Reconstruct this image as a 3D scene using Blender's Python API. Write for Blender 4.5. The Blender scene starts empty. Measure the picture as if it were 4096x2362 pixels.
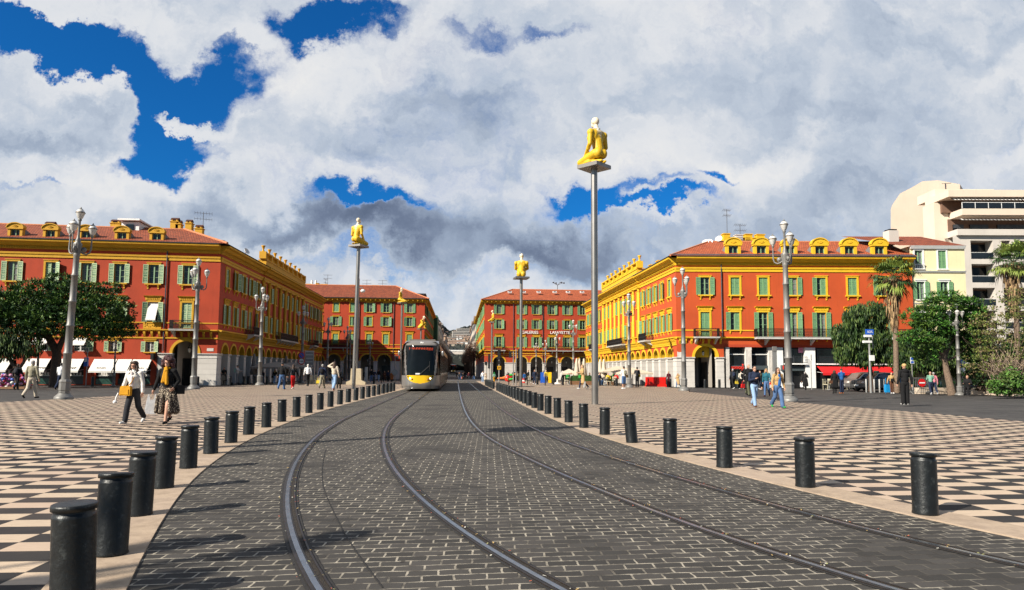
import bpy, bmesh, math, random
import numpy as np
from mathutils import Vector, Matrix, noise
R = math.radians
sc = bpy.context.scene
COL = sc.collection
random.seed(7)

# ------------------------------------------------------------------ camera
CH = 1.36
YAW, PITCH, ROLL = R(4.447), R(4.57), .006
FPX = 2731.0
cam_d = bpy.data.cameras.new('camera'); cam = bpy.data.objects.new('camera', cam_d); COL.objects.link(cam)
cam_d.sensor_width = 36; cam_d.lens = 36 * FPX / 4096; cam_d.shift_y = 89 / 4096
cam_d.clip_start = .05; cam_d.clip_end = 20000
Fw = Vector((math.sin(YAW) * math.cos(PITCH), math.cos(YAW) * math.cos(PITCH), math.sin(PITCH)))
Rt = Vector((math.cos(YAW), -math.sin(YAW), 0)); Up = Rt.cross(Fw)
r2 = Rt * math.cos(ROLL) + Up * math.sin(ROLL)
u2 = -Rt * math.sin(ROLL) + Up * math.cos(ROLL)
cam.matrix_world = Matrix(((r2.x, u2.x, -Fw.x, 0), (r2.y, u2.y, -Fw.y, 0), (r2.z, u2.z, -Fw.z, CH), (0, 0, 0, 1)))
sc.camera = cam

# ------------------------------------------------------------------ sky and sun
SUN_EL, SUN_AZ = R(35), math.atan2(-.83, -.55)      # sun stands behind and to the left of the camera
w = bpy.data.worlds.new('World'); sc.world = w; w.use_nodes = True
NT = w.node_tree; NT.nodes.clear()
def ray(px, py):
    a, b = px - 2048, py - 1270
    c, s = math.cos(ROLL), math.sin(ROLL)
    return Fw + Rt * ((a * c + b * s) / FPX) - Up * ((-a * s + b * c) / FPX)
class NB:
    def __init__(s, nt): s.nt = nt
    def n(s, t, **k):
        q = s.nt.nodes.new(t)
        for a, b in k.items(): setattr(q, a, b)
        return q
    def l(s, a, b): s.nt.links.new(a, b)
    def val(s, sock, v):
        if isinstance(v, (int, float, tuple, list)): sock.default_value = v
        else: s.l(v, sock)
    def m(s, op, a, b=0.0, c=0.0, clamp=False):
        q = s.n('ShaderNodeMath', operation=op, use_clamp=clamp)
        s.val(q.inputs[0], a); s.val(q.inputs[1], b)
        if op in ('MULTIPLY_ADD', 'SMOOTH_MIN', 'WRAP', 'COMPARE'): s.val(q.inputs[2], c)
        return q.outputs[0]
    def v(s, op, a, b=(0, 0, 0)):
        q = s.n('ShaderNodeVectorMath', operation=op)
        s.val(q.inputs[0], a); s.val(q.inputs[1], b)
        return q.outputs['Value'] if op in ('LENGTH', 'DOT_PRODUCT') else q.outputs[0]
    def noise(s, vec, scale, detail=4, rough=.5, dist=0, dim='3D'):
        q = s.n('ShaderNodeTexNoise', noise_dimensions=dim)
        if vec is not None: s.l(vec, q.inputs['Vector'])
        q.inputs['Scale'].default_value = scale; q.inputs['Detail'].default_value = detail
        q.inputs['Roughness'].default_value = rough; q.inputs['Distortion'].default_value = dist
        return q
    def mr(s, v, a, b, c=0, d=1, smooth=True):
        q = s.n('ShaderNodeMapRange', interpolation_type='SMOOTHSTEP' if smooth else 'LINEAR')
        s.val(q.inputs[0], v)
        for i, x in zip((1, 2, 3, 4), (a, b, c, d)): s.val(q.inputs[i], x)
        return q.outputs[0]
    def mix(s, f, a, b, mode='MIX'):
        q = s.n('ShaderNodeMix', data_type='RGBA', blend_type=mode)
        s.val(q.inputs[0], f)
        for i, x in ((6, a), (7, b)):
            if isinstance(x, (tuple, list)): q.inputs[i].default_value = tuple(x) + (1,) * (4 - len(x))
            else: s.l(x, q.inputs[i])
        return q.outputs[2]
    def xyz(s, x, y, z=0.0):
        q = s.n('ShaderNodeCombineXYZ')
        for i, a in enumerate((x, y, z)): s.val(q.inputs[i], a)
        return q.outputs[0]
B = NB(NT)
sky = B.n('ShaderNodeTexSky', sky_type='NISHITA', sun_disc=False, sun_elevation=SUN_EL,
          sun_rotation=math.atan2(-.83, -.55), air_density=1.0, dust_density=.3, ozone_density=2.5)
tc = B.n('ShaderNodeTexCoord'); dirv = tc.outputs['Generated']
sx = B.n('ShaderNodeSeparateXYZ'); B.l(dirv, sx.inputs[0])
ya = B.m('MAXIMUM', B.m('ABSOLUTE', sx.outputs[1]), .12)
U = B.m('DIVIDE', sx.outputs[0], ya); V = B.m('DIVIDE', sx.outputs[2], ya)
uv = B.xyz(U, V, B.m('MULTIPLY', B.m('SIGN', sx.outputs[1]), 3))
def scaled(v, s):
    o = B.v('SCALE', v); NT.nodes[-1].inputs['Scale'].default_value = s; return o
warp = B.noise(uv, 6.5, 7, .64).outputs['Color']
w3 = scaled(B.v('SUBTRACT', warp, (.5, .5, .5)), .23)
uvw = B.v('ADD', uv, w3)
k = 4096 / 2525
def blob(cx, cy, rx, ry, amp, rot=0):
    d = ray(cx * k, cy * k); c = (d.x / d.y, d.z / d.y, 3)
    q = B.n('ShaderNodeMapping', vector_type='TEXTURE'); B.l(uvw, q.inputs[0])
    q.inputs['Location'].default_value = c; q.inputs['Rotation'].default_value = (0, 0, R(-rot))
    q.inputs['Scale'].default_value = (rx * k / FPX, ry * k / FPX, 1)
    return B.mr(B.v('LENGTH', q.outputs[0]), 1.55, .15, 0, amp)
def total(L):
    o = None
    for a in L:
        b = blob(*a); o = b if o is None else B.m('ADD', o, b)
    return o
# gaps of blue between the clouds, and the clouds that stand in front of them
holes = total([(150, 105, 210, 75, 1.0, 10), (330, 190, 130, 80, .9), (480, 235, 120, 75, 1.0, 0), (400, 350, 120, 75, 1.0), (400, 415, 130, 42, .9), (20, 25, 50, 40, .5),
               (800, 60, 135, 52, .9, 0), (680, 90, 110, 34, .5), (560, 150, 80, 40, .5), (895, 500, 130, 28, .8), (1425, 508, 85, 34, .85), (1600, 526, 150, 18, .7, -3), (1560, 480, 120, 16, .35), (1225, 80, 95, 34, .38), (1390, 95, 70, 24, .35),
               (20, 270, 90, 30, .45), (1745, 455, 55, 18, .6), (820, 640, 150, 20, .25), (380, 290, 60, 40, .5), (70, 475, 60, 14, .35), (970, 60, 60, 20, .3)])
fills = total([(1150, 590, 330, 50, .8, 3), (170, 230, 170, 66, 1.7, 14), (130, 320, 210, 60, 1.6, 8), (105, 22, 130, 24, 1.0, 14), (520, 320, 150, 20, 1.5, 10), (50, 410, 140, 50, 1.3), (470, 50, 210, 42, 1.1, 8)])
n1 = B.noise(uvw, 1.7, 6, .55).outputs[0]
dens = B.m('ADD', B.m('MULTIPLY', B.m('SUBTRACT', n1, .5), 1.1), .74)
dens = B.m('ADD', B.m('SUBTRACT', dens, B.m('MULTIPLY', holes, 1.35)), fills)
ra0 = B.noise(uvw, 9, 6, .68).outputs[0]
back = B.mr(sx.outputs[1], -.15, .1, .85, 0)          # the sun's side of the sky, behind the viewer, is mostly clear
dens = B.m('SUBTRACT', dens, back)
cover = B.mr(B.m('ADD', dens, B.m('MULTIPLY', B.m('SUBTRACT', ra0, .5), .9)), -.02, .74)
darks = total([(1180, 595, 400, 75, .66, 3), (1000, 520, 260, 60, .45), (1420, 640, 190, 45, .6), (840, 560, 200, 50, .5), (1750, 580, 300, 45, .40), (1650, 200, 500, 150, .22), (2150, 330, 420, 180, .30), (1120, 260, 150, 90, .40), (1850, 500, 400, 40, .25),
               (600, 560, 260, 45, .45), (130, 350, 150, 35, .40), (1300, 440, 300, 60, .2), (240, 290, 70, 40, .2), (2350, 120, 300, 100, .22), (780, 330, 240, 60, .25), (1330, 350, 180, 45, .2)])
lights = total([(170, 190, 130, 45, .35), (690, 200, 180, 90, .35), (1500, 420, 260, 40, .25), (800, 440, 260, 55, .30), (1240, 655, 110, 22, .45), (250, 470, 190, 24, .30), (1650, 560, 90, 14, .2), (500, 320, 130, 18, .35), (450, 60, 190, 34, .3), (900, 120, 200, 60, .2), (640, 690, 300, 40, .2), (1050, 450, 200, 40, .15)])
st = B.n('ShaderNodeMapping'); B.l(uvw, st.inputs[0]); st.inputs['Scale'].default_value = (1, 1.5, 1)
pa = st.outputs[0]
ra = B.noise(pa, 3.4, 8, .58, .2).outputs[0]
rb = B.noise(B.v('ADD', pa, (-.022, .050, 0)), 3.4, 4, .55, .2).outputs[0]
relief = B.m('MULTIPLY', B.m('SUBTRACT', rb, ra), 2.3)     # sunlit shoulders and shaded undersides
big = B.m('MULTIPLY', B.m('SUBTRACT', B.noise(uv, 2.2, 5, .5).outputs[0], .5), 1.25)
sh = B.m('ADD', B.m('ADD', relief, B.m('ADD', big, -.13)), B.m('SUBTRACT', B.m('MULTIPLY', darks, .95), B.m('MULTIPLY', lights, .8)))
rc = B.n('ShaderNodeValToRGB'); B.l(B.mr(sh, -.70, 1.40, smooth=False), rc.inputs[0])
el = rc.color_ramp.elements
el[0].position = 0; el[0].color = (.98, .98, .98, 1); el[1].position = 1; el[1].color = (.10, .14, .225, 1)
for pz, c in ((.22, (.86, .89, .94)), (.40, (.60, .68, .80)), (.58, (.38, .465, .61)), (.80, (.195, .25, .37))):
    e = el.new(pz); e.color = c + (1,)
thick = B.mr(dens, .1, .6)
cl = B.mix(thick, (.80, .85, .92), rc.outputs[0])
tint = B.mix(B.mr(sx.outputs[1], -.3, .3), (.80, .95, 1.05), (.10, .82, 1.60))
skyc = B.mix(1.0, sky.outputs[0], tint, 'MULTIPLY')
skys = scaled(skyc, .085)
mixc = B.mix(cover, skys, cl)
bg = B.n('ShaderNodeBackground'); B.l(mixc, bg.inputs[0]); bg.inputs[1].default_value = .50
w.cycles.sampling_method = 'MANUAL'; w.cycles.sample_map_resolution = 256
ow = B.n('ShaderNodeOutputWorld'); B.l(bg.outputs[0], ow.inputs[0])

sl = bpy.data.lights.new('sun', 'SUN'); so = bpy.data.objects.new('sun', sl); COL.objects.link(so)
sl.energy = 5.0; sl.angle = R(.5); sl.color = (1, .92, .79)
sdir = Vector((.83 * math.cos(SUN_EL), .56 * math.cos(SUN_EL), -math.sin(SUN_EL)))
so.rotation_euler = sdir.to_track_quat('-Z', 'Y').to_euler(); so.location = (-40, -30, 60)
sc.view_settings.view_transform = 'Standard'; sc.view_settings.look = 'None'
sc.view_settings.exposure = .76; sc.view_settings.gamma = 1
sc.render.engine = 'CYCLES'
sc.cycles.max_bounces = 6; sc.cycles.diffuse_bounces = 2; sc.cycles.glossy_bounces = 3

# ------------------------------------------------------------------ reading positions off the photograph's own survey (4096 px wide)
CAM = Vector((0, 0, CH))
def G(px, py, z=0):
    d = ray(px, py); return CAM + d * ((z - CH) / d.z)
def AY(px, py, Y):
    d = ray(px, py); return CAM + d * (Y / d.y)
def AX(px, py, X):
    d = ray(px, py); return CAM + d * (X / d.x)
def Q(x, y, z=0): return G(x * k, y * k, z)          # the same, from a 2525 px wide reading

# ------------------------------------------------------------------ materials
MATS = {}
def mat(name, col, rough=.7, metal=0, var=.12, scale=3.0, bump=0.0, bscale=30, spec=.5, streak=0, emit=0, dirt=0, dcol=(.1, .09, .08)):
    if name in MATS: return MATS[name]
    m = bpy.data.materials.new(name); m.use_nodes = True; MATS[name] = m
    nt = m.node_tree; b = NB(nt); p = nt.nodes['Principled BSDF']
    p.inputs['Roughness'].default_value = rough; p.inputs['Metallic'].default_value = metal
    p.inputs['Specular IOR Level'].default_value = spec
    m.diffuse_color = tuple(col) + (1,)
    t = b.n('ShaderNodeTexCoord'); oc = t.outputs['Object']
    c = None
    if var:
        n = b.noise(oc, scale, 5, .6).outputs[0]
        f = b.mr(n, .3, .7, 1 - var, 1 + var, False)
        c = b.v('SCALE', tuple(col)); nt.nodes[-1].inputs['Scale'].default_value = 1
        b.l(f, nt.nodes[-1].inputs['Scale'])
    if streak:
        sep = b.n('ShaderNodeMapping'); b.l(oc, sep.inputs[0]); sep.inputs['Scale'].default_value = (1.6, 1.6, .12)
        n = b.noise(sep.outputs[0], 3, 6, .65).outputs[0]
        c = b.mix(b.mr(n, .52, .78, 0, streak), c, tuple(x * .45 for x in col))
    if dirt:
        n = b.noise(oc, scale * 4, 7, .7).outputs[0]
        c = b.mix(b.mr(n, .55, .72, 0, dirt), c if c is not None else tuple(col), dcol)
    if c is None: p.inputs['Base Color'].default_value = tuple(col) + (1,)
    else: b.l(c, p.inputs['Base Color'])
    if bump:
        bn = b.n('ShaderNodeBump'); bn.inputs['Strength'].default_value = bump; bn.inputs['Distance'].default_value = .02
        b.l(b.noise(oc, bscale, 5, .65).outputs[0], bn.inputs['Height']); b.l(bn.outputs[0], p.inputs['Normal'])
    if emit:
        p.inputs['Emission Color'].default_value = tuple(col) + (1,); p.inputs['Emission Strength'].default_value = emit
    return m

# ------------------------------------------------------------------ mesh builder
class MB:
    def __init__(s, M=None): s.v = []; s.f = []; s.mi = []; s.ms = []; s.sm = []; s.M = M
    def slot(s, m):
        if m not in s.ms: s.ms.append(m)
        return s.ms.index(m)
    def add(s, vs, fs, m, smooth=False, M=None):
        o = len(s.v); i = s.slot(m); M = M or s.M
        for p in vs: s.v.append(tuple(M @ Vector(p)) if M is not None else tuple(p))
        for f in fs: s.f.append(tuple(a + o for a in f)); s.mi.append(i); s.sm.append(smooth)
    def box(s, x0, x1, y0, y1, z0, z1, m, M=None):
        s.add([(x0, y0, z0), (x1, y0, z0), (x1, y1, z0), (x0, y1, z0), (x0, y0, z1), (x1, y0, z1), (x1, y1, z1), (x0, y1, z1)],
              [(0, 3, 2, 1), (4, 5, 6, 7), (0, 1, 5, 4), (1, 2, 6, 5), (2, 3, 7, 6), (3, 0, 4, 7)], m, M=M)
    def quad(s, a, b, c, d, m): s.add([a, b, c, d], [(0, 1, 2, 3)], m)
    def poly(s, pts, m): s.add(pts, [tuple(range(len(pts)))], m)
    def prism(s, prof, x0, x1, m, axis='x'):
        """profile of (a,b) pairs swept along an axis: x -> (y,z), y -> (x,z), z -> (x,y)"""
        n = len(prof); P = []
        for t in (x0, x1):
            for a, b in prof: P.append((t, a, b) if axis == 'x' else (a, t, b) if axis == 'y' else (a, b, t))
        s.add(P, [tuple(range(n))[::-1], tuple(range(n, 2 * n))] + [(i, (i + 1) % n, n + (i + 1) % n, n + i) for i in range(n)], m)
    def lathe(s, prof, m, seg=16, c=(0, 0, 0), M=None, smooth=True, ribs=0):
        P = []; F = []
        for r, z in prof:
            for i in range(seg):
                a = 2 * math.pi * i / seg; rr = r * (1 - (ribs if i % 2 else 0))
                P.append((c[0] + rr * math.cos(a), c[1] + rr * math.sin(a), c[2] + z))
        for j in range(len(prof) - 1):
            for i in range(seg):
                F.append((j * seg + i, j * seg + (i + 1) % seg, (j + 1) * seg + (i + 1) % seg, (j + 1) * seg + i))
        s.add(P, F, m, smooth, M)
        s.add(P[-seg:], [tuple(range(seg))], m, False, M); s.add(P[:seg], [tuple(range(seg))[::-1]], m, False, M)
    def tube(s, pts, rad, m, seg=8, caps=True):
        pts = [Vector(p) for p in pts]; n = len(pts)
        rr = rad if isinstance(rad, (list, tuple)) else [rad] * n
        P = []; F = []
        ref = None
        for i, p in enumerate(pts):
            d = (pts[min(i + 1, n - 1)] - pts[max(i - 1, 0)]).normalized()
            if ref is None: ref = Vector((0, 0, 1)) if abs(d.z) < .9 else Vector((1, 0, 0))
            a = d.cross(ref).normalized() if d.cross(ref).length > 1e-5 else d.orthogonal().normalized()
            b = a.cross(d); ref = b
            for j in range(seg):
                t = 2 * math.pi * j / seg; P.append(p + (a * math.cos(t) + b * math.sin(t)) * rr[i])
        for i in range(n - 1):
            for j in range(seg): F.append((i * seg + j, i * seg + (j + 1) % seg, (i + 1) * seg + (j + 1) % seg, (i + 1) * seg + j))
        s.add(P, F, m, True)
        if caps: s.add(P[:seg], [tuple(range(seg))], m); s.add(P[-seg:], [tuple(range(seg))[::-1]], m)
    def ball(s, c, r, m, seg=12, rings=8, M=None):
        r = r if isinstance(r, (tuple, list)) else (r, r, r); P = [(c[0], c[1], c[2] - r[2])]; F = []
        for i in range(1, rings):
            t = math.pi * i / rings
            for j in range(seg):
                a = 2 * math.pi * j / seg
                P.append((c[0] + r[0] * math.sin(t) * math.cos(a), c[1] + r[1] * math.sin(t) * math.sin(a), c[2] - r[2] * math.cos(t)))
        P.append((c[0], c[1], c[2] + r[2])); L = len(P) - 1
        for j in range(seg):
            F.append((0, 1 + (j + 1) % seg, 1 + j)); F.append((L, L - seg + j, L - seg + (j + 1) % seg))
            for i in range(rings - 2):
                o = 1 + i * seg; F.append((o + j, o + (j + 1) % seg, o + seg + (j + 1) % seg, o + seg + j))
        s.add(P, F, m, True, M)
    def mesh(s, name, fix=True, bevel=0):
        me = bpy.data.meshes.new(name); me.from_pydata(s.v, [], s.f)
        for m in s.ms: me.materials.append(m)
        me.polygons.foreach_set('material_index', s.mi); me.polygons.foreach_set('use_smooth', s.sm)
        if fix and len(s.f) < 40000:
            b = bmesh.new(); b.from_mesh(me); bmesh.ops.recalc_face_normals(b, faces=b.faces); b.to_mesh(me); b.free()
        me.update(); return me
    def obj(s, name, parent=None, M=None, **kw):
        me = s.mesh(name); return mk(name, me, parent, M, **kw)
def mk(name, me, parent=None, M=None, **kw):
    o = bpy.data.objects.new(name, me); COL.objects.link(o)
    if parent is not None: o.parent = parent
    if M is not None: o.matrix_local = M
    tag(o, **kw); return o
def tag(o, label=None, cat=None, group=None, kind=None):
    if label: o['label'] = label
    if cat: o['category'] = cat
    if group: o['group'] = group
    if kind: o['kind'] = kind
def thing(name, loc, label, cat, group=None, rz=0, kind=None):
    o = bpy.data.objects.new(name, None); COL.objects.link(o); o.location = loc; o.rotation_euler = (0, 0, rz)
    o.empty_display_size = .3; tag(o, label, cat, group, kind); return o
def copy_tree(o, parent=None):
    c = o.copy(); COL.objects.link(c)
    if parent is not None: c.parent = parent
    for ch in list(o.children): copy_tree(ch, c)
    return c
FONT = None
def text_mesh(txt, size, m, depth=.02, shear=0, bold=0, width=1.0):
    cu = bpy.data.curves.new('lettering', 'FONT'); cu.body = txt; cu.size = size; cu.extrude = depth; cu.shear = shear
    cu.align_x = 'CENTER'; cu.align_y = 'CENTER'; cu.offset = bold; cu.space_character = width
    t = bpy.data.objects.new('tmp', cu); COL.objects.link(t)
    bpy.context.view_layer.update()
    me = bpy.data.meshes.new_from_object(t.evaluated_get(bpy.context.evaluated_depsgraph_get()))
    bpy.data.objects.remove(t); bpy.data.curves.remove(cu)
    me.materials.clear(); me.materials.append(m); me.name = 'lettering'; return me
def ORD(i): return ['first', 'second', 'third', 'fourth', 'fifth', 'sixth', 'seventh', 'eighth', 'ninth', 'tenth', 'eleventh', 'twelfth', 'thirteenth', 'fourteenth', 'fifteenth', 'sixteenth', 'seventeenth', 'eighteenth', 'nineteenth', 'twentieth', 'twenty-first', 'twenty-second', 'twenty-third', 'twenty-fourth', 'twenty-fifth', 'twenty-sixth', 'twenty-seventh', 'twenty-eighth', 'twenty-ninth', 'thirtieth', 'thirty-first', 'thirty-second', 'thirty-third', 'thirty-fourth', 'thirty-fifth', 'thirty-sixth', 'thirty-seventh', 'thirty-eighth', 'thirty-ninth', 'fortieth'][i]
# ------------------------------------------------------------------ ground, paving, road, rails
def ground_mat(name, kind):
    m = bpy.data.materials.new(name); m.use_nodes = True; nt = m.node_tree; b = NB(nt); p = nt.nodes['Principled BSDF']
    t = b.n('ShaderNodeTexCoord'); oc = t.outputs['Object']
    big = b.noise(oc, .35, 5, .6).outputs[0]; fine = b.noise(oc, 38, 6, .7).outputs[0]; mid = b.noise(oc, 5, 6, .65).outputs[0]
    if kind == 'tiles':
        s = b.n('ShaderNodeSeparateXYZ'); b.l(oc, s.inputs[0])
        a = b.m('DIVIDE', b.m('ADD', s.outputs[0], .13), .55); c = b.m('DIVIDE', b.m('ADD', s.outputs[1], .1), .28)
        ia = b.m('FLOOR', a); ic = b.m('FLOOR', c)
        par = b.m('MODULO', b.m('ABSOLUTE', b.m('ADD', ia, ic)), 2)
        par = b.m('GREATER_THAN', par, .5)
        wn = b.n('ShaderNodeTexWhiteNoise', noise_dimensions='2D'); b.l(b.xyz(ia, ic), wn.inputs['Vector']); rnd = wn.outputs['Value']
        st = b.n('ShaderNodeMapping'); b.l(oc, st.inputs[0]); st.inputs['Scale'].default_value = (2, 14, 1)
        vein = b.noise(st.outputs[0], 3, 6, .7).outputs[0]
        pale = b.mix(b.mr(vein, .35, .7), (.55, .44, .325), (.42, .33, .24))
        pale = b.mix(b.mr(rnd, .0, 1, 0, .5, False), pale, (.40, .28, .23))
        dark = b.mix(b.mr(rnd, 0, 1, 0, .8, False), (.026, .025, .025), (.045, .041, .040))
        dark = b.mix(b.mr(mid, .5, .8, 0, .35), dark, (.075, .066, .06))
        c0 = b.mix(par, pale, dark)
        fa = b.m('ABSOLUTE', b.m('SUBTRACT', b.m('FRACT', a), .5)); fc = b.m('ABSOLUTE', b.m('SUBTRACT', b.m('FRACT', c), .5))
        j = b.m('MAXIMUM', b.m('GREATER_THAN', fa, .4925), b.m('GREATER_THAN', fc, .488))
        c0 = b.mix(b.m('MULTIPLY', j, .8), c0, (.03, .027, .024))
        c0 = b.mix(b.mr(big, .45, .75, 0, .28), c0, (.20, .14, .12)); c0 = b.mix(b.mr(fine, .62, .8, 0, .25), c0, (.3, .26, .22))
        ft = b.m('MULTIPLY', b.mr(b.noise(oc, 9, 3, .5).outputs[0], .70, .72), .8); c0 = b.mix(ft, c0, (.05, .045, .04))
        ro = b.mr(rnd, 0, 1, .55, .8, False); bh = b.m('ADD', b.m('MULTIPLY', fine, .3), b.m('MULTIPLY', j, -1.0)); bs = .3
    elif kind == 'cobble':
        w = b.noise(oc, 1.3, 3, .5).outputs['Color']
        wv = b.v('SCALE', b.v('SUBTRACT', w, (.5, .5, .5))); nt.nodes[-1].inputs['Scale'].default_value = .05
        w2 = b.noise(oc, 9, 3, .5).outputs['Color']; wv2 = b.v('SCALE', b.v('SUBTRACT', w2, (.5, .5, .5))); nt.nodes[-1].inputs['Scale'].default_value = .026
        rot = b.n('ShaderNodeMapping'); b.l(b.v('ADD', b.v('ADD', oc, wv), wv2), rot.inputs[0]); rot.inputs['Rotation'].default_value = (0, 0, R(2.5))
        # the courses lean with the bend of the track towards the viewer
        s = b.n('ShaderNodeSeparateXYZ'); b.l(rot.outputs[0], s.inputs[0])
        bend = b.m('MULTIPLY', b.m('MULTIPLY', s.outputs[0], -.10), b.mr(s.outputs[1], 14, 4, 0, 1))
        vec = b.xyz(s.outputs[0], b.m('ADD', s.outputs[1], bend), 0)
        br = b.n('ShaderNodeTexBrick'); b.l(vec, br.inputs['Vector'])
        br.inputs['Scale'].default_value = 1; br.inputs['Brick Width'].default_value = .215; br.inputs['Row Height'].default_value = .125
        br.inputs['Mortar Size'].default_value = .0085; br.inputs['Mortar Smooth'].default_value = .25; br.offset = .5
        br.inputs['Color1'].default_value = (.042, .040, .038, 1); br.inputs['Color2'].default_value = (.070, .065, .061, 1)
        br.inputs['Mortar'].default_value = (.30, .255, .205, 1); br.inputs['Bias'].default_value = -.1
        f = br.outputs['Fac']
        worn = b.mr(b.noise(oc, .7, 4, .6).outputs[0], .34, .50, .25, 1)
        worn2 = b.mr(b.noise(oc, 6, 4, .65).outputs[0], .36, .60, .12, 1)
        blk = b.mix(f, br.outputs['Color'], (.042, .038, .036))
        c0 = b.mix(b.m('MULTIPLY', b.m('MULTIPLY', f, worn), worn2), blk, (.36, .325, .265))
        c0 = b.mix(b.m('MULTIPLY', f, b.m('SUBTRACT', .55, b.m('MULTIPLY', worn, .55))), c0, (.028, .026, .024))
        c0 = b.mix(b.mr(mid, .45, .8, 0, .3), c0, (.040, .036, .033)); c0 = b.mix(b.mr(fine, .58, .78, 0, .35), c0, (.13, .115, .10))
        c0 = b.mix(b.m('MULTIPLY', b.mr(big, .5, .72), .18), c0, (.12, .105, .088))
        ft = b.m('MULTIPLY', b.mr(b.noise(oc, 6, 2, .5).outputs[0], .72, .75), .7); c0 = b.mix(ft, c0, (.018, .016, .015))
        ro = b.mr(mid, .3, .7, .7, .9, False); bh = b.m('ADD', b.m('MULTIPLY', fine, .4), b.m('MULTIPLY', f, -1.3)); bs = .55
    elif kind == 'asphalt':
        c0 = b.mix(b.mr(fine, .3, .7, 0, 1, False), (.040, .038, .038), (.066, .063, .062)); c0 = b.mix(b.mr(big, .4, .7, 0, .6), c0, (.078, .073, .072))
        cr = b.mr(b.noise(oc, .8, 7, .75).outputs[0], .492, .5, 0, .25); c0 = b.mix(cr, c0, (.12, .112, .105))
        ro = .75; bh = fine; bs = .35
    else:   # pale granite edging
        c0 = b.mix(b.mr(mid, .35, .7), (.40, .31, .225), (.27, .205, .15)); c0 = b.mix(b.mr(big, .4, .7, 0, .5), c0, (.42, .33, .27))
        c0 = b.mix(b.mr(fine, .6, .75, 0, .5), c0, (.19, .145, .11)); ro = .7; bh = fine; bs = .3
    b.l(c0, p.inputs['Base Color'])
    if isinstance(ro, float): p.inputs['Roughness'].default_value = ro
    else: b.l(ro, p.inputs['Roughness'])
    p.inputs['Specular IOR Level'].default_value = .10
    bn = b.n('ShaderNodeBump'); bn.inputs['Strength'].default_value = bs; bn.inputs['Distance'].default_value = .012
    b.l(bh, bn.inputs['Height']); b.l(bn.outputs[0], p.inputs['Normal'])
    return m
M_TILE, M_COB, M_ASP, M_KERB = ground_mat('checker_paving', 'tiles'), ground_mat('granite_setts', 'cobble'), ground_mat('asphalt', 'asphalt'), ground_mat('kerb_stone', 'kerb')

ZP = .0   # plaza level
# ground sheet
g = MB(); N = 40
g.quad((-9000, -200, -.06), (9000, -200, -.06), (9000, 130, -.06), (-9000, 130, -.06), M_ASP)
g.quad((-9000, 130, -.06), (9000, 130, -.06), (9000, 12000, -.06), (-9000, 12000, -.06), M_ASP)
g.obj('ground', kind='structure')

def smooth_curve(P, n=140):
    P = [Vector((a, b, 0)) for a, b in P]
    T = [0]
    for a, b in zip(P[:-1], P[1:]): T.append(T[-1] + (b - a).length)
    P = [P[0] * 2 - P[1]] + P + [P[-1] * 2 - P[-2]]; T = [T[0] - (T[1] - T[0])] + T + [2 * T[-1] - T[-2]]
    out = []
    for q in range(n):
        t = T[1] + (T[-2] - T[1]) * q / (n - 1); i = 1
        while i < len(T) - 3 and T[i + 1] < t: i += 1
        p0, p1, p2, p3 = P[i - 1:i + 3]; t0, t1, t2, t3 = T[i - 1:i + 3]
        A1 = p0 * ((t1 - t) / (t1 - t0)) + p1 * ((t - t0) / (t1 - t0)); A2 = p1 * ((t2 - t) / (t2 - t1)) + p2 * ((t - t1) / (t2 - t1)); A3 = p2 * ((t3 - t) / (t3 - t2)) + p3 * ((t - t2) / (t3 - t2))
        B1 = A1 * ((t2 - t) / (t2 - t0)) + A2 * ((t - t0) / (t2 - t0)); B2 = A2 * ((t3 - t) / (t3 - t1)) + A3 * ((t - t1) / (t3 - t1))
        out.append(B1 * ((t2 - t) / (t2 - t1)) + B2 * ((t - t1) / (t2 - t1)))
    for _ in range(6): out = [out[0]] + [(a + b * 2 + c) / 4 for a, b, c in zip(out[:-2], out[1:-1], out[2:])] + [out[-1]]
    return out
def offs(C, d):
    o = []
    for i, p in enumerate(C):
        t = (C[min(i + 1, len(C) - 1)] - C[max(i - 1, 0)]).normalized(); o.append(p + Vector((t.y, -t.x, 0)) * d)
    return o
def strip(mb, L, Rr, z0, z1, m):
    n = len(L); P = [(p.x, p.y, z0) for p in L] + [(p.x, p.y, z1) for p in Rr]
    mb.add(P, [(i, i + 1, n + i + 1, n + i) for i in range(n - 1)], m)

# bollard rows run along the edge of the road
LB = [(-2.18, 4.2), (-2.53, 5.35), (-2.96, 6.76), (-3.37, 8.27), (-3.71, 9.9), (-4.0, 11.59), (-4.23, 13.3), (-4.40, 14.95), (-4.55, 16.84), (-4.65, 18.68), (-4.72, 20.62), (-4.76, 22.5), (-4.78, 24.4),
      (-4.78, 26.3), (-4.75, 28.2), (-4.72, 30.1), (-4.68, 32.0), (-4.64, 33.9), (-4.60, 35.8), (-4.56, 37.7), (-4.52, 39.6), (-4.48, 41.5), (-4.44, 43.3), (-4.40, 45.1), (-4.36, 47.0)]
RB = [(4.54, 6.43), (4.17, 8.03), (3.84, 9.71), (3.57, 11.38), (3.37, 13.15), (3.20, 14.85), (3.08, 16.68), (3.0, 18.5), (2.96, 20.35), (2.92, 22.2), (2.89, 24.0), (2.87, 25.8)] + [(2.85 - .002 * i, 27.6 + 1.8 * i) for i in range(13)]
RB2 = [(2.75, 54 + 2.0 * i) for i in range(8)]
le = smooth_curve([(-1.35, 1.8), (-1.75, 3.0)] + LB + [(-4.3, 60), (-4.3, 75), (-4.3, 100)], 150)
re = smooth_curve([(6.6, 2.2), (5.8, 3.4), (5.05, 5.0)] + RB + [(2.78, 60), (2.75, 75), (2.8, 100)], 150)
rd = MB()
strip(rd, offs(le, .22), offs(re, -.22), -.004, -.004, M_COB)
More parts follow.
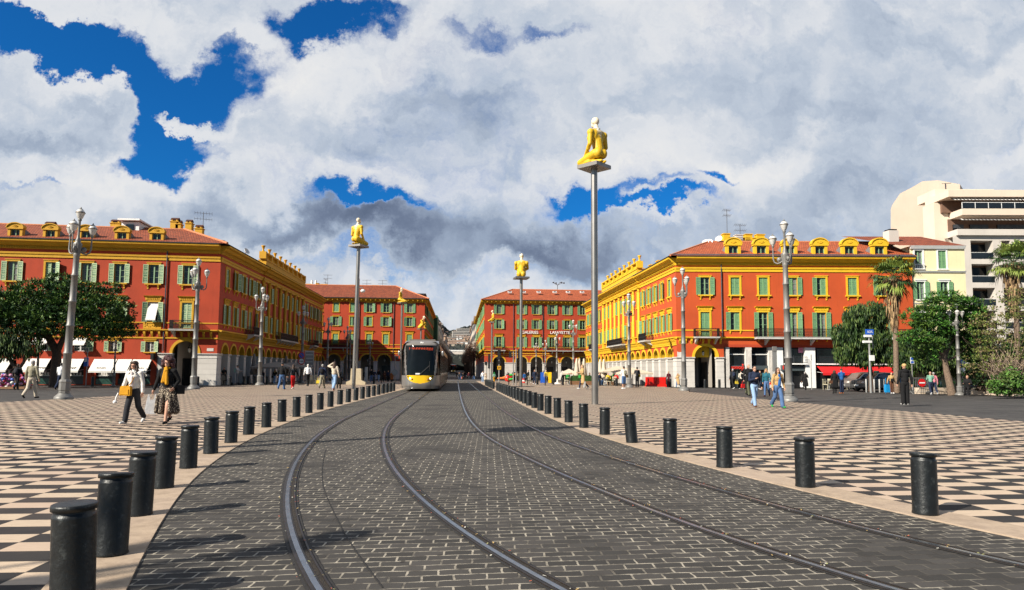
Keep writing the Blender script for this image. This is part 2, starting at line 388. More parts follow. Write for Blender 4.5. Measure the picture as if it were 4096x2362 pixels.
rd.quad((-1.3, -6, -.005), (9, -6, -.005), (7.1, 2.6, -.005), (-1.2, 2.6, -.005), M_COB)
rd.obj('tram_road', kind='structure')
for nm, C, a, b in (('kerb_left', le, -.26, .22), ('kerb_right', re, -.22, .26)):
    q = MB(); n = len(C)
    strip(q, offs(C, a), offs(C, b), .010, .010, M_KERB); strip(q, offs(C, b if a < -.23 else a), offs(C, b if a < -.23 else a), -.02, .010, M_KERB)
    q.obj(nm, kind='structure')
# plaza paving, left and right of the road, and the asphalt bands behind it
def plaza(nm, C, side, outer):
    q = MB(); E = offs(C, .2 * side)
    P = [(p.x, p.y, ZP) for p in E]; q.poly(P + [(a, b, ZP) for a, b in outer], M_TILE); me = q.mesh(nm)
    b = bmesh.new(); b.from_mesh(me); bmesh.ops.triangulate(b, faces=b.faces); b.to_mesh(me); b.free()
    mk(nm, me, kind='structure')
a0, a1, a2, a3 = G(0, 1610), G(700, 1572), G(1100, 1557), G(1400, 1545)
plaza('plaza_left', le, -1, [(-4.4, 100), (-19.5, 90), (-19.5, 66), (-20.5, 58), (a1.x, a1.y), (a0.x, a0.y), (-48, 18), (-48, -8), (-1.5, -8)])
b0, b1, b2, b3 = G(2755, 1568), G(3189, 1611), G(3722, 1654), G(4096, 1687)
plaza('plaza_right', re, 1, [(2.9, 100), (19.3, 95), (19.3, 70), (19.6, 57), (b0.x, b0.y), (b1.x, b1.y), (b2.x, b2.y), (b3.x, b3.y), (24, 8), (24, -8), (7, -8)])
# step across the middle of the plaza
st = MB(); st.box(-19.3, -4.8, 66.4, 66.75, 0, .05, M_KERB); st.obj('step_left', kind='structure')
st = MB(); st.box(3.3, 19.2, 62.4, 62.75, 0, .05, M_KERB); st.obj('step_right', kind='structure')
# far end of the avenue, gently rising
M_STREET = mat('street_asphalt', (.07, .066, .064), .8, var=.2, scale=.4)
q = MB(); P = []
for i in range(30):
    y = 98 + i * 18; z = -.02 + max(0, (y - 150)) * .0062; P += [(-7, y, z), (7, y, z)]
q.add(P, [(2 * i, 2 * i + 1, 2 * i + 3, 2 * i + 2) for i in range(29)], M_STREET); q.obj('avenue', kind='structure')
def street_z(y): return -.02 + max(0, (y - 150)) * .0062

# rails: two tracks of two grooved rails
M_RAILTOP = mat('rail_steel', (.34, .35, .36), .26, 1, var=.25, scale=6)
M_RUST = mat('rail_rust', (.022, .016, .013), .5, .3, var=.4, scale=10)
M_BIT = mat('bitumen', (.014, .012, .011), .8, var=.3, scale=12, bump=.5, bscale=40)
M_GROOVE = mat('groove_dirt', (.022, .016, .011), .9, var=.6, scale=25, bump=1, bscale=60)
RA = [(-3.35, 100), (-3.33, 60), (-3.32, 42.8), (-3.27, 26.57), (-3.17, 18.66), (-2.94, 14.94), (-2.66, 12.35), (-2.37, 10.36), (-2.11, 8.93), (-1.85, 7.75), (-1.62, 6.79), (-1.38, 5.97), (-1.2, 5.38), (-1.05, 4.93), (-.88, 4.46), (-.55, 3.7), (.1, 2.3), (1.1, .5)]
RC = [(-.06, 100), (.06, 53.7), (.14, 35.83), (.2, 27.56), (.27, 22.43), (.36, 18.86), (.48, 16.29), (.64, 14.17), (.82, 12.67), (1.0, 11.44), (1.17, 10.44), (1.4, 9.05), (1.65, 7.93), (1.85, 6.99), (2.04, 6.23), (2.21, 5.62), (2.42, 5.01), (2.58, 4.6), (3.1, 3.5), (4.2, 1.5)]
def rail(C, parent, gs):
    q = MB()
    strip(q, offs(C, -.075), offs(C, .11), .001, .001, M_BIT)
    C2 = [c for c in C]
    def bar(a, b, z, m): 
        strip(q, offs(C2, a), offs(C2, b), z, z, m); strip(q, offs(C2, a), offs(C2, a), -.01, z, m); strip(q, offs(C2, b), offs(C2, b), z, -.01, m)
    bar(-.021, .019, .011, M_RAILTOP); bar(-.046, -.0212, .007, M_RUST); bar(.0192, .034, .006, M_RUST); strip(q, offs(C2, .0342), offs(C2, .068), .0035, .0035, M_GROOVE); bar(.0685, .083, .009, M_RUST)
    return q.obj('rail', parent)
for base, lab in ((RA, 'left tram track, two grooved rails curving out of the avenue under the oncoming tram'), (RC, 'right tram track, two grooved rails curving to the lower right, empty')):
    C = smooth_curve(base[::-1], 220)
    t = thing('tram_track', (0, 0, 0), lab, 'tram track', 'tram tracks')
    rail(C, t, 1); rail(offs(C, 1.36), t, 1)
ej = smooth_curve([G(*p_)[:2] for p_ in ((1302, 1800), (1288, 1880), (1296, 1960), (1330, 2040), (1375, 2130), (1440, 2230), (1530, 2350))], 60)
q = MB(); strip(q, offs(ej, -.006), offs(ej, .006), .0, .0, M_BIT); q.obj('expansion_joint', kind='structure')
rnl = random.Random(9); LC = [mat('litter_%d' % i, c_, .8, var=0) for i, c_ in enumerate(((.5, .34, .12), (.6, .58, .5), (.35, .08, .04), (.12, .1, .06), (.3, .3, .12)))]; q = MB()
for base in (RA, RC):
    for off in (-.07, .05, .09, 1.29, 1.41, 1.45):
        Cc_ = offs(smooth_curve(base[::-1], 300), off)
        for _ in range(130):
            p_ = Cc_[int(rnl.random() ** 1.6 * 150)] + Vector((rnl.gauss(0, .012), rnl.gauss(0, .03), .014)); r_ = rnl.uniform(.003, .010); a_ = rnl.uniform(0, 3); u_ = Vector((math.cos(a_), math.sin(a_), .2)) * r_; v_ = Vector((-math.sin(a_), math.cos(a_), 0)) * r_ * .6; q.quad(p_ - u_ - v_, p_ + u_ - v_, p_ + u_ + v_, p_ - u_ + v_, LC[rnl.randrange(5)])
q.obj('litter', kind='stuff', label='leaf bits and grit caught along the rails', cat='litter')
# ------------------------------------------------------------------ bollards
M_BOL = mat('bollard_iron', (.010, .012, .013), .38, .25, var=.35, scale=5, streak=.3, dirt=.55, dcol=(.075, .085, .085), bump=.25, bscale=25)
def bollard_proto(h=.585, r=.113):
    body = MB(); body.lathe([(r * 1.03, 0), (r * 1.04, .012), (r, .03), (r * 1.0, h - .075), (r * .985, h - .06), (r * .93, h - .055), (r * .93, h - .036)], M_BOL, 28)
    cap = MB(); cap.lathe([(r * .95, h - .036), (r * 1.05, h - .034), (r * 1.06, h - .012), (r * 1.03, h - .002), (r * .99, h), (r * .2, h + .001)], M_BOL, 28)
    return body.mesh('body'), cap.mesh('cap')
bb, bc = bollard_proto()
tilts = {('left', 1): (4.5, 2), ('left', 0): (1.8, 0), ('left', 2): (1.2, 0), ('left', 3): (1.5, 0), ('right', 4): (5.0, 0), ('right', 0): (-2.5, 0), ('right', 5): (1.5, 0), ('right', 3): (.5, 1)}
for nm, L in (('left', LB), ('right', RB), ('far right', RB2)):
    for i, (x, y) in enumerate(L):
        t = thing('bollard', (x, y, .008), f'black iron bollard on the kerb, {ORD(i)} of the {nm} row counted from the front', 'bollard', f'bollards along the {nm} kerb of the tram road')
        ty, tx = tilts.get((nm, i), (random.uniform(-1, 1.2), random.uniform(-1, 1)))
        t.rotation_euler = (R(tx), R(ty), random.uniform(0, 6))
        mk('body', bb, t); mk('cap', bc, t)
t = thing('bollard', (-10.9, 60.5, 0), 'pale grey concrete post, tall, standing alone on the plaza left of the tram', 'post')
# replaced below with its real position
pp = G(1464, 1535); t.location = (pp.x, pp.y, 0)
M_CONC = mat('concrete', (.42, .41, .38), .85, var=.15, scale=4, bump=.3)
q = MB(); q.lathe([(.16, 0), (.16, 1.75), (.15, 1.78), (.02, 1.79)], M_CONC, 20); q.obj('shaft', t)
# plaza bollards further back
for i, (x, y, lab) in enumerate([(2150, 1539, 'behind the statue column'), (2214, 1539, 'beside the sandwich board'), (2251, 1542, 'left of the seated group'), (2399, 1544, 'in front of the closed parasols'), (2410, 1541, 'beside the walking woman in white trousers'), (2466, 1545, 'left of the man with shorts'), (2668, 1548, 'beside the woman in maroon'), (2682, 1549, 'touching the woman in maroon'), (2755, 1550, 'right of the round lamp base'),
                           (2878, 1553, 'at the mouth of the arcade'), (2820, 1553, 'in the corner arch'), (1019, 1541, 'between the people under the left arcade'), (993, 1539, 'beside the scooter rider'), (975, 1540, 'ahead of the scooter'), (920, 1541, 'right of the woman in a long black coat'), (1068, 1540, 'left of the blonde woman'), (791, 1543, 'at the corner arch of the left arcade'), (370, 1548, 'in front of the shop awnings'), (1495, 1537, 'before the pedestrians beside the tram')]):
    p = G(x, y); t = thing('bollard', (p.x, p.y, 0), f'black round bollard {lab}', 'bollard', 'scattered black bollards around the plaza')
    t.scale = (1.0, 1.0, 1.35); mk('body', bb, t); mk('cap', bc, t)
M_POST = mat('post_black', (.015, .015, .016), .4, .3)
for i, (x, y) in enumerate([(1262, 1538), (1276, 1538), (1525, 1534), (2035, 1540), (2109, 1541), (2181, 1543), (2280, 1540), (1270, 1536)][:7]):
    p = G(x, y); q = MB(); q.lathe([(.05, 0), (.045, 1.15), (.05, 1.17), (.05, 1.25), (.02, 1.27)], M_POST, 10)
    o = q.obj('slim_post', None, None, label='slim black post on the plaza step, ' + ORD(i) + ' from the left', cat='post', group='slim black posts across the plaza'); o.location = p
# ------------------------------------------------------------------ buildings
M_RED = mat('red_render', (.37, .042, .011), .85, var=.14, scale=.5, bump=.15, bscale=60, streak=.38, dirt=.10)
M_ORG = mat('orange_render', (.47, .068, .012), .85, var=.11, scale=.5, bump=.15, bscale=60, streak=.28, dirt=.07)
M_YEL = mat('yellow_trim', (.54, .285, .008), .75, var=.10, scale=2, streak=.25)
M_YELB = mat('bright_yellow_trim', (.68, .41, .012), .75, var=.08, scale=2, streak=.2)
M_STONE = mat('white_stone', (.56, .53, .49), .85, var=.10, scale=1.2, bump=.2, bscale=20, streak=.25, dirt=.12)
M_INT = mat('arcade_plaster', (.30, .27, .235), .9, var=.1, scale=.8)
M_GLASS = mat('window_glass', (.012, .016, .020), .1, var=.3, scale=1.5, spec=.5)
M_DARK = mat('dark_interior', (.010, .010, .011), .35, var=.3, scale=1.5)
M_SHUT = mat('green_shutter', (.17, .33, .15), .65, var=.10, scale=6)
M_SHUTP = mat('pale_green_shutter', (.42, .52, .30), .65, var=.10, scale=6)
M_LOUV = mat('louvre_green', (.13, .27, .15), .6, var=.12, scale=20)
M_FRAME = mat('green_window_frame', (.20, .33, .19), .6, var=.1)
M_WFRAME = mat('white_window_frame', (.6, .6, .58), .6, var=.1)
M_IRON = mat('wrought_iron', (.014, .014, .015), .5, .3, var=.1)
M_LEAD = mat('zinc_gutter', (.085, .095, .11), .45, .6, var=.25, scale=2, streak=.3)
M_SLATE = mat('dormer_slate', (.16, .165, .17), .7, var=.2, scale=3)
M_WHITE = mat('white_paint', (.74, .74, .72), .7, var=.06, scale=2, streak=.1)
M_AWN = mat('white_awning', (.72, .70, .66), .85, var=.05, scale=2)
M_INK = mat('black_lettering', (.02, .02, .02), .6, var=0)
M_BALC = mat('balcony_slab', (.50, .49, .46), .8, var=.12, scale=3)
def tile_mat(name, c1, c2):
    m = bpy.data.materials.new(name); m.use_nodes = True; nt = m.node_tree; b = NB(nt); p = nt.nodes['Principled BSDF']
    t = b.n('ShaderNodeTexCoord'); uvn = t.outputs['UV']; oc = t.outputs['Object']
    br = b.n('ShaderNodeTexBrick'); b.l(uvn, br.inputs['Vector']); br.inputs['Scale'].default_value = 1; br.offset = .5
    br.inputs['Brick Width'].default_value = .22; br.inputs['Row Height'].default_value = .30; br.inputs['Mortar Size'].default_value = .018; br.inputs['Mortar Smooth'].default_value = .6
    br.inputs['Color1'].default_value = c1 + (1,); br.inputs['Color2'].default_value = c2 + (1,); br.inputs['Mortar'].default_value = tuple(x * .22 for x in c1) + (1,)
    n = b.noise(oc, 1.2, 6, .7).outputs[0]
    c = b.mix(b.mr(n, .45, .75, 0, .7), br.outputs['Color'], tuple(x * .45 for x in c1))
    c = b.mix(b.mr(b.noise(oc, 4.5, 4, .6).outputs[0], .58, .75, 0, .5), c, (.32, .19, .11))
    b.l(c, p.inputs['Base Color']); p.inputs['Roughness'].default_value = .85
    bn = b.n('ShaderNodeBump'); bn.inputs['Strength'].default_value = .8; bn.inputs['Distance'].default_value = .05
    b.l(b.m('SUBTRACT', b.m('MULTIPLY', n, .3), br.outputs['Fac']), bn.inputs['Height']); b.l(bn.outputs[0], p.inputs['Normal'])
    return m
M_TILER = tile_mat('roof_tiles', (.19, .036, .011), (.31, .066, .020))
M_TILEO = tile_mat('orange_roof_tiles', (.34, .066, .018), (.46, .10, .028))

M_CURT = mat('net_curtain', (.16, .17, .17), .5, var=.25, scale=9)
class Fac:
    """a facade plane; x runs to the right as seen from outside, y goes into the building, z up"""
    def __init__(s, O, x, parent):
        x = Vector(x).normalized(); y = Vector((0, 0, 1)).cross(x); s.O = Vector(O); s.x = x; s.y = y; s.parent = parent
        s.M = Matrix(((x.x, y.x, 0, O[0]), (x.y, y.y, 0, O[1]), (0, 0, 1, O[2]), (0, 0, 0, 1)))
    def fp(s, px, py):
        d = ray(px, py); t = (s.O - CAM).dot(s.y) / d.dot(s.y); p = CAM + d * t - s.O
        return p.dot(s.x), p.z
    def mb(s): return MB(s.M)
    def put(s, me, name, sx, z, y=0, parent=None, sub=None, rz=0, **kw):
        """place shared mesh data at facade coordinates"""
        o = bpy.data.objects.new(name, me); COL.objects.link(o)
        o.parent = parent or s.parent
        o.matrix_world = s.M @ Matrix.Translation((sx, y, z)) @ Matrix.Rotation(rz, 4, 'Z')
        if o.parent and o.parent.type == 'EMPTY': o.matrix_parent_inverse = Matrix.Identity(4)
        tag(o, **kw); return o

def wall(mb, s0, s1, z0, z1, holes, m, dep=.16, mr=None):
    """front face with rectangular holes (a,b,c,d) = s0,s1,z0,z1, and their reveals"""
    holes = [h for h in holes if h[0] > s0 and h[1] < s1 and h[2] >= z0 and h[3] <= z1]
    xs = sorted({s0, s1} | {v for h in holes for v in h[:2]}); zs = sorted({z0, z1} | {v for h in holes for v in h[2:]})
    for a, b in zip(xs[:-1], xs[1:]):
        run = None
        for c, d in list(zip(zs[:-1], zs[1:])) + [(None, None)]:
            inside = c is None or any(h[0] <= (a + b) / 2 <= h[1] and h[2] <= (c + d) / 2 <= h[3] for h in holes)
            if inside:
                if run: mb.quad((a, 0, run[0]), (b, 0, run[0]), (b, 0, run[1]), (a, 0, run[1]), m); run = None
            else: run = (run[0], d) if run else (c, d)
    mr = mr or m
    for a, b, c, d in holes:
        mb.quad((a, 0, c), (a, dep, c), (a, dep, d), (a, 0, d), mr); mb.quad((b, 0, c), (b, dep, c), (b, dep, d), (b, 0, d), mr)
        mb.quad((a, 0, d), (b, 0, d), (b, dep, d), (a, dep, d), mr); mb.quad((a, 0, c), (b, 0, c), (b, dep, c), (a, dep, c), mr)

WM = {}
def shutter_mesh(w, h, pale, louv=True):
    key = ('sh', round(w, 2), round(h, 2), pale)
    if key in WM: return WM[key]
    q = MB(); f = M_SHUTP if pale else M_SHUT; l = M_LOUV
    t = .055; q.box(0, t, -.02, .02, 0, h, f); q.box(w - t, w, -.02, .02, 0, h, f)
    rails = [0, h * .36, h * .68, h]
    for i, z in enumerate(rails):
        a = z - (.03 if 0 < i < 3 else (0 if i == 0 else .08)); b_ = a + (.06 if 0 < i < 3 else .08); q.box(t, w - t, -.018, .018, a, b_, f)
    q.box(t, w - t, .012, .018, .05, h - .05, l)
    for i in range(3):
        z0, z1 = rails[i] + .07, rails[i + 1] - .05; n = max(3, int((z1 - z0) / .07))
        for j in range(n):
            z = z0 + (z1 - z0) * (j + .5) / n; q.quad((t, -.014, z - .025), (w - t, -.014, z - .025), (w - t, .012, z + .03), (t, .012, z + .03), f if j % 2 else l)
    WM[key] = q.mesh('shutter'); return WM[key]
def window_mesh(w, h, style, trim, frame, closed, dep=.16):
    cur = random.choice((0, 0, 1, 2, 3)); key = ('w', round(w, 2), round(h, 2), style, trim.name, frame.name, closed, cur)
    if key in WM: return WM[key]
    q = MB(); a = w / 2
    sur = .17 if style in ('hood', 'sill') else .13
    if style != 'plain':
        q.box(-a - sur, -a, -.05, 0.03, 0, h, trim); q.box(a, a + sur, -.05, 0.03, 0, h, trim); q.box(-a - sur, a + sur, -.052, .03, h, h + .15, trim)
    if style == 'sill':
        q.box(-a - sur - .05, a + sur + .05, -.09, .0, h + .15, h + .21, trim)
        q.box(-a - sur - .1, a + sur + .1, -.17, .14, -.12, 0, trim)
        for sx in (-1, 1):
            c = sx * (a + .02); q.prism([(0, -.12), (-.14, -.12), (-.13, -.22), (-.05, -.38), (-.06, -.47), (0, -.5)], c - .06, c + .06, trim)
    if style == 'top':
        q.box(-a - sur - .06, a + sur + .06, -.11, 0, h + .15, h + .22, trim); q.box(-a - sur - .02, a + sur + .02, -.12, .14, -.1, 0, trim)
    if style == 'hood':
        q.box(-a - sur - .04, a + sur + .04, -.06, 0, h + .15, h + .42, trim)
        q.prism([(0, h + .42), (-.08, h + .42), (-.2, h + .52), (-.22, h + .56), (0, h + .56)], -a - sur - .18, a + sur + .18, trim)
        for i in range(7): q.box(-a - .1 + i * (2 * a + .2) / 7, -a - .1 + (i + .55) * (2 * a + .2) / 7, -.085, -.05, h + .2, h + .36, trim)
        for sx in (-1, 1): q.box(sx * (a + sur) - .07, sx * (a + sur) + .07, -.1, 0, h + .18, h + .42, trim)
        q.box(-a - sur, a + sur, -.1, .14, -.1, 0, trim)
        for sx in (-1, 1): q.prism([(0, -.1), (-.1, -.1), (-.08, -.3), (0, -.42)], sx * (a + .05) - .05, sx * (a + .05) + .05, trim)
    # glass, casement frame and glazing bars
    q.quad((-a, dep, 0), (a, dep, 0), (a, dep, h), (-a, dep, h), M_GLASS)
    if not closed:
        if cur: q.quad((-a, dep - .002, 0 if cur != 2 else h * .45), (-a + w * (.3 if cur == 1 else 1), dep - .002, 0 if cur != 2 else h * .45), (-a + w * (.3 if cur == 1 else 1), dep - .002, h), (-a, dep - .002, h), M_CURT)
        if cur == 1: q.quad((a - w * .28, dep - .002, 0), (a, dep - .002, 0), (a, dep - .002, h), (a - w * .28, dep - .002, h), M_CURT)
        y0, y1 = dep - .05, dep - .004
        for x in (-a, a - .06): q.box(x, x + .06, y0, y1, 0, h, frame)
        q.box(-.055, .055, y0 - .01, y1, 0, h, frame)
        for z in (0, h - .06): q.box(-a + .06, a - .06, y0, y1, z, z + .06, frame)
        nb = 3 if h < 2 else 4
        for i in range(1, nb): q.box(-a + .06, a - .06, y0 + .01, y1, h * i / nb - .015, h * i / nb + .015, frame)
    WM[key] = q.mesh('window'); return WM[key]
def window(F, s, z, w, h, style='sill', shut='open', trim=None, frame=None, pale=False, lab=None, blind=False):
    trim = trim or M_YEL; frame = frame or M_FRAME
    o = F.put(window_mesh(w, h, style, trim, frame, shut == 'closed'), 'window', s, z)
    if lab: tag(o, lab)
    sw = w / 2; sm = shutter_mesh(sw, h, pale)
    def sh(x, y, rz=0, hx=0): 
        c = F.put(sm, 'shutter', x, z, y, parent=None); c.parent = o; c.matrix_parent_inverse = o.matrix_world.inverted()
        c.matrix_world = F.M @ Matrix.Translation((x + hx, y, z)) @ Matrix.Rotation(rz, 4, 'Z') @ Matrix.Translation((-hx, 0, 0))
    ang = lambda: R(random.uniform(1, 5) if random.random() < .78 else random.uniform(9, 26))
    if shut in ('open', 'left'): sh(s - w / 2 - sw - .02, -.085, ang(), sw)
    if shut in ('open', 'right'): sh(s + w / 2 + .02, -.085, -ang())
    if shut in ('closed', 'right'): sh(s - w / 2, .06)
    if shut in ('closed', 'left'): sh(s, .06)
    return o
def arch_holes(mb, s0, s1, zs, zt, cs, r, mw, mi, dep=.5, N=20):
    """wall zone between springing zs and zt with semicircular holes at centres cs"""
    x = s0
    for c in cs:
        mb.quad((x, 0, zs), (c - r, 0, zs), (c - r, 0, zt), (x, 0, zt), mw); x = c + r
        P = [(c - r * math.cos(math.pi * i / N), zs + r * math.sin(math.pi * i / N)) for i in range(N + 1)]
        for (a, b), (a2, b2) in zip(P[:-1], P[1:]):
            mb.quad((a, 0, b), (a2, 0, b2), (a2, 0, zt), (a, 0, zt), mw)
            mb.quad((a, 0, b), (a2, 0, b2), (a2, dep, b2), (a, dep, b), mi)
    mb.quad((x, 0, zs), (s1, 0, zs), (s1, 0, zt), (x, 0, zt), mw)
def archivolt(F, c, r, zs, trim, wd=.19):
    key = ('arch', round(r, 2), trim.name, wd)
    if key not in WM:
        q = MB(); N = 24; o = -.06
        for i in range(N):
            a, b = math.pi * i / N, math.pi * (i + 1) / N
            for (ra, rb, ya, yb) in ((r - .02, r + wd, o, o), (r + wd, r + wd, o, .02), (r - .02, r - .02, .1, o)):
                q.quad((-ra * math.cos(a), ya, ra * math.sin(a)), (-ra * math.cos(b), ya, ra * math.sin(b)), (-rb * math.cos(b), yb, rb * math.sin(b)), (-rb * math.cos(a), yb, rb * math.sin(a)), trim)
        WM[key] = q.mesh('arch')
    return F.put(WM[key], 'arch', c, zs)
def arcade_base(F, s0, s1, cs, r, zs, dep=.55, stone=None):
    """stone piers under the springing line, each with its capital"""
    stone = stone or M_STONE
    edges = [s0] + [v for c in cs for v in (c - r, c + r)] + [s1]
    for a, b in zip(edges[::2], edges[1::2]):
        if b - a < .05: continue
        q = F.mb(); 
        n = 5
        for i in range(n):    # coursed stone with fine joints
            z0 = (zs - .42) * i / n; z1 = (zs - .42) * (i + 1) / n - .012
            q.box(a + .004, b - .004, -.02 if i else -.06, dep, z0, z1, stone)
        q.box(a + .02, b - .02, .02, dep - .02, 0, zs - .4, M_STONE)
        q.box(a - .02, b + .02, -.05, dep, zs - .42, zs - .36, stone); q.box(a, b, -.02, dep, zs - .36, zs - .17, stone)
        q.prism([(-.04, zs - .17), (-.12, zs - .08), (-.13, zs), (dep, zs), (dep, zs - .17)], a - .06, b + .06, stone)
        o = q.obj('pier'); o.parent = F.parent
def balustrade_rail(F, s0, s1, z, dep, h=.62, slab=.12, consoles=2, yb=0):
    """iron balcony on a slab with consoles"""
    q = F.mb(); q.box(s0, s1, -dep, .02 + yb, z - slab, z, M_BALC); q.box(s0 - .03, s1 + .03, -dep - .03, .02 + yb, z - .03, z + .0, M_BALC)
    for i in range(consoles):
        c = s0 + (s1 - s0) * (i + .5) / consoles if consoles > 2 else (s0 + .22 if i == 0 else s1 - .22)
        q.prism([(0, z - slab), (-dep * .85, z - slab), (-dep * .8, z - slab - .12), (-dep * .35, z - slab - .35), (-.12, z - slab - .42), (0, z - slab - .55)], c - .08, c + .08, M_BALC)
    o = q.obj('balcony'); o.parent = F.parent
    q = F.mb()
    y = -dep + .04
    def side(x0, y0, x1, y1):
        L = math.hypot(x1 - x0, y1 - y0); n = max(2, int(L / .085)); dx, dy = (x1 - x0) / n, (y1 - y0) / n
        for zz, t in ((z + h, .022), (z + .07, .015), (z + h * .72, .010)):
            q.tube([(x0, y0, zz), (x1, y1, zz)], t * 1.3, M_IRON, 4)
        for i in range(n + 1): q.box(x0 + dx * i - .012, x0 + dx * i + .012, y0 + dy * i - .012, y0 + dy * i + .012, z, z + h * (1 if i % 3 == 0 else .98), M_IRON)
        for i in range(0, n, 2):
            cx, cy = x0 + dx * (i + 1), y0 + dy * (i + 1)
            pts = [(cx + dx * .9 * math.cos(t), cy + dy * .9 * math.cos(t), z + h * .4 + h * .2 * math.sin(t)) for t in [k2 * math.pi / 3 for k2 in range(7)]]
            q.tube(pts, .013, M_IRON, 3, False)
    side(s0 + .04, y, s1 - .04, y); side(s0 + .04, y, s0 + .04, 0); side(s1 - .04, y, s1 - .04, 0)
    r = q.obj('railing'); r.parent = o
    return o
def band(F, name, s0, s1, prof, m):
    q = F.mb(); q.prism(prof, s0, s1, m); o = q.obj(name); o.parent = F.parent; return o
def roof_poly(mb, pts, m, udir, vdir, uv):
    """roof face with uv in metres"""
    o = len(mb.v); mb.add(pts, [tuple(range(len(pts)))], m)
    u = Vector(udir).normalized(); v = Vector(vdir).normalized()
    uv.append([(Vector(p).dot(u), Vector(p).dot(v)) for p in pts])
def roof_obj(name, faces, m, parent):
    """faces: list of (pts, udir, vdir)"""
    mb = MB(); uv = []
    for pts, u, v in faces: roof_poly(mb, pts, m, u, v, uv)
    me = bpy.data.meshes.new(name); me.from_pydata(mb.v, [], mb.f); me.materials.append(m)
    l = me.uv_layers.new(name='UVMap'); i = 0
    for a in uv:
        for c in a: l.data[i].uv = c; i += 1
    o = mk(name, me); o.parent = parent; return o
def dormer_mesh(trim, side, closed):
    key = ('dorm', trim.name, closed)
    if key in WM: return WM[key]
    q = MB(); w, h = .44, 1.12    # half width of opening, height of opening
    for sx in (-1, 1):
        q.box(min(sx * w, sx * (w + .25)), max(sx * w, sx * (w + .25)), -.12, .3, -.1, h, trim); q.box(min(sx * (w + .2), sx * (w + .36)), max(sx * (w + .2), sx * (w + .36)), -.1, .3, -.1, .35, trim)
    q.box(-w - .34, w + .34, -.2, .3, h, h + .16, trim)
    N = 14; ro, ri = w + .32, w + .08
    P = [(ro * math.cos(math.pi * i / N), h + .16 + ro * .72 * math.sin(math.pi * i / N)) for i in range(N + 1)]
    q.add([(a, -.16, b) for a, b in P] + [(a, .3, b) for a, b in P], [tuple(range(N + 1)), tuple(range(N + 1, 2 * N + 2))] + [(i, i + 1, N + 2 + i, N + 1 + i) for i in range(N)], trim)
    P2 = [((ro + .07) * math.cos(math.pi * i / N), h + .16 + (ro + .07) * .72 * math.sin(math.pi * i / N)) for i in range(N + 1)]
    for i in range(N):
        q.quad((P[i][0], -.24, P[i][1] - .05), (P[i + 1][0], -.24, P[i + 1][1] - .05), (P2[i + 1][0], -.24, P2[i + 1][1]), (P2[i][0], -.24, P2[i][1]), trim)
        q.quad((P2[i][0], -.24, P2[i][1]), (P2[i + 1][0], -.24, P2[i + 1][1]), (P2[i + 1][0], .3, P2[i + 1][1]), (P2[i][0], .3, P2[i][1]), trim)
    for i in range(1, 6): # shell rays
        a = math.pi * i / 6; q.tube([(0, -.18, h + .2), (.3 * math.cos(a), -.18, h + .2 + .26 * math.sin(a))], .03, trim, 5)
    q.quad((-w, .12, -.05), (w, .12, -.05), (w, .12, h), (-w, .12, h), M_GLASS)
    for x in (-w, -.04, w - .07): q.box(x, x + .08, .04, .1, -.05, h, M_FRAME)
    q.box(-w, w, .04, .1, h - .1, h, M_FRAME); q.box(-w, w, .045, .1, -.05, .1, M_FRAME)
    # body running back into the roof
    q.prism([(.3, -.3), (.3, h + .1), (2.0, .62), (2.0, -.3)], -w - .26, w + .26, side)
    WM[key] = q.mesh('dormer'); return WM[key]
def chimney(parent, x, y, z, w=.8, d=.6, h=1.0, m=None, pot=True):
    m = m or M_YEL
    q = MB(); q.box(x - w / 2, x + w / 2, y - d / 2, y + d / 2, z - .8, z + h, m); q.box(x - w / 2 - .06, x + w / 2 + .06, y - d / 2 - .06, y + d / 2 + .06, z + h, z + h + .08, m)
    if pot:
        q.prism([(y - d / 2 - .02, z + h + .22), (y + d / 2 + .02, z + h + .22), (y, z + h + .45)], x - w / 2, x + w / 2, M_TILER)
        for i in range(2): q.box(x - w / 2 + .08 + i * (w - .3), x - w / 2 + .22 + i * (w - .3), y - d / 2, y + d / 2, z + h + .08, z + h + .23, m)
    o = q.obj('chimney'); o.parent = parent; return o
def urn_mesh(m):
    key = ('urn', m.name)
    if key not in WM:
        q = MB(); q.lathe([(.16, 0), (.16, .08), (.09, .14), (.08, .25), (.14, .38), (.15, .5), (.22, .58), (.22, .66), (.1, .68)], m, 14); WM[key] = q.mesh('urn')
    return WM[key]
M_ANT = mat('antenna_metal', (.12, .12, .13), .5, .6, var=.1)
def antenna(parent, p, h=2.2, wl=1.2, rot=0):
    q = MB(); x, y, z = p; c, s = math.cos(rot), math.sin(rot)
    q.tube([(x, y, z), (x, y, z + h)], .03, M_ANT, 5)
    for zz in (h - .1, h - .7):
        q.tube([(x - c * wl / 2, y - s * wl / 2, z + zz), (x + c * wl / 2, y + s * wl / 2, z + zz)], .018, M_ANT, 4)
        for i in range(7):
            t = -wl / 2 + wl * i / 6; q.tube([(x + c * t + s * .22, y + s * t - c * .22, z + zz + .12), (x + c * t - s * .22, y + s * t + c * .22, z + zz - .12)], .012, M_ANT, 3)
    o = q.obj('antenna'); o.parent = parent
def dish(parent, p, r=.45, az=0, tilt=.5):
    q = MB(); M = Matrix.Translation(p) @ Matrix.Rotation(az, 4, 'Z') @ Matrix.Rotation(R(90) - tilt, 4, 'X')
    q.lathe([(.01, 0), (r * .5, .04), (r * .85, .13), (r, .2), (r * .98, .2), (r * .5, .06), (.02, .02)], M_WHITE, 18, M=M)
    q.tube([p, (p[0], p[1], p[2] - .6)], .03, M_ANT, 5); o = q.obj('satellite_dish'); o.parent = parent

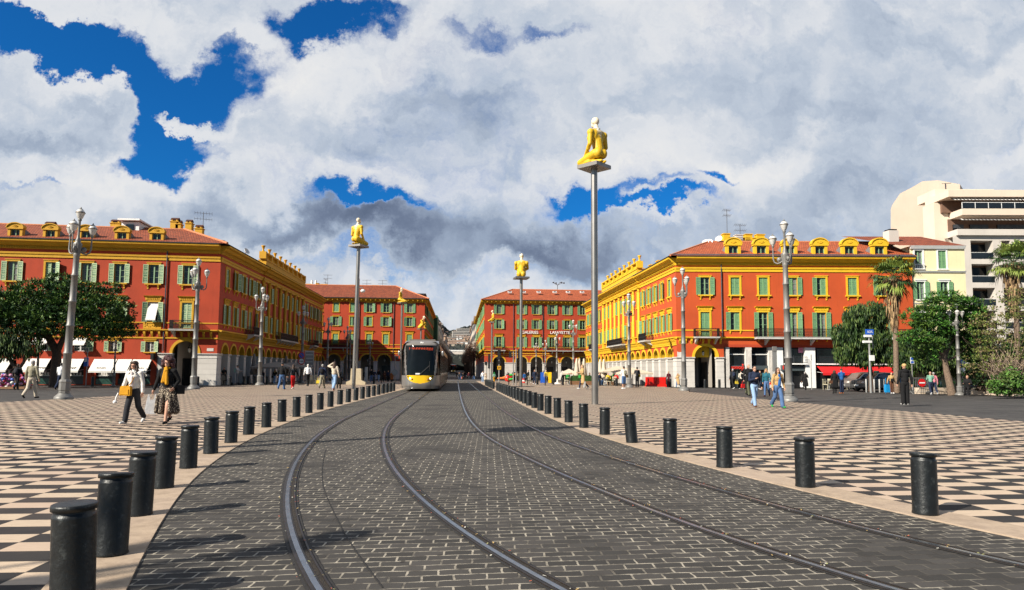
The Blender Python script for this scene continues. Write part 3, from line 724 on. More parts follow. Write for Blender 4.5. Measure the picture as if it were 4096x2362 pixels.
def dentils(F, u, v, off, g, trim):
    q = F.mb(); m = int((v - u) / .2); P = [(u, off - .08)]
    for i in range(m):
        a, b = u + (v - u) * (i + .2) / m, u + (v - u) * (i + .7) / m
        P += [(a, off - .1), (a, off - .2), (b, off - .2), (b, off - .1)]
    P.append((v, off - .1)); n = len(P)
    q.add([(x, y, g - .64) for x, y in P] + [(x, y, g - .52) for x, y in P], [(i, i + 1, n + i + 1, n + i) for i in range(n - 1)], trim)
    for i in range(m): a = 1 + 4 * i; q.add([(P[a + j][0], P[a + j][1], g - .64) for j in range(4)], [(0, 1, 2, 3)], trim)
    o = q.obj('dentil_row'); o.parent = F.parent

def side_wing(F, sgn, Z, mw, trim, H, L=46.5, first=1.05, pale=False, lit=False):
    """the long wing facing the avenue: arcade, bracket course, windows, columns in the middle, cornice. sgn=+1: s grows away from the viewer"""
    bay = 2.4; n = 19; cs = [first + .9 + bay * i for i in range(n)]; r = .86
    def S(a): return a * sgn
    ctr = [S(c) for c in cs]; lo, hi = (0, L) if sgn > 0 else (-L, 0); cc = sorted(ctr)
    zs, z1 = Z['spring'], Z['br0']
    q = F.mb()
    arch_holes(q, lo, hi, zs, z1, cc, r, mw, trim)
    holes = []
    zt, ht, z2, h2, wd = Z['t0'], Z['t1'] - Z['t0'], Z['m0'], Z['m1'] - Z['m0'], .86
    for c in cc: holes += [(c - wd / 2, c + wd / 2, zt, zt + ht), (c - wd / 2, c + wd / 2, z2, z2 + h2)]
    wall(q, lo, hi, z1, H, holes, mw, mr=trim)
    mid0, mid1 = 5 * bay + first, 13 * bay + first
    o = q.obj('wall'); o.parent = F.parent
    arcade_base(F, lo, hi, cc, r, zs)
    for c in cc: archivolt(F, c, r, zs, trim)
    # windows
    for i, c in enumerate(cs):
        s = S(c); mid = mid0 < c < mid1
        for (z, h, st) in ((zt, ht, 'top' if mid else 'sill'), (z2, h2, 'top' if mid else 'hood')):
            rr = random.random(); sh = 'open' if rr < .62 else 'closed' if rr < .86 else random.choice(['left', 'right'])
            window(F, s, z, wd, h, st, sh, trim, pale=pale)
    # pilasters with capitals in the middle
    q0 = S(mid0), S(mid1); a, b = min(q0), max(q0)
    for i in range(9):
        s = S(mid0 + .0 + i * bay); q = F.mb(); zb, zc = Z['slab'] + .05, Z['band0'] - .45
        q.box(s - .26, s + .26, -.30, 0, zb - .0, zb + .30, trim); q.box(s - .22, s + .22, -.26, 0, zb + .3, zb + .75, trim)
        q.lathe([(.19, zb + .75), (.2, zb + .82), (.17, zb + .9), (.165, zc - .05), (.14, zc), (.19, zc + .02)], trim, 14, c=(s, -.13, 0))
        q.lathe([(.15, zc), (.19, zc + .12), (.17, zc + .2), (.25, zc + .36), (.27, zc + .40), (.27, zc + .45)], trim, 12, c=(s, -.13, 0), ribs=.18)
        q.box(s - .3, s + .3, -.4, 0, zc + .45, zc + .52, trim)
        o = q.obj('column'); o.parent = F.parent
    # bands
    for x0, x1, off in ((S(0), S(mid0), 0), (S(mid0), S(mid1), -.12), (S(mid1), S(L), 0)):
        u, v = min(x0, x1), max(x0, x1)
        band(F, 'frieze_band', u, v, [(0, Z['band0']), (off - .07, Z['band0']), (off - .07, Z['band0'] + .22), (off - .13, Z['band0'] + .27), (off - .15, Z['band1']), (0, Z['band1'])], trim)
        band(F, 'storey_band', u, v, [(0, Z['slab'] - .12), (off - .2, Z['slab'] - .1), (off - .34, Z['slab'] - .02), (off - .34, Z['slab'] + .08), (off - .12, Z['slab'] + .1), (0, Z['slab'] + .12)], trim)
        band(F, 'sill_band', u, v, [(0, Z['thin']), (off - .06, Z['thin']), (off - .06, Z['thin'] + .09), (0, Z['thin'] + .1)], trim)
        band(F, 'lower_band', u, v, [(0, Z['br0'] - .1), (off - .08, Z['br0'] - .1), (off - .08, Z['br0']), (0, Z['br0'] + .02)], trim)
        band(F, 'cornice', u, v, [(0, Z['gut'] - .75), (off - .1, Z['gut'] - .72), (off - .12, Z['gut'] - .5), (off - .35, Z['gut'] - .42), (off - .5, Z['gut'] - .22), (off - .72, Z['gut'] - .15), (off - .75, Z['gut']), (0, Z['gut'])], trim)
        dentils(F, u, v, off, Z['gut'], trim)
        q = F.mb(); m = int((v - u) / .3)
        for i in range(m):
            c = u + (v - u) * (i + .5) / m
            q.prism([(off, Z['slab'] - .12), (off - .28, Z['slab'] - .12), (off - .26, Z['slab'] - .25), (off - .1, Z['slab'] - .42), (off - .12, Z['br0'] + .05), (off, Z['br0'])], c - .065, c + .065, trim)
        if off: q.box(u, v, off, 0, Z['br0'], Z['slab'] - .1, trim)
        o = q.obj('bracket_row'); o.parent = F.parent
    # parapet with urns over the middle
    q = F.mb(); zp = Z['gut']; q.box(a, b, -.35, .5, zp, zp + .85, trim); q.box(a, b, -.42, .5, zp + .82, zp + .92, trim)
    q.box(a, b, -.3, .3, zp + .92, zp + 1.05, trim); q.box(a, b, -.35, .35, zp + 1.62, zp + 1.74, trim)
    for i in range(9):
        s = S(mid0 + i * bay); q.box(s - .22, s + .22, -.36, .36, zp + 1.0, zp + 1.78, trim)
        if i < 8:
            for j in range(7):
                c = S(mid0 + i * bay + .35 + j * .283); q.tube([(c, 0, zp + 1.05), (c, 0, zp + 1.33), (c, 0, zp + 1.62)], [.05, .1, .05], trim, 6)
    o = q.obj('parapet'); o.parent = F.parent
    for i in range(8): 
        u_ = F.put(urn_mesh(trim), 'urn', S(mid0 + .0 + i * bay), zp + 1.78, parent=None); u_.parent = o
    # balconies
    for c, wdt, cons in ((cs[3] - .1, 2.9, 2), (cs[8] + 1.2 if False else cs[9] - 1.2, 8.5, 6), (cs[15], 3.0, 2)):
        balustrade_rail(F, S(c) - wdt / 2, S(c) + wdt / 2, Z['slab'] + .12, .95, .75, .14, cons)
    # the arcade passage: back wall, ceiling, floor
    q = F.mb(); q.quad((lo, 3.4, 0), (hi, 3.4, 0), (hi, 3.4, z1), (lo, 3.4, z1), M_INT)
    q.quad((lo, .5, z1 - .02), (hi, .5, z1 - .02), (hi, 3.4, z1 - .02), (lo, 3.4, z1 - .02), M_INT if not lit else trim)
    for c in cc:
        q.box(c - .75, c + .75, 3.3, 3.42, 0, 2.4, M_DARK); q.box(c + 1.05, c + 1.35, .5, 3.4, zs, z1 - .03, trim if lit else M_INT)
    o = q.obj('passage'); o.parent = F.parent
    return cs, S, (mid0, mid1)
def front_common(F, s0, s1, Z, trim, dent=True):
    band(F, 'cornice', s0, s1, [(0, Z['gut'] - .75), (-.1, Z['gut'] - .72), (-.12, Z['gut'] - .5), (-.35, Z['gut'] - .42), (-.5, Z['gut'] - .22), (-.72, Z['gut'] - .15), (-.75, Z['gut']), (0, Z['gut'])], trim)
    band(F, 'gutter', s0, s1, [(-.3, Z['gut']), (-.8, Z['gut'] + .02), (-.82, Z['gut'] + .1), (-.7, Z['gut'] + .12), (0, Z['gut'] + .1)], M_LEAD)
    dentils(F, s0, s1, 0, Z['gut'], trim)
    band(F, 'frieze_band', s0, s1, [(0, Z['band0']), (-.07, Z['band0']), (-.07, Z['band0'] + .22), (-.13, Z['band0'] + .27), (-.15, Z['band1']), (0, Z['band1'])], trim)
def pipe(F, s, z0, z1, m=None, name='drainpipe'):
    q = F.mb(); q.tube([(s, -.1, z0), (s, -.1, z1)], .055, m or M_LEAD, 8); o = q.obj(name); o.parent = F.parent
# ---------------- left corner building
CL = Vector((-21.4, 62.6, 0)); CR = Vector((20.65, 63.5, 0))
bl = thing('corner_building', CL, 'red building with pale green shutters on the left, arcaded wing in shade, white shop awnings', 'building')
br_ = thing('corner_building', CR, 'bright orange building with green shutters on the right, sunlit yellow arcade and red awnings', 'building')
for b_ in (bl, br_): b_.location = (0, 0, 0)
# its front runs through two cornice points of the photograph
zc = AY(878, 984, CL.y).z
pf = G(0, 959, zc); dL = Vector((CL.x - pf.x, CL.y - pf.y, 0)).normalized()
FL = Fac(CL, dL, bl); FLs = Fac(CL, (0, 1, 0), bl)
zl = lambda py: FL.fp(870, py)[1]
ZL = dict(gut=zc, band0=zl(1048), band1=zl(1029), t0=zl(1141), t1=zl(1066), m0=zl(1293), m1=zl(1214), thin=zl(1297), slab=zl(1325), br0=zl(1354), spring=zl(1415))
cs, S, mid = side_wing(FLs, 1, ZL, M_RED, M_YEL, zc, pale=True)
q = FL.mb(); LW = -27.0
sL = lambda px, py=1300: FL.fp(px, py)[0]
tops = [sL(x, 1100) for x in (49, 202, 346, 478, 615, 753)]
mids = [sL(x, 1250) for x in (49, 202, 330, 468, 612, 747)]
archc, archr = sL(740, 1420), 1.08
holes = [(s - .42, s + .42, ZL['t0'], ZL['t1']) for s in tops]
zd = zl(1316)
for i, s in enumerate(mids): holes.append((s - .42, s + .42, zd if i == 5 else ZL['m0'], ZL['m1']))
wall(q, LW, 0, ZL['br0'], zc, holes, M_RED)
arch_holes(q, sL(636), 0, ZL['spring'], ZL['br0'], [archc], archr, M_RED, M_YEL)
mez = [sL(x, 1390) for x in (60, 168, 320, 453, 600)]
zm0, zm1 = zl(1411), zl(1370); zsh = zl(1441)
wall(q, LW, sL(636), zsh, ZL['br0'], [(s - .35 - (.2 if i < 3 else 0), s + .35 + (.2 if i < 3 else 0), zm0, zm1) for i, s in enumerate(mez)], M_RED)
shops = [(sL(-20), sL(60)), (sL(128), sL(212)), (sL(245), sL(343)), (sL(388), sL(476)), (sL(540), sL(608))]
shops = [(sL(-40), sL(75)), (sL(120), sL(214)), (sL(240), sL(345)), (sL(393), sL(474)), (sL(482), sL(536)), (sL(540), sL(611))]
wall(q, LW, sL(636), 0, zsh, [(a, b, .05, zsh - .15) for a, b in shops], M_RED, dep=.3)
o = q.obj('wall'); o.parent = bl
# solid inside so that nothing shows through
for i, s in enumerate(tops): window(FL, s, ZL['t0'], .84, ZL['t1'] - ZL['t0'], 'sill', 'right' if i == 1 else 'open', M_YEL, pale=True)
for i, s in enumerate(mids):
    z0 = zd if i == 5 else ZL['m0']; window(FL, s, z0, .84, ZL['m1'] - z0, 'hood', 'closed' if i == 5 else 'open', M_YEL, pale=True)
q = FL.mb(); s = mids[4]; q.quad((s - .42, .1, ZL['m1']), (s + .42, .1, ZL['m1']), (s + .36, -.45, ZL['m0'] + .2), (s - .44, -.45, ZL['m0'] + .2), M_AWN); q.box(s - .46, s + .38, -.47, -.44, ZL['m0'] + .12, ZL['m0'] + .22, M_AWN); o = q.obj('sun_blind'); o.parent = bl
for i, s in enumerate(mez):
    wd = .7 if i > 2 else 1.1; window(FL, s, zm0, wd, zm1 - zm0, 'top' if i > 2 else 'plain', 'open' if i != 1 else 'right', M_YEL, frame=M_WFRAME, pale=True)
    if i <= 2:
        q = FL.mb(); q.quad((s - .6, -.02, zm1 + .25), (s + .6, -.02, zm1 + .25), (s + .62, -.7, zm1 - .35), (s - .62, -.7, zm1 - .35), M_AWN); q.box(s - .62, s + .62, -.71, -.69, zm1 - .42, zm1 - .35, M_AWN); o = q.obj('window_awning'); o.parent = bl
front_common(FL, LW, 0, ZL, M_YEL)
for a, b in ((LW, archc - 1.3), (archc + 1.3, 0)) if False else ((LW, 0),):
    band(FL, 'storey_band', a, b, [(0, ZL['slab'] - .1), (-.16, ZL['slab'] - .06), (-.26, ZL['slab']), (-.26, ZL['slab'] + .08), (0, ZL['slab'] + .1)], M_YEL)
    band(FL, 'sill_band', a, b, [(0, ZL['thin']), (-.05, ZL['thin']), (-.05, ZL['thin'] + .1), (0, ZL['thin'] + .1)], M_YEL)
    band(FL, 'lower_band', a, b, [(0, ZL['br0'] - .08), (-.07, ZL['br0'] - .08), (-.07, ZL['br0'] + .04), (0, ZL['br0'] + .04)], M_YEL)
q = FL.mb(); s = LW + .4
while s < -.2:
    q.prism([(0, ZL['slab'] - .1), (-.18, ZL['slab'] - .1), (-.16, ZL['slab'] - .3), (-.07, ZL['slab'] - .5), (0, ZL['br0'] + .05)], s - .09, s + .09, M_YEL); s += .62
o = q.obj('bracket_row'); o.parent = bl
s = mids[5]; balustrade_rail(FL, s - 1.15, s + 1.15, ZL['slab'] + .1, .9, .75, .14, 2)
q = FL.mb(); s = mids[4]; z = (ZL['thin'] + ZL['slab']) / 2 + .05; q.box(s - .75, s + .75, -.06, 0, z - .24, z + .26, M_YEL)
for i in range(9): q.ball((s - .6 + i * .15, -.07, z + .07 * math.sin(i * 1.9)), (.06, .03, .05), M_YEL, 6, 4)
o = q.obj('relief_panel'); o.parent = bl
arcade_base(FL, sL(640), 0, [archc], archr, ZL['spring']); archivolt(FL, archc, archr, ZL['spring'], M_YEL, .22)
pipe(FL, sL(665, 1150), ZL['br0'] - 1.2, ZL['band1'] + .4)
q = FL.mb(); s = sL(841, 1400); z = zl(1400); q.box(s - .28, s + .28, -.03, 0, z - .13, z + .13, M_STONE); o = q.obj('street_plaque'); o.parent = bl
# arcade behind the corner arch
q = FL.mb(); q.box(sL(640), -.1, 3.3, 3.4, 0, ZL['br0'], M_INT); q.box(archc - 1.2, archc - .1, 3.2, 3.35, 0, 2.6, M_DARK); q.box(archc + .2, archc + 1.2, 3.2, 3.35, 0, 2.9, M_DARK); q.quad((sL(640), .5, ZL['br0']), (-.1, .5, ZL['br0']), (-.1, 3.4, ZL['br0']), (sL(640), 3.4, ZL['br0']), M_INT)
q.box(sL(640) - .2, sL(640), 0, 3.4, 0, ZL['br0'], M_INT); o = q.obj('passage'); o.parent = bl
# shops
M_GREENM = mat('green_marble', (.02, .06, .045), .3, var=.4, scale=3)
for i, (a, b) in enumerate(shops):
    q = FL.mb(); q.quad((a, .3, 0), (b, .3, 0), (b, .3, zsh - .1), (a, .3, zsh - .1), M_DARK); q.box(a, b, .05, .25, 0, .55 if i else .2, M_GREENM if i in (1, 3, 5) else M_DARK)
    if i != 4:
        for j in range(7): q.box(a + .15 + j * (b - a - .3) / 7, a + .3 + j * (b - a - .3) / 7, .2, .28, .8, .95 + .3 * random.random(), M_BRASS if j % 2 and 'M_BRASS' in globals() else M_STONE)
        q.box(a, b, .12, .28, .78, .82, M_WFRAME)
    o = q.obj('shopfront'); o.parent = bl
def awning(F, s0, s1, z0, z1, out, txt=None, size=.3, m=None, parent=None, off=0, tm=None, skew=.25, shear=0, val=.15):
    m = m or M_AWN; q = F.mb()
    L = [(s0 + skew * 0, -.02, z1), (s1, -.02, z1), (s1, -out, z0), (s0, -out, z0)]
    q.quad(*L, m); q.quad((s0, -.02, z1 - .02), (s1, -.02, z1 - .02), (s1, -out, z0 - .02), (s0, -out, z0 - .02), m)
    if val: q.box(s0, s1, -out - .015, -out, z0 - val, z0 + .01, m)
    q.tube([(s0, -out, z0), (s1, -out, z0)], .025, m, 6)
    for s in (s0, s1): q.tube([(s, -.02, z0 + .1), (s, -out, z0)], .02, M_WFRAME, 5)
    o = q.obj('awning'); o.parent = F.parent
    if txt:
        me = text_mesh(txt, size, tm or M_INK, .003, shear); t = mk('lettering', me); t.parent = o
        a = math.atan2(z1 - z0, out); f = .22
        t.matrix_world = F.M @ Matrix.Translation(((s0 + s1) / 2 + off, -out * (1 - f) - .03 * math.sin(a), z0 + (z1 - z0) * f + .03)) @ Matrix.Rotation(a, 4, 'X')
    return o
za, zb_ = zl(1487), zl(1441)
awning(FL, sL(-40), sL(62), za, zb_, 1.0)
awning(FL, sL(120), sL(212), za, zb_, 1.0, 'ferret', .42, off=.5, shear=.3)
awning(FL, sL(238), sL(345), za, zb_, 1.0, 'ferret', .42, off=.3, shear=.3)
awning(FL, sL(385), sL(476), za, zb_, 1.0, 'ROLEX', .24, off=0)
awning(FL, sL(480), sL(536), za, zb_, 1.0)
awning(FL, sL(540), sL(613), za, zb_, 1.0, 'ROLEX', .24, off=.1)
q = FL.mb(); s = sL(622); q.box(s - .12, s + .12, -.5, 0, zl(1442), zl(1418), M_IRON); o = q.obj('wall_lantern'); o.parent = bl
# roof
RH = AY(733, 934, 67.6).z + .35; ins = 5.2; e = .75; D = 46.5
A0 = FL.M @ Vector((e, -e, zc + .1)); A1 = FL.M @ Vector((LW, -e, zc + .1)); Rg0 = Vector((CL.x - ins, 0, RH)); Rg0.y = (FL.M @ Vector((-ins, ins, 0))).y
Rg1 = FL.M @ Vector((LW, ins, RH)); E0 = Vector((CL.x + e, CL.y + D, zc + .1)); Rg2 = Vector((CL.x - ins, CL.y + D - ins, RH)); up1 = (Rg1 - A1)
A0 = Vector((CL.x + e, A0.y, zc + .1))
rf = roof_obj('roof', [([A1, A0, Rg0, Rg1], dL, FL.y + Vector((0, 0, .5))), ([A0, E0, Rg2, Rg0], (0, 1, 0), (-1, 0, .5)), ([Rg1, Rg0, Rg2, Vector((Rg1.x, Rg2.y, RH))], (1, 0, 0), (0, 1, 0)), ([E0, Vector((Rg1.x, E0.y, zc + .1)), Vector((Rg1.x, Rg2.y, RH)), Rg2], (1, 0, 0), (0, -1, .5))], M_TILER, bl)
q = MB(); q.tube([A0 + Vector((0, 0, .02)), Rg0 + Vector((0, 0, .04))], .11, M_TILEO if False else mat('ridge_tiles', (.45, .16, .07), .8, var=.3, scale=8), 8); q.tube([Rg0, Rg1], .10, MATS['ridge_tiles'], 8); o = q.obj('ridge'); o.parent = rf
slope = (RH - zc - .1) / (ins + e)
def on_roof(F, s, inn, gut): return F.M @ Vector((s, inn, gut + .1 + slope * (inn + e)))
for x in (63, 204, 347, 490, 629):
    s = FL.fp(x, 930)[0]; o = FL.put(dormer_mesh(M_YEL, M_SLATE, 0), 'dormer', s, zc + .07, .0); o.parent = bl; o.scale = (.86, 1, .78)
for x, y, wd, h in ((204, 900, .9, .35), (466, 905, .9, .7), (700, 935, .75, 1.0), (716, 935, .5, .75), (757, 930, .6, .85), (797, 950, .7, .35)):
    p = AY(x, y, 68.3); chimney(rf, p.x, 68.3, RH - .15, wd, .6, h, M_YEL)
q = MB(); p = AY(537, 915, 67.0); q.box(p.x - .8, p.x + .8, 66.2, 68.5, RH - .9, RH + .35, M_WHITE); q.prism([(65.8, RH + .45), (69, RH + .35), (69, RH + .45), (65.8, RH + .6)], p.x - 1.0, p.x + 1.0, M_WHITE); q.box(p.x - .35, p.x + .35, 66.1, 66.25, RH - .6, RH + .1, M_GLASS); o = q.obj('roof_hatch'); o.parent = rf
p = AY(810, 950, 70); antenna(rf, (p.x, 70, RH), 2.3, 1.6, .3); p = AY(790, 925, 70.5); dish(rf, (p.x, 70.5, AY(790, 928, 70.5).z), .5, .3); p = AY(893, 978, 70.5); dish(rf, (p.x, 70.5, p.z), .4, .9)
dish(rf, (CL.x - .6, 71.5, zc + 1.0), .35, 1.2)
# body (closes the building behind its facades)
q = MB(); q.box(-50, CL.x - 3.45, CL.y + 4.3, CL.y + D - .1, 0, zc, M_INT); q.box(-50, FL.M @ Vector((0, 0, 0)) @ Vector((1, 0, 0)) - .4 if False else CL.x - .4, CL.y + .6, CL.y + D - .1, ZL['br0'] + .05, zc, M_INT); o = q.obj('core'); o.parent = bl

# ---------------- right corner building
zcR = AY(2710, 1032, CR.y).z
pr = G(3600, 1035, zcR); dR = Vector((pr.x - CR.x, pr.y - CR.y, 0)).normalized()
FR = Fac(CR, dR, br_); FRs = Fac(CR, (0, -1, 0), br_)
zr = lambda py: FR.fp(2800, py)[1]; sR = lambda px, py=1300: FR.fp(px, py)[0]
ZR = dict(gut=zcR, band0=zr(1088), band1=zr(1070), t0=zr(1180), t1=zr(1110), m0=zr(1320), m1=zr(1249), thin=zr(1324), slab=zr(1352), br0=zr(1378), spring=zr(1429))
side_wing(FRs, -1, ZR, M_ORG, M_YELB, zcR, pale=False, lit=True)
RW = sR(3652, 1200); xe = sR(2893)
tops = [sR(x, 1145) for x in (2820, 2940, 3053, 3170, 3285, 3409, 3529)]; mids = [sR(x, 1280) for x in (2820, 2940, 3053, 3170, 3285, 3409, 3529)]
q = FR.mb(); zdoor = zr(1348)
holes = [(s - .43, s + .43, ZR['t0'], ZR['t1']) for s in tops] + [(s - .43, s + .43, ZR['m0'] if i == 1 else zdoor, ZR['m1']) for i, s in enumerate(mids)]
wall(q, 0, RW, ZR['br0'], zcR, holes, M_ORG)
ac, ar = sR(2822, 1430), 1.05
arch_holes(q, 0, xe, ZR['spring'], ZR['br0'], [ac], ar, M_ORG, M_YELB)
q.quad((RW, 0, 0), (RW, 12, 0), (RW, 12, zcR), (RW, 0, zcR), M_ORG)
o = q.obj('wall'); o.parent = br_
st = ['open', 'closed', 'closed', 'right', 'left', 'closed', 'open']
for s, a in zip(tops, st): window(FR, s, ZR['t0'], .86, ZR['t1'] - ZR['t0'], 'sill', a, M_YELB)
st = ['closed', 'left', 'open', 'right', 'open', 'open', 'open']
for i, (s, a) in enumerate(zip(mids, st)):
    z0 = ZR['m0'] if i == 1 else zdoor; window(FR, s, z0, .86, ZR['m1'] - z0, 'hood', a, M_YELB)
front_common(FR, 0, RW, ZR, M_YELB)
band(FR, 'storey_band', 0, sR(3014), [(0, ZR['slab'] - .1), (-.16, ZR['slab'] - .06), (-.26, ZR['slab']), (-.26, ZR['slab'] + .08), (0, ZR['slab'] + .1)], M_YELB)
band(FR, 'sill_band', 0, sR(3014), [(0, ZR['thin']), (-.05, ZR['thin']), (-.05, ZR['thin'] + .1), (0, ZR['thin'] + .1)], M_YELB)
q = FR.mb(); s = .3
while s < xe:
    q.prism([(0, ZR['slab'] - .1), (-.18, ZR['slab'] - .1), (-.16, ZR['slab'] - .3), (-.07, ZR['slab'] - .45), (0, ZR['br0'] + .03)], s - .09, s + .09, M_YELB); s += .55
o = q.obj('bracket_row'); o.parent = br_
s = mids[0]; balustrade_rail(FR, s - 1.15, s + 1.15, ZR['slab'] + .08, .9, .75, .14, 2)
balustrade_rail(FR, sR(3014), RW - .1, ZR['slab'] + .08, .95, .75, .2, 7)
arcade_base(FR, 0, xe, [ac], ar, ZR['spring']); archivolt(FR, ac, ar, ZR['spring'], M_YELB, .22)
pipe(FR, sR(2886, 1200), ZR['slab'], ZR['band0'] + 1.2)
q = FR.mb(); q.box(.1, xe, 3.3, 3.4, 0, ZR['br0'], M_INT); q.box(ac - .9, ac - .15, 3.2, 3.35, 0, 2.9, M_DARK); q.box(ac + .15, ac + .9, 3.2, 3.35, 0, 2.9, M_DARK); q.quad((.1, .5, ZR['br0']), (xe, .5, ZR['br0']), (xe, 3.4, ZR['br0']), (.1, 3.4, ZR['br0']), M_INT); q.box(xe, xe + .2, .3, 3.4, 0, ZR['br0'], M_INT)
o = q.obj('passage'); o.parent = br_
for px, py, w_, h_ in ((2706, 1418, .3, .5), (2722, 1421, .5, .55)):
    q = FR.mb(); s, z = FR.fp(px, py); q.box(max(.05, s - w_ / 2), s + w_ / 2, -.03, 0, z - h_ / 2, z + h_ / 2, M_STONE); o = q.obj('street_plaque'); o.parent = br_
# ground floor shops: tall dark panes between fluted stone pilasters and white piers
M_SHOPF = mat('shop_fascia', (.05, .065, .07), .5, var=.1)
M_REDS = mat('red_sign', (.62, .03, .015), .5, var=.1)
M_AWR = mat('red_awning', (.55, .008, .010), .8, var=.08, scale=2)
M_PINK = mat('pink_poster', (.70, .25, .38), .6, var=.05)
def rect(name, F, a, b, c, d, y0, y1, m):
    q = F.mb(); q.box(a, b, y0, y1, c, d, m); o = q.obj(name); o.parent = F.parent; return o
ztop = ZR['br0']
rect('fascia_wall', FR, xe, RW, ztop - .25, ztop, -.0, .3, M_RED)
rect('back_wall', FR, xe, RW, 0, ztop, .9, 1.0, M_DARK)
for a, b in ((2905, 2919), (2983, 3008), (3075, 3100)):
    q = FR.mb(); s0, s1 = sR(a, 1450), sR(b, 1450); q.box(s0, s1, .0, .5, 0, .25, M_STONE); q.box(s0, s1, .02, .5, ztop - .55, ztop - .26, M_STONE)
    n = 5
    for i in range(n): q.lathe([((s1 - s0) / n / 2 * 1.1, .25), ((s1 - s0) / n / 2 * 1.1, ztop - .5)], M_STONE, 8, c=(s0 + (s1 - s0) * (i + .5) / n, .06, 0))
    q.box(s0 + .03, s1 - .03, .06, .5, .2, ztop - .4, M_STONE)
    o = q.obj('pilaster'); o.parent = br_
for a, b in ((3100, 3133), (3222, 3262), (3606, 3640)):
    rect('white_pier', FR, sR(a, 1450), sR(b, 1450), 0, ztop - .26, -.0, .5, M_WHITE)
for a, b in ((2919, 2981), (3008, 3073)):
    q = FR.mb(); s0, s1 = sR(a), sR(b); q.quad((s0, .5, 0), (s1, .5, 0), (s1, .5, ztop - .25), (s0, .5, ztop - .25), M_GLASS); z0, z1 = zr(1478), zr(1462)
    q.box(s0, s1, .3, .49, z0, z1, M_SHOPF); q.box(s0, s1, .4, .49, zr(1419), zr(1415), M_WFRAME)
    for s in (s0 + .05, (s0 + s1) / 2, s1 - .05): q.box(s - .03, s + .03, .4, .49, 0, z0, M_SHOPF)
    o = q.obj('shopfront'); o.parent = br_
def sign(F, px, py, txt, size, m, y=-.0, **kw):
    s, z = F.fp(px, py); me = text_mesh(txt, size, m, .03, bold=.008, **kw); t = mk('lettering', me); t.parent = F.parent
    t.matrix_world = F.M @ Matrix.Translation((s, y, z)) @ Matrix.Rotation(R(90), 4, 'X'); return t
sign(FR, 2948, 1470, 'monop', .52, M_REDS, .26); sign(FR, 3192, 1471, 'monop', .45, M_REDS, .26)
q = FR.mb(); s, z = FR.fp(2975, 1465); q.ball((s, .26, z + .1), (.09, .03, .1), M_REDS, 8, 6); o = q.obj('sign_heart'); o.parent = br_
q = FR.mb(); s, z = FR.fp(3126, 1470); q.box(s - .1, s + .1, -.45, -.0, z - .3, z + .2, M_SHOPF); q.box(s - .06, s + .06, -.455, -.45, z - .2, z + .15, M_REDS); o = q.obj('projecting_sign'); o.parent = br_
# recessed first-floor loggias with small balconies
for a, b in ((3133, 3222), (3262, 3440), (3445, 3606)):
    q = FR.mb(); s0, s1 = sR(a), sR(b); z0 = zr(1452)
    q.quad((s0, .55, 0), (s1, .55, 0), (s1, .55, ztop - .25), (s0, .55, ztop - .25), M_DARK)
    q.box(s0 + .25, s1 - .25, .46, .54, z0 + .1, ztop - .45, M_GLASS)
    for s in (s0 + .25, s1 - .3, (s0 + s1) / 2): q.box(s, s + .06, .42, .5, z0, ztop - .4, M_LEAD)
    q.box(s0 + .2, s1 - .2, .42, .5, ztop - .45, ztop - .38, M_LEAD)
    q.box(s0, s1, -.25, .55, z0 - .12, z0, M_WHITE)
    o = q.obj('shopfront'); o.parent = br_
    for c0, c1 in ((s0, s1),):
        q = FR.mb(); n = int((c1 - c0) / .11)
        for zz in (z0 + .6, z0 + .06): q.tube([(c0, -.22, zz), (c1, -.22, zz)], .018, M_IRON, 4)
        for i in range(n + 1): q.box(c0 + (c1 - c0) * i / n - .008, c0 + (c1 - c0) * i / n + .008, -.228, -.212, z0, z0 + .6, M_IRON)
        o = q.obj('railing'); o.parent = br_
rect('fascia', FR, sR(3133), sR(3222), zr(1482), zr(1464), .1, .5, M_SHOPF)
s, z = FR.fp(3209, 1401); q = FR.mb(); q.box(s - .22, s + .22, .36, .40, z - .25, z + .25, M_PINK); o = q.obj('poster'); o.parent = br_
t = mk('lettering', text_mesh('-30', .2, M_REDS, .003)); t.parent = o; t.matrix_world = FR.M @ Matrix.Translation((s, .355, z)) @ Matrix.Rotation(R(90), 4, 'X')
M_PALEL = mat('pale_lettering', (.75, .55, .5), .6, var=0)
z0, z1 = zr(1490), zr(1463)
awning(FR, sR(3262), sR(3466), z0, z1, 1.3, 'BRASSERIE        BRASSERIE' if False else None, .2, m=M_AWR, val=.2)
awning(FR, sR(3470), sR(3618), z0, z1, 1.3, None, .2, m=M_AWR, val=.2)
# roof
insR = 5.0; RHR = AY(3000, 967, 67).z + .1; eR = .75
A0 = FR.M @ Vector((0, -eR, zcR + .1)); A0.x = CR.x - eR; A1 = FR.M @ Vector((RW + .2, -eR, zcR + .1)); Rg1 = FR.M @ Vector((RW + .2, insR, RHR)); Rg0 = FR.M @ Vector((insR, insR, RHR)); Rg0.x = CR.x + insR
E0 = Vector((CR.x - eR, CR.y + D, zcR + .1)); Rg2 = Vector((CR.x + insR, CR.y + D - insR, RHR))
rr_ = roof_obj('roof', [([A0, A1, Rg1, Rg0], dR, FR.y + Vector((0, 0, .5))), ([E0, A0, Rg0, Rg2], (0, 1, 0), (1, 0, .5)), ([Rg0, Rg1, Vector((Rg1.x, Rg2.y, RHR)), Rg2], (1, 0, 0), (0, 1, 0)), ([E0, Vector((Rg1.x, E0.y, zcR + .1)), Vector((Rg1.x, Rg2.y, RHR)), Rg2], (1, 0, 0), (0, -1, .5))], M_TILEO, br_)
q = MB(); q.tube([A0, Rg0], .10, MATS['ridge_tiles'], 8); q.tube([Rg0, Rg1], .10, MATS['ridge_tiles'], 8); o = q.obj('ridge'); o.parent = rr_
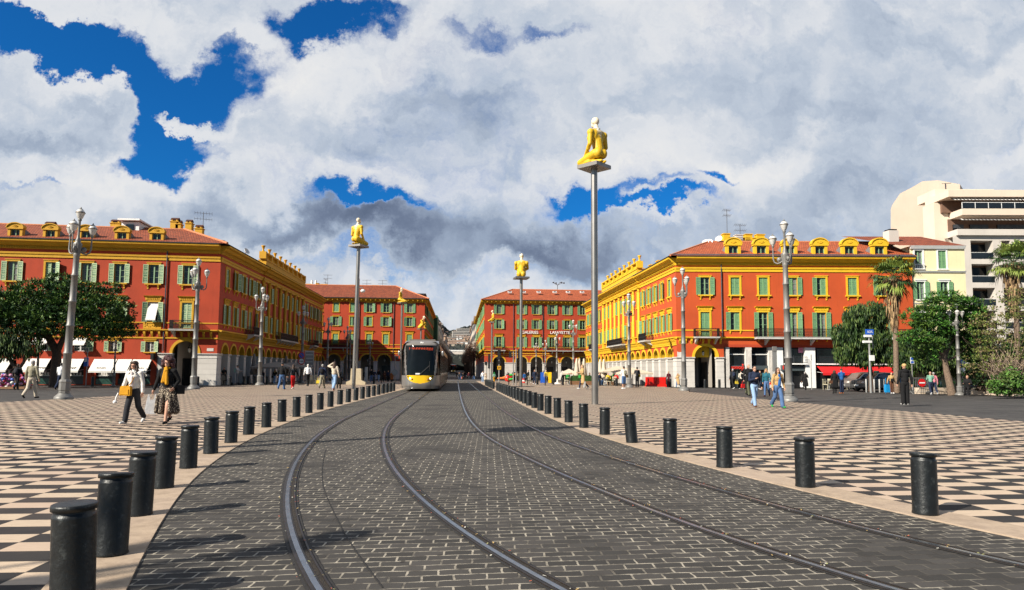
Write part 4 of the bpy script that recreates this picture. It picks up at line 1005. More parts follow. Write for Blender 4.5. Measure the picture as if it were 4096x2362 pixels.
band(FR, 'zinc_edge', -.6, RW, [(-.7, zcR + .1), (-.55, zcR + .26), (-.3, zcR + .33), (0, zcR + .1)], M_LEAD)
band(FRs, 'zinc_edge', -46, .6, [(-.7, zcR + .1), (-.55, zcR + .26), (-.3, zcR + .33), (0, zcR + .1)], M_LEAD)
for x in (2933, 3045, 3159, 3279, 3397, 3517):
    s = FR.fp(x, 1000)[0]; o = FR.put(dormer_mesh(M_YELB, M_SLATE, 0), 'dormer', s, zcR + .0, .05); o.parent = br_; o.scale = (1.02, 1, 1.06)
for x, w_, h_ in ((2903, .7, 1.1), (2952, .7, 1.0), (2991, .75, 1.1), (3013, .45, .7), (3038, .85, 1.1)):
    p = AY(x, 950, 71); chimney(rr_, p.x, 71, RHR + .3, w_, .7, h_, M_YELB if x != 2952 else M_STONE, pot=False)
q = MB(); p0 = AY(2915, 950, 70.5); p1 = AY(3000, 950, 70.5)
for i in range(22): q.box(p0.x + (p1.x - p0.x) * i / 21 - .012, p0.x + (p1.x - p0.x) * i / 21 + .012, 70.49, 70.51, RHR, RHR + 1.0, M_IRON)
q.tube([(p0.x, 70.5, RHR + 1), (p1.x, 70.5, RHR + 1)], .02, M_IRON, 4); o = q.obj('terrace_railing'); o.parent = rr_
for i, c in enumerate((74.5, 77.5, 80.5, 83.5, 86, 99)):
    chimney(rr_, CR.x + 1.8, c, zcR + 1.0, .7, .9, .45, M_YELB, pot=False)
for x, y in ((2823, 975), (2838, 973), (2877, 960)): p = AY(x, y, 68); dish(rr_, (p.x, 68, p.z), .36, -.5 - .2 * (x > 2850))
p = AY(2908, 900, 71); antenna(rr_, (p.x, 71, RHR), 4.2, .9, .2); p = AY(2960, 900, 71.5); antenna(rr_, (p.x, 71.5, RHR), 2.7, 1.3, .1)
q = MB(); q.box(CR.x + 3.45, CR.x + RW - .5, CR.y + 4.4, CR.y + D - .1, 0, zcR, M_INT); q.box(CR.x + .4, CR.x + RW - 2, CR.y + 1.2, CR.y + D - .1, ZR['br0'] + .05, zcR, M_INT); o = q.obj('core'); o.parent = br_
# door lamps hanging in the arches
M_LAMPG = mat('lantern_glass', (.62, .60, .55), .25, var=.1)
def hang_lantern(F, s, z):
    key = ('lant',)
    if key not in WM:
        q = MB(); q.tube([(0, 0, .55), (0, 0, 1.2)], .012, M_IRON, 4); q.lathe([(.02, 0), (.10, .08), (.13, .36), (.14, .38), (.09, .44), (.03, .52), (.02, .56)], M_LAMPG, 8); q.lathe([(.15, .36), (.10, .45), (.03, .55)], M_IRON, 8); WM[key] = q.mesh('arcade_lantern')
    return F.put(WM[key], 'arcade_lantern', s, z, .9)
hang_lantern(FL, archc + .05, 2.9); hang_lantern(FR, ac, 3.0)
for i in range(0, 18, 2): hang_lantern(FRs, -(1.95 + 2.4 * i), 3.0)

# ---------------- the two far corner buildings either side of the avenue
def far_building(name, label, corner, dirx, sgn, Z, wins, arches, mw, trim, roofm, W, pipes, side_len):
    """sgn=-1: facade extends to the left of the corner; +1 to the right"""
    t = thing(name, (0, 0, 0), label, 'building'); F = Fac(corner, dirx, t)
    s0, s1 = (W, 0) if sgn < 0 else (0, W)
    q = F.mb(); hs = []
    for s in wins: hs += [(s - .45, s + .45, Z['t0'], Z['t1']), (s - .45, s + .45, Z['m0'], Z['m1']), (s - .45, s + .45, Z['l0'], Z['l1'])]
    wall(q, s0, s1, Z['br0'], Z['gut'], hs, mw)
    arch_holes(q, s0, s1, Z['spring'], Z['br0'], arches, 1.08, mw, M_STONE, .6)
    o = q.obj('wall'); o.parent = t
    arcade_base(F, s0, s1, arches, 1.08, Z['spring'], .6)
    for c in arches: archivolt(F, c, 1.08, Z['spring'], trim, .2); hang_lantern(F, c, Z['spring'] - .1)
    q = F.mb(); q.box(s0, s1, 4.2, 4.3, 0, Z['br0'], M_INT); q.quad((s0, .6, Z['br0'] - .02), (s1, .6, Z['br0'] - .02), (s1, 4.2, Z['br0'] - .02), (s0, 4.2, Z['br0'] - .02), M_INT)
    for c in arches: q.box(c - .8, c + .7, 4.1, 4.25, 0, 2.3, M_DARK); 
    o = q.obj('passage'); o.parent = t
    g = Z['gut']
    band(F, 'cornice', s0, s1, [(0, g - .55), (-.08, g - .5), (-.1, g - .3), (-.65, g - .12), (-.7, g), (0, g)], trim)
    band(F, 'gutter', s0, s1, [(-.5, g), (-.78, g + .02), (-.8, g + .12), (-.6, g + .12)], M_LEAD)
    q = F.mb(); n = int((s1 - s0) / .75)
    for i in range(n): c = s0 + (s1 - s0) * (i + .5) / n; q.box(c - .08, c + .08, -.6, 0, g - .32, g - .14, trim)
    o = q.obj('bracket_row'); o.parent = t
    for nm, z, h, out in (('sill_band', Z['thin'], .12, .06), ('storey_band', Z['slab'], .14, .25), ('lower_band', Z['b2'], .16, .1), ('lowest_band', Z['b2'] - .35, .1, .05)):
        band(F, nm, s0, s1, [(0, z - h / 2), (-out, z - h / 2), (-out, z + h / 2), (0, z + h / 2)], trim)
    for p_ in pipes: pipe(F, p_, 3, g - .4)
    return t, F
dC = Vector((.9985, -.012, 0))
cC = AY(1698, 1300, 114); cC = Vector((cC.x, 114, 0)); FT = Fac(cC, (1, 0, 0), None)
z = lambda py: FT.fp(1500, py)[1]
ZC = dict(gut=z(1196), t0=z(1250), t1=z(1213), m0=z(1305), m1=z(1269), l0=z(1380), l1=z(1337), thin=z(1379), slab=z(1394), b2=z(1406), br0=z(1411) - .02, spring=z(1445))
ZC['br0'] = ZC['spring'] + 1.34; ZC['l0'] = z(1377)
sC = lambda px: FT.fp(px, 1300)[0]
wC = [sC(x) for x in (1143, 1210, 1277, 1343, 1410, 1477, 1544, 1638)]; aC = [sC(x) for x in (1143, 1208, 1273, 1339, 1404, 1471, 1539)]
tC, FC = far_building('avenue_building', 'red building with brown tiled roof left of the avenue, behind the oncoming tram', cC, (1, 0, 0), -1, ZC, wC, aC, M_RED, M_YEL, M_TILER, sC(1090), [sC(1437), sC(1575)], 50)
stt = ['closed', 'closed', 'closed', 'closed', 'closed', 'open', 'open', 'open']; stm = ['open', 'left', 'closed', 'open', 'right', 'left', 'open', 'open']
for i, s in enumerate(wC):
    window(FC, s, ZC['t0'], .9, ZC['t1'] - ZC['t0'], 'top', stt[i], M_YEL); window(FC, s, ZC['m0'], .9, ZC['m1'] - ZC['m0'], 'top', stm[i], M_YEL)
    window(FC, s, ZC['l0'], .9, ZC['l1'] - ZC['l0'], 'hood', 'closed', M_YEL)
balustrade_rail(FC, sC(1150), sC(1402), ZC['slab'] + .07, .9, .75, .14, 5)
cD = AY(1939, 1300, 120); cD = Vector((cD.x, 120, 0)); FT2 = Fac(cD, (1, 0, 0), None)
z = lambda py: FT2.fp(2200, py)[1]; sD = lambda px: FT2.fp(px, 1300)[0]
ZD = dict(gut=z(1206), t0=z(1259), t1=z(1221), m0=z(1318), m1=z(1282), l0=z(1391), l1=z(1350), thin=z(1391), slab=z(1405), b2=z(1416), spring=z(1452)); ZD['br0'] = ZD['spring'] + 1.34
wD = [sD(x) for x in (1996, 2087, 2146, 2208, 2269, 2330, 2391)]; aD = [sD(x) for x in (1997, 2086, 2147, 2210, 2268, 2330, 2391)]
tD, FD = far_building('avenue_building', 'red department store with white lettering right of the avenue, orange tiled roof', cD, (1, 0, 0), 1, ZD, wD, aD, M_RED, M_YEL, M_TILEO, sD(2440), [sD(2054), sD(2172)], 50)
for i, s in enumerate(wD):
    window(FD, s, ZD['t0'], .9, ZD['t1'] - ZD['t0'], 'top', 'open', M_YEL); window(FD, s, ZD['m0'], .9, ZD['m1'] - ZD['m0'], 'top', 'open', M_YEL)
    window(FD, s, ZD['l0'], .9, ZD['l1'] - ZD['l0'], 'hood', 'open', M_YEL)
balustrade_rail(FD, sD(1973), sD(2021), ZD['slab'] + .07, .9, .75, .14, 2); balustrade_rail(FD, sD(2187), sD(2400), ZD['slab'] + .07, .9, .75, .14, 5)
M_WL = mat('white_lettering', (.75, .75, .73), .5, var=0)
sign(FD, 2120, 1331, 'GALERIES', .70, M_WL, -.1, width=1.0); sign(FD, 2240, 1332, 'LAFAYETTE', .70, M_WL, -.1, width=1.0)
def avenue_side(t, corner, sgn, Z, mw, trim, L, n, rown):
    """facade along the avenue"""
    F = Fac(corner, (0, 1, 0) if sgn < 0 else (0, -1, 0), t)
    S = lambda a: a if sgn < 0 else -a
    lo, hi = (0, L) if sgn < 0 else (-L, 0)
    q = F.mb(); hs = []
    cs = sorted(S(1.6 + i * 2.9) for i in range(n))
    for c in cs:
        for a, b in (('t0', 't1'), ('m0', 'm1'), ('l0', 'l1')): hs.append((c - .45, c + .45, Z[a], Z[b]))
    wall(q, lo, hi, Z['br0'], Z['gut'], hs, mw); arch_holes(q, lo, hi, Z['spring'], Z['br0'], cs, 1.0, mw, M_STONE, .6); o = q.obj('wall'); o.parent = t
    arcade_base(F, lo, hi, cs, 1.0, Z['spring'], .6)
    q = F.mb(); q.quad((lo, 2, 0), (hi, 2, 0), (hi, 2, Z['br0']), (lo, 2, Z['br0']), M_DARK); o = q.obj('passage'); o.parent = t
    for c in cs:
        for a, b, st_ in (('t0', 't1', 'top'), ('m0', 'm1', 'top'), ('l0', 'l1', 'hood')): window(F, c, Z[a], .9, Z[b] - Z[a], st_, 'open', trim)
    g = Z['gut']
    band(F, 'cornice', lo, hi, [(0, g - .55), (-.08, g - .5), (-.1, g - .3), (-.65, g - .12), (-.7, g), (0, g)], trim)
    for nm, zz, h, out in (('sill_band', Z['thin'], .12, .06), ('storey_band', Z['slab'], .14, .25), ('lower_band', Z['b2'], .16, .1)):
        band(F, nm, lo, hi, [(0, zz - h / 2), (-out, zz - h / 2), (-out, zz + h / 2), (0, zz + h / 2)], trim)
avenue_side(tC, cC, -1, ZC, M_RED, M_YEL, 52, 17, 3); avenue_side(tD, cD, 1, ZD, M_ORG, M_YELB, 58, 19, 3)
def hip_roof(t, corner, sgn, W, D_, g, rise, ins, m, e=.7):
    x0, x1 = (corner.x + W, corner.x + e) if sgn < 0 else (corner.x - e, corner.x + W); y0, y1 = corner.y - e, corner.y + D_
    zz = g + .08; z2 = zz + rise
    a, b, c, d = (x0, y0, zz), (x1, y0, zz), (x1, y1, zz), (x0, y1, zz)
    i0 = (x0 if sgn < 0 else x0 + ins); i1 = (x1 - ins if sgn < 0 else x1)
    A, B_, C_, D2 = (i0, y0 + ins, z2), (i1, y0 + ins, z2), (i1, y1, z2), (i0, y1, z2)
    fs = [([a, b, B_, A], (1, 0, 0), (0, 1, .5)), ([A, B_, C_, D2], (1, 0, 0), (0, 1, 0))]
    fs.append(([b, c, C_, B_], (0, 1, 0), (-1, 0, .5)) if sgn < 0 else ([d, a, A, D2], (0, 1, 0), (1, 0, .5)))
    r = roof_obj('roof', fs, m, t)
    q = MB(); q.tube([b if sgn < 0 else a, B_ if sgn < 0 else A], .12, MATS['ridge_tiles'], 6); q.tube([A, B_], .11, MATS['ridge_tiles'], 6); o = q.obj('ridge'); o.parent = r
    q = MB(); q.box(min(x0, x1) + 1, max(x0, x1) - 3.2, y0 + 1.6 + 3.4, y1, 0, g, M_INT); q.box(min(x0, x1) + 1, max(x0, x1) - 1.5, y0 + 1.6, y1, ZC['br0'], g, M_INT); o = q.obj('core'); o.parent = t
    return r, z2
rC, zz2 = hip_roof(tC, cC, -1, sC(1090) - 3, 52, ZC['gut'], 2.75, 6.0, M_TILER)
rD, zz3 = hip_roof(tD, cD, 1, sD(2440) + 3, 58, ZD['gut'], 2.6, 6.0, M_TILEO)
for x, w_, h_ in ((1234, 1.1, .45), (1270, .5, .6), (1297, 1.1, .45), (1407, .7, .4), (1503, 1.1, .4)):
    p = AY(x, 1150, 121); chimney(rC, p.x, 121, zz2 - .2, w_, .8, h_, M_YEL, pot=False)
for x in (1302, 1310, 1467, 1530): p = AY(x, 1150, 122); antenna(rC, (p.x, 122, zz2 - .2), 1.6 + (x % 3) * .4, 1.5, x)
for x in (1216, 1247, 1263): p = AY(x, 1150, 122); rect_ = MB(); rect_.tube([(p.x, 122, zz2), (p.x, 122, zz2 + 1.1)], .18, M_WHITE, 8); o = rect_.obj('vent_pipe'); o.parent = rC
q = MB(); p = AY(1700, 1185, 122); q.prism([(-.12, 0), (.12, 0), (.12, .1), (-.12, .1)], 0, 1, M_LEAD) if False else None; q.box(p.x - 2.4, p.x + .2, 121, 125, p.z + .2, p.z + .35, M_LEAD); q.box(p.x - 2.2, p.x - 1.2, 121.5, 124.5, p.z - 1.2, p.z + .2, M_WHITE); q.box(p.x - .3, p.x - .2, 121.2, 121.3, p.z - 1, p.z + .2, M_LEAD); o = q.obj('lift_housing'); o.parent = rC
for x in (2039, 2095, 2155, 2219, 2272, 2328):
    p = AY(x, 1170, 122.3); q = MB(); M = Matrix.Translation((p.x, 122.3, p.z)) @ Matrix.Rotation(R(24), 4, 'X'); q.box(-.35, .35, -.3, .3, -.1, .12, M_WHITE, M); q.box(-.26, .26, -.22, .22, .12, .135, M_GLASS, M); o = q.obj('skylight'); o.parent = rD
q = MB(); p = AY(2230, 1152, 126); q.tube([(p.x, 126, zz3), (p.x, 126, zz3 + 1.1)], .06, M_ANT, 6)
for a in range(4): c_ = a * math.pi / 2 + .4; q.tube([(p.x, 126, zz3 + 1.0), (p.x + 1.1 * math.cos(c_), 126 + .6 * math.sin(c_), zz3 + 1.5)], .04, M_ANT, 5); q.lathe([(.06, 0), (.16, .35), (.05, .36)], M_ANT, 10, M=Matrix.Translation((p.x + 1.1 * math.cos(c_), 126 + .6 * math.sin(c_), zz3 + 1.45)) @ Matrix.Rotation(R(90), 4, 'Y'))
o = q.obj('siren_mast'); o.parent = rD
# green scaffold net at the far end of the left avenue facade
q = MB(); q.box(cC.x, cC.x + .9, 152, 160, ZC['gut'] - 6, ZC['gut'] + .5, mat('scaffold_net', (.02, .12, .07), .9)); q.obj('scaffold_net', None, label='dark green scaffold netting at the far end of the red building left of the avenue', cat='scaffold')
# ------------------------------------------------------------------ sculpted figures: overlapping limbs fused into one continuous skin
def fuse(prims, voxel, name, smooth=4):
    """prims: (tag, kind, data). capsule: (a, b, ra, rb); ball: (c, (rx,ry,rz), rotz). Returns mesh and per-face tags by nearest primitive"""
    q = MB()
    for tg, kind, d in prims:
        if kind == 'c':
            a, b, ra, rb = Vector(d[0]), Vector(d[1]), d[2], d[3]; n = 5
            pts = [a + (b - a) * (i / n) for i in range(n + 1)]; rr = [ra + (rb - ra) * (i / n) for i in range(n + 1)]
            q.tube(pts, rr, None, 14); q.ball(a, ra, None, 14, 8); q.ball(b, rb, None, 14, 8)
        else:
            M = Matrix.Translation(d[0]) @ Matrix.Rotation(d[2] if len(d) > 2 else 0, 4, 'Z') @ Matrix.Rotation(d[3] if len(d) > 3 else 0, 4, 'X')
            q.ball((0, 0, 0), d[1], None, 18, 12, M)
    me = bpy.data.meshes.new(name); me.from_pydata(q.v, [], q.f)
    o = bpy.data.objects.new('tmp', me); COL.objects.link(o)
    r = o.modifiers.new('r', 'REMESH'); r.mode = 'VOXEL'; r.voxel_size = voxel
    s = o.modifiers.new('s', 'SMOOTH'); s.factor = .5; s.iterations = smooth
    out = bpy.data.meshes.new_from_object(o.evaluated_get(bpy.context.evaluated_depsgraph_get()))
    bpy.data.objects.remove(o); bpy.data.meshes.remove(me); out.name = name
    n = len(out.polygons); C = np.empty(n * 3); out.polygons.foreach_get('center', C); C = C.reshape(-1, 3)
    best = np.full(n, 9e9); tg_i = np.zeros(n, int); tags = []
    for tg, kind, d in prims:
        if kind == 'c':
            a, b = np.array(d[0], float), np.array(d[1], float); ab = b - a; t = np.clip(((C - a) @ ab) / max(ab @ ab, 1e-9), 0, 1)
            D = np.linalg.norm(C - a - t[:, None] * ab, axis=1) - (d[2] + (d[3] - d[2]) * t)
        else:
            c, r_ = np.array(d[0], float), np.array(d[1], float); P = C - c
            az = d[2] if len(d) > 2 else 0; P = np.stack([P[:, 0] * math.cos(az) + P[:, 1] * math.sin(az), -P[:, 0] * math.sin(az) + P[:, 1] * math.cos(az), P[:, 2]], 1)
            ax = d[3] if len(d) > 3 else 0; P = np.stack([P[:, 0], P[:, 1] * math.cos(ax) + P[:, 2] * math.sin(ax), -P[:, 1] * math.sin(ax) + P[:, 2] * math.cos(ax)], 1)
            D = (np.linalg.norm(P / r_, axis=1) - 1) * r_.min()
        if tg not in tags: tags.append(tg)
        k_ = tags.index(tg); m = D < best; best[m] = D[m]; tg_i[m] = k_
    out.polygons.foreach_set('use_smooth', [True] * n)
    return out, tg_i, tags, C

# ---- statues: kneeling or sitting men in translucent yellow resin, bleached white on head and neck
def resin():
    m = bpy.data.materials.new('yellow_resin'); m.use_nodes = True; nt = m.node_tree; b = NB(nt); p = nt.nodes['Principled BSDF']
    t = b.n('ShaderNodeTexCoord'); oc = t.outputs['Object']; s = b.n('ShaderNodeSeparateXYZ'); b.l(oc, s.inputs[0])
    mp = b.n('ShaderNodeMapping'); b.l(oc, mp.inputs[0]); mp.inputs['Scale'].default_value = (9, 9, .7)
    n = b.noise(mp.outputs[0], 1.6, 5, .6).outputs[0]
    back = b.mr(b.m('ABSOLUTE', s.outputs[0]), .0, .22, .34, 0)
    hgt = b.m('ADD', b.m('ADD', s.outputs[2], b.m('MULTIPLY', b.m('SUBTRACT', n, .5), .7)), back)
    f = b.mr(hgt, .98, 1.26)
    c = b.mix(f, (.62, .385, .010), (.72, .62, .46)); c = b.mix(b.mr(b.noise(oc, 6, 5, .6).outputs[0], .5, .75, 0, .35), c, (.55, .34, .02))
    b.l(c, p.inputs['Base Color']); p.inputs['Roughness'].default_value = .58
    p.inputs['Subsurface Weight'].default_value = .12; p.inputs['Subsurface Radius'].default_value = (.1, .06, .02)
    return m
M_RESIN = resin()
def statue_mesh(pose):
    # facing -Y; seat plane z=0; about 1.35 tall
    P = []; t = 'b'
    lean = -.06 if pose != 'crouch' else -.22
    hz = .30 if pose == 'kneel' else .15; hy = .18 if pose == 'kneel' else .1
    pel = Vector((0, hy, hz)); chest = Vector((0, hy + lean, hz + .46)); neck = chest + Vector((0, -.02 + lean * .3, .23)); head = neck + Vector((0, -.035 + lean * .25, .20))
    P += [(t, 'b', (pel, (.19, .16, .14))), (t, 'c', (pel + Vector((0, 0, .05)), chest - Vector((0, 0, .12)), .145, .155)), (t, 'b', (chest - Vector((0, .005, .02)), (.225, .14, .20))),
          (t, 'b', (chest + Vector((0, .03, .10)), (.225, .105, .105))), (t, 'c', (chest + Vector((0, 0, .12)), neck + Vector((0, 0, .08)), .08, .062)),
          (t, 'b', (head + Vector((0, .02, .03)), (.098, .122, .118))), (t, 'b', (head + Vector((0, -.045, -.045)), (.07, .078, .09))), (t, 'b', (head + Vector((0, -.118, -.02)), (.017, .028, .028)))]
    for s in (-1, 1):
        P.append((t, 'b', (head + Vector((s * .088, .015, -.005)), (.016, .03, .035))))
        P.append((t, 'b', (pel + Vector((s * .095, .06, -.02)), (.115, .13, .14))))
        P.append((t, 'b', (chest + Vector((s * .10, .07, .03)), (.10, .055, .13))))
        P.append((t, 'b', (chest + Vector((s * .09, -.085, .05)), (.10, .06, .08))))
        P.append((t, 'c', (chest + Vector((s * .06, 0, .16)), chest + Vector((s * .23, .01, .10)), .075, .08)))
        sh = chest + Vector((s * .25, .01, .085))
        P.append((t, 'b', (sh, (.094, .098, .105))))
        hipj = pel + Vector((s * .11, -.02, -.02))
        if pose == 'kneel':
            kn = Vector((s * .18, hy - .54, .13)); ft = Vector((s * .09, hy + .10, .05)); el = sh + Vector((s * .045, .02, -.33)); ha = Vector((s * .17, hy - .36, .27))
            P += [(t, 'c', (hipj, kn, .125, .088)), (t, 'c', (kn + Vector((0, 0, -.03)), ft, .075, .05)), (t, 'c', (ft, ft + Vector((-s * .02, .08, 0)), .045, .035)), (t, 'b', (kn + Vector((0, .3, -.06)), (.075, .14, .06)))]
        elif pose == 'lotus':
            kn = Vector((s * .42, hy - .38, .12)); ft = Vector((-s * .12, hy - .46, .07)); el = sh + Vector((s * .09, .0, -.31)); ha = Vector((s * .30, hy - .33, .26))
            P += [(t, 'c', (hipj, kn, .12, .085)), (t, 'c', (kn, ft, .075, .05)), (t, 'c', (ft, ft + Vector((-s * .1, 0, 0)), .045, .03))]
        else:
            kn = Vector((s * .12, hy - .46, .52)); ft = Vector((s * .11, hy - .48, .05)); el = sh + Vector((s * .04, -.16, -.24)); ha = Vector((-s * .03, hy - .52, .34))
            P += [(t, 'c', (hipj, kn, .115, .08)), (t, 'c', (kn, ft, .075, .05)), (t, 'c', (ft, ft + Vector((0, -.14, -.01)), .045, .03))]
        mid = (sh + el) / 2
        P += [(t, 'c', (sh, el, .080, .060)), (t, 'b', (mid + Vector((0, -.02, 0)), (.074, .076, .11))), (t, 'c', (el, ha, .062, .040)), (t, 'b', (el + (ha - el) * .3, (.058, .058, .075)))]
        fd = (ha - el).normalized()
        P.append((t, 'b', (ha + fd * .05, (.045, .055, .03))))
        for i in range(4): P.append((t, 'c', (ha + fd * .08 + Vector((s * (-.033 + .022 * i), 0, 0)), ha + fd * (.15 + .01 * (i in (1, 2))) + Vector((s * (-.04 + .025 * i), 0, -.03)), .013, .011)))
        P.append((t, 'c', (ha + fd * .03 + Vector((-s * .04, 0, 0)), ha + fd * .08 + Vector((-s * .075, 0, -.01)), .015, .012)))
    me, ti, tags, C = fuse(P, .014, 'figure', 3)
    me.materials.clear(); me.materials.append(M_RESIN); return me
SM = {p: statue_mesh(p) for p in ('kneel', 'lotus', 'crouch')}
M_POLE = mat('brushed_steel_pole', (.30, .285, .265), .38, .85, var=.12, scale=2, streak=.35, dirt=.15, dcol=(.5, .48, .45))
M_PLATE = mat('plate_steel', (.24, .225, .21), .45, .7, var=.15, scale=3)
def statue_pole(base, zplate, pose, rz, scale, lab, platelab, prz=None, pw=1.0, lean=0):
    base = Vector((base.x, base.y, 0))
    t = thing('statue_column', base, platelab, 'column', 'steel columns carrying the yellow figures')
    t.rotation_euler = (0, lean, 0)
    q = MB(); q.lathe([(.142, 0), (.142, zplate - .16)], M_POLE, 24); q.obj('pole', t)
    q = MB(); w_ = .345 * scale * pw; q.box(-w_, w_, -w_, w_, zplate - .16, zplate, M_PLATE); o = q.obj('plate', t); o.rotation_euler = (0, 0, prz if prz is not None else rz)
    f = mk('seated_figure', SM[pose], None, None, label=lab, cat='statue', group='yellow resin figures seated on tall columns')
    f.location = base + Vector((math.sin(lean) * zplate, 0, zplate * math.cos(lean) - .01)); f.rotation_euler = (0, 0, rz); f.scale = (scale,) * 3
def sp(px, pyb, pyp, pose, rz, hh, lab, lab2, d=None, **kw):
    if d is None: b = G(px, pyb)
    else: b = AY(px, pyb, d)
    z = AY(px, pyp, b.y).z
    statue_pole(b, z, pose, rz, hh, lab, lab2, **kw)
sp(2380, 1619, 663, 'kneel', R(180 + 32), 1.6, 'largest yellow kneeling figure, seen from behind, green necklace at its neck', 'thick steel column nearest the camera, right of the road, carrying the largest figure', prz=R(42), pw=.95)
sp(1414, 1556, 982, 'kneel', R(180 - 33), 1.62, 'yellow kneeling figure with its back turned, above the plaza left of the tram', 'tall steel column left of the tram behind the left bollards', prz=R(-30), pw=1.0, lean=.012)
sp(2083, 1547, 1110, 'crouch', R(180 - 8), 2.0, 'yellow figure sitting hunched, seen squarely from the back, left of the tallest column', 'slender steel column in front of the white shop lettering', prz=R(8), pw=.95)
sp(1602, 1530, 1211, 'kneel', R(78), 1.5, 'yellow kneeling figure in profile facing right, just above the tram roof', 'steel column rising directly behind the tram front', prz=R(40), pw=.9, d=92)
sp(1681, 1520, 1315, 'crouch', R(72), 1.7, 'small yellow crouching figure hugging its knees, above the tram roof beside the red corner', 'thin steel column farthest left behind the tram roof', prz=R(35), pw=.85, d=109)
sp(1966, 1521, 1288, 'kneel', R(-80), 1.45, 'small yellow kneeling figure in profile facing left, in front of the department store corner', 'thin steel column beside the traffic lights at the avenue corner', prz=R(-10), pw=.8, d=113)
statue_pole(Vector((-10.3, 8.4, 0)), 9.9, 'kneel', R(200), 1.5, 'yellow figure just left of the view, whose shadow crosses the road', 'steel column just left of the view whose long shadow crosses the tracks')
# necklace on the nearest figure
b_ = G(2380, 1619); z = AY(2380, 663, b_.y).z
q = MB(); M = Matrix.Translation((b_.x, b_.y, z)) @ Matrix.Rotation(R(212), 4, 'Z') @ Matrix.Scale(1.6, 4)
pts = [M @ Vector((.085 * math.cos(a), .115 + .085 * math.sin(a), 1.00 - .02 * math.sin(a))) for a in [i * math.pi / 8 for i in range(17)]]
q.tube(pts, .018, M_WHITE, 6); 
MG_ = mat('green_tape', (.03, .3, .03), .6)
for i in range(7): q.box(-.025, .025, -.012, .012, -.05, .05, MG_ if i % 2 else M_WHITE, M @ Matrix.Translation((random.uniform(-.04, .04), .215, .93 - i * .02)) @ Matrix.Rotation(i * 1.1, 4, 'Y') @ Matrix.Scale(.8, 4))
q.obj('necklace', None, label='white and green plastic necklace hung round the nearest kneeling figure', cat='necklace')

# ---- people
SKIN = mat('skin', (.50, .27, .18), .6, var=.06, scale=8); SKIND = mat('dark_skin', (.20, .10, .06), .6, var=.06)
def cloth(name, c, **k):
    return mat('cloth_' + name, c, .9, var=k.pop('var', .14), scale=7, bump=.5, bscale=22, spec=.2, **k)
CL_ = dict(black=(.012, .012, .013), white=(.70, .68, .64), cream=(.60, .55, .46), navy=(.018, .026, .055), denim=(.07, .13, .26), ljean=(.24, .36, .54), dark=(.03, .032, .038), grey=(.16, .16, .165),
           lgrey=(.36, .35, .34), tan=(.42, .27, .12), camel=(.46, .30, .13), khaki=(.26, .24, .17), beige=(.50, .43, .34), olive=(.09, .095, .06), teal=(.02, .11, .15), red=(.45, .012, .012),
           maroon=(.075, .014, .02), yellow=(.62, .46, .04), mustard=(.50, .24, .015), green=(.03, .40, .10), mint=(.30, .52, .42), brown=(.10, .045, .025), pink=(.6, .2, .25), blue=(.02, .10, .30), sage=(.16, .32, .24), orange=(.65, .13, .03), rust=(.40, .14, .04), wht=(.78, .78, .78), leaf=(.02, .25, .05))
def C(n): return cloth(n, CL_[n])
HAIRC = dict(black=(.010, .008, .007), brown=(.045, .022, .012), red=(.045, .008, .010), blond=(.34, .22, .10), grey=(.32, .31, .30), bald=(.42, .25, .18), white=(.6, .58, .55))
def H(n): return mat('hair_' + n, HAIRC[n], .6, var=.3, scale=18, bump=1, bscale=60)
BM = {}
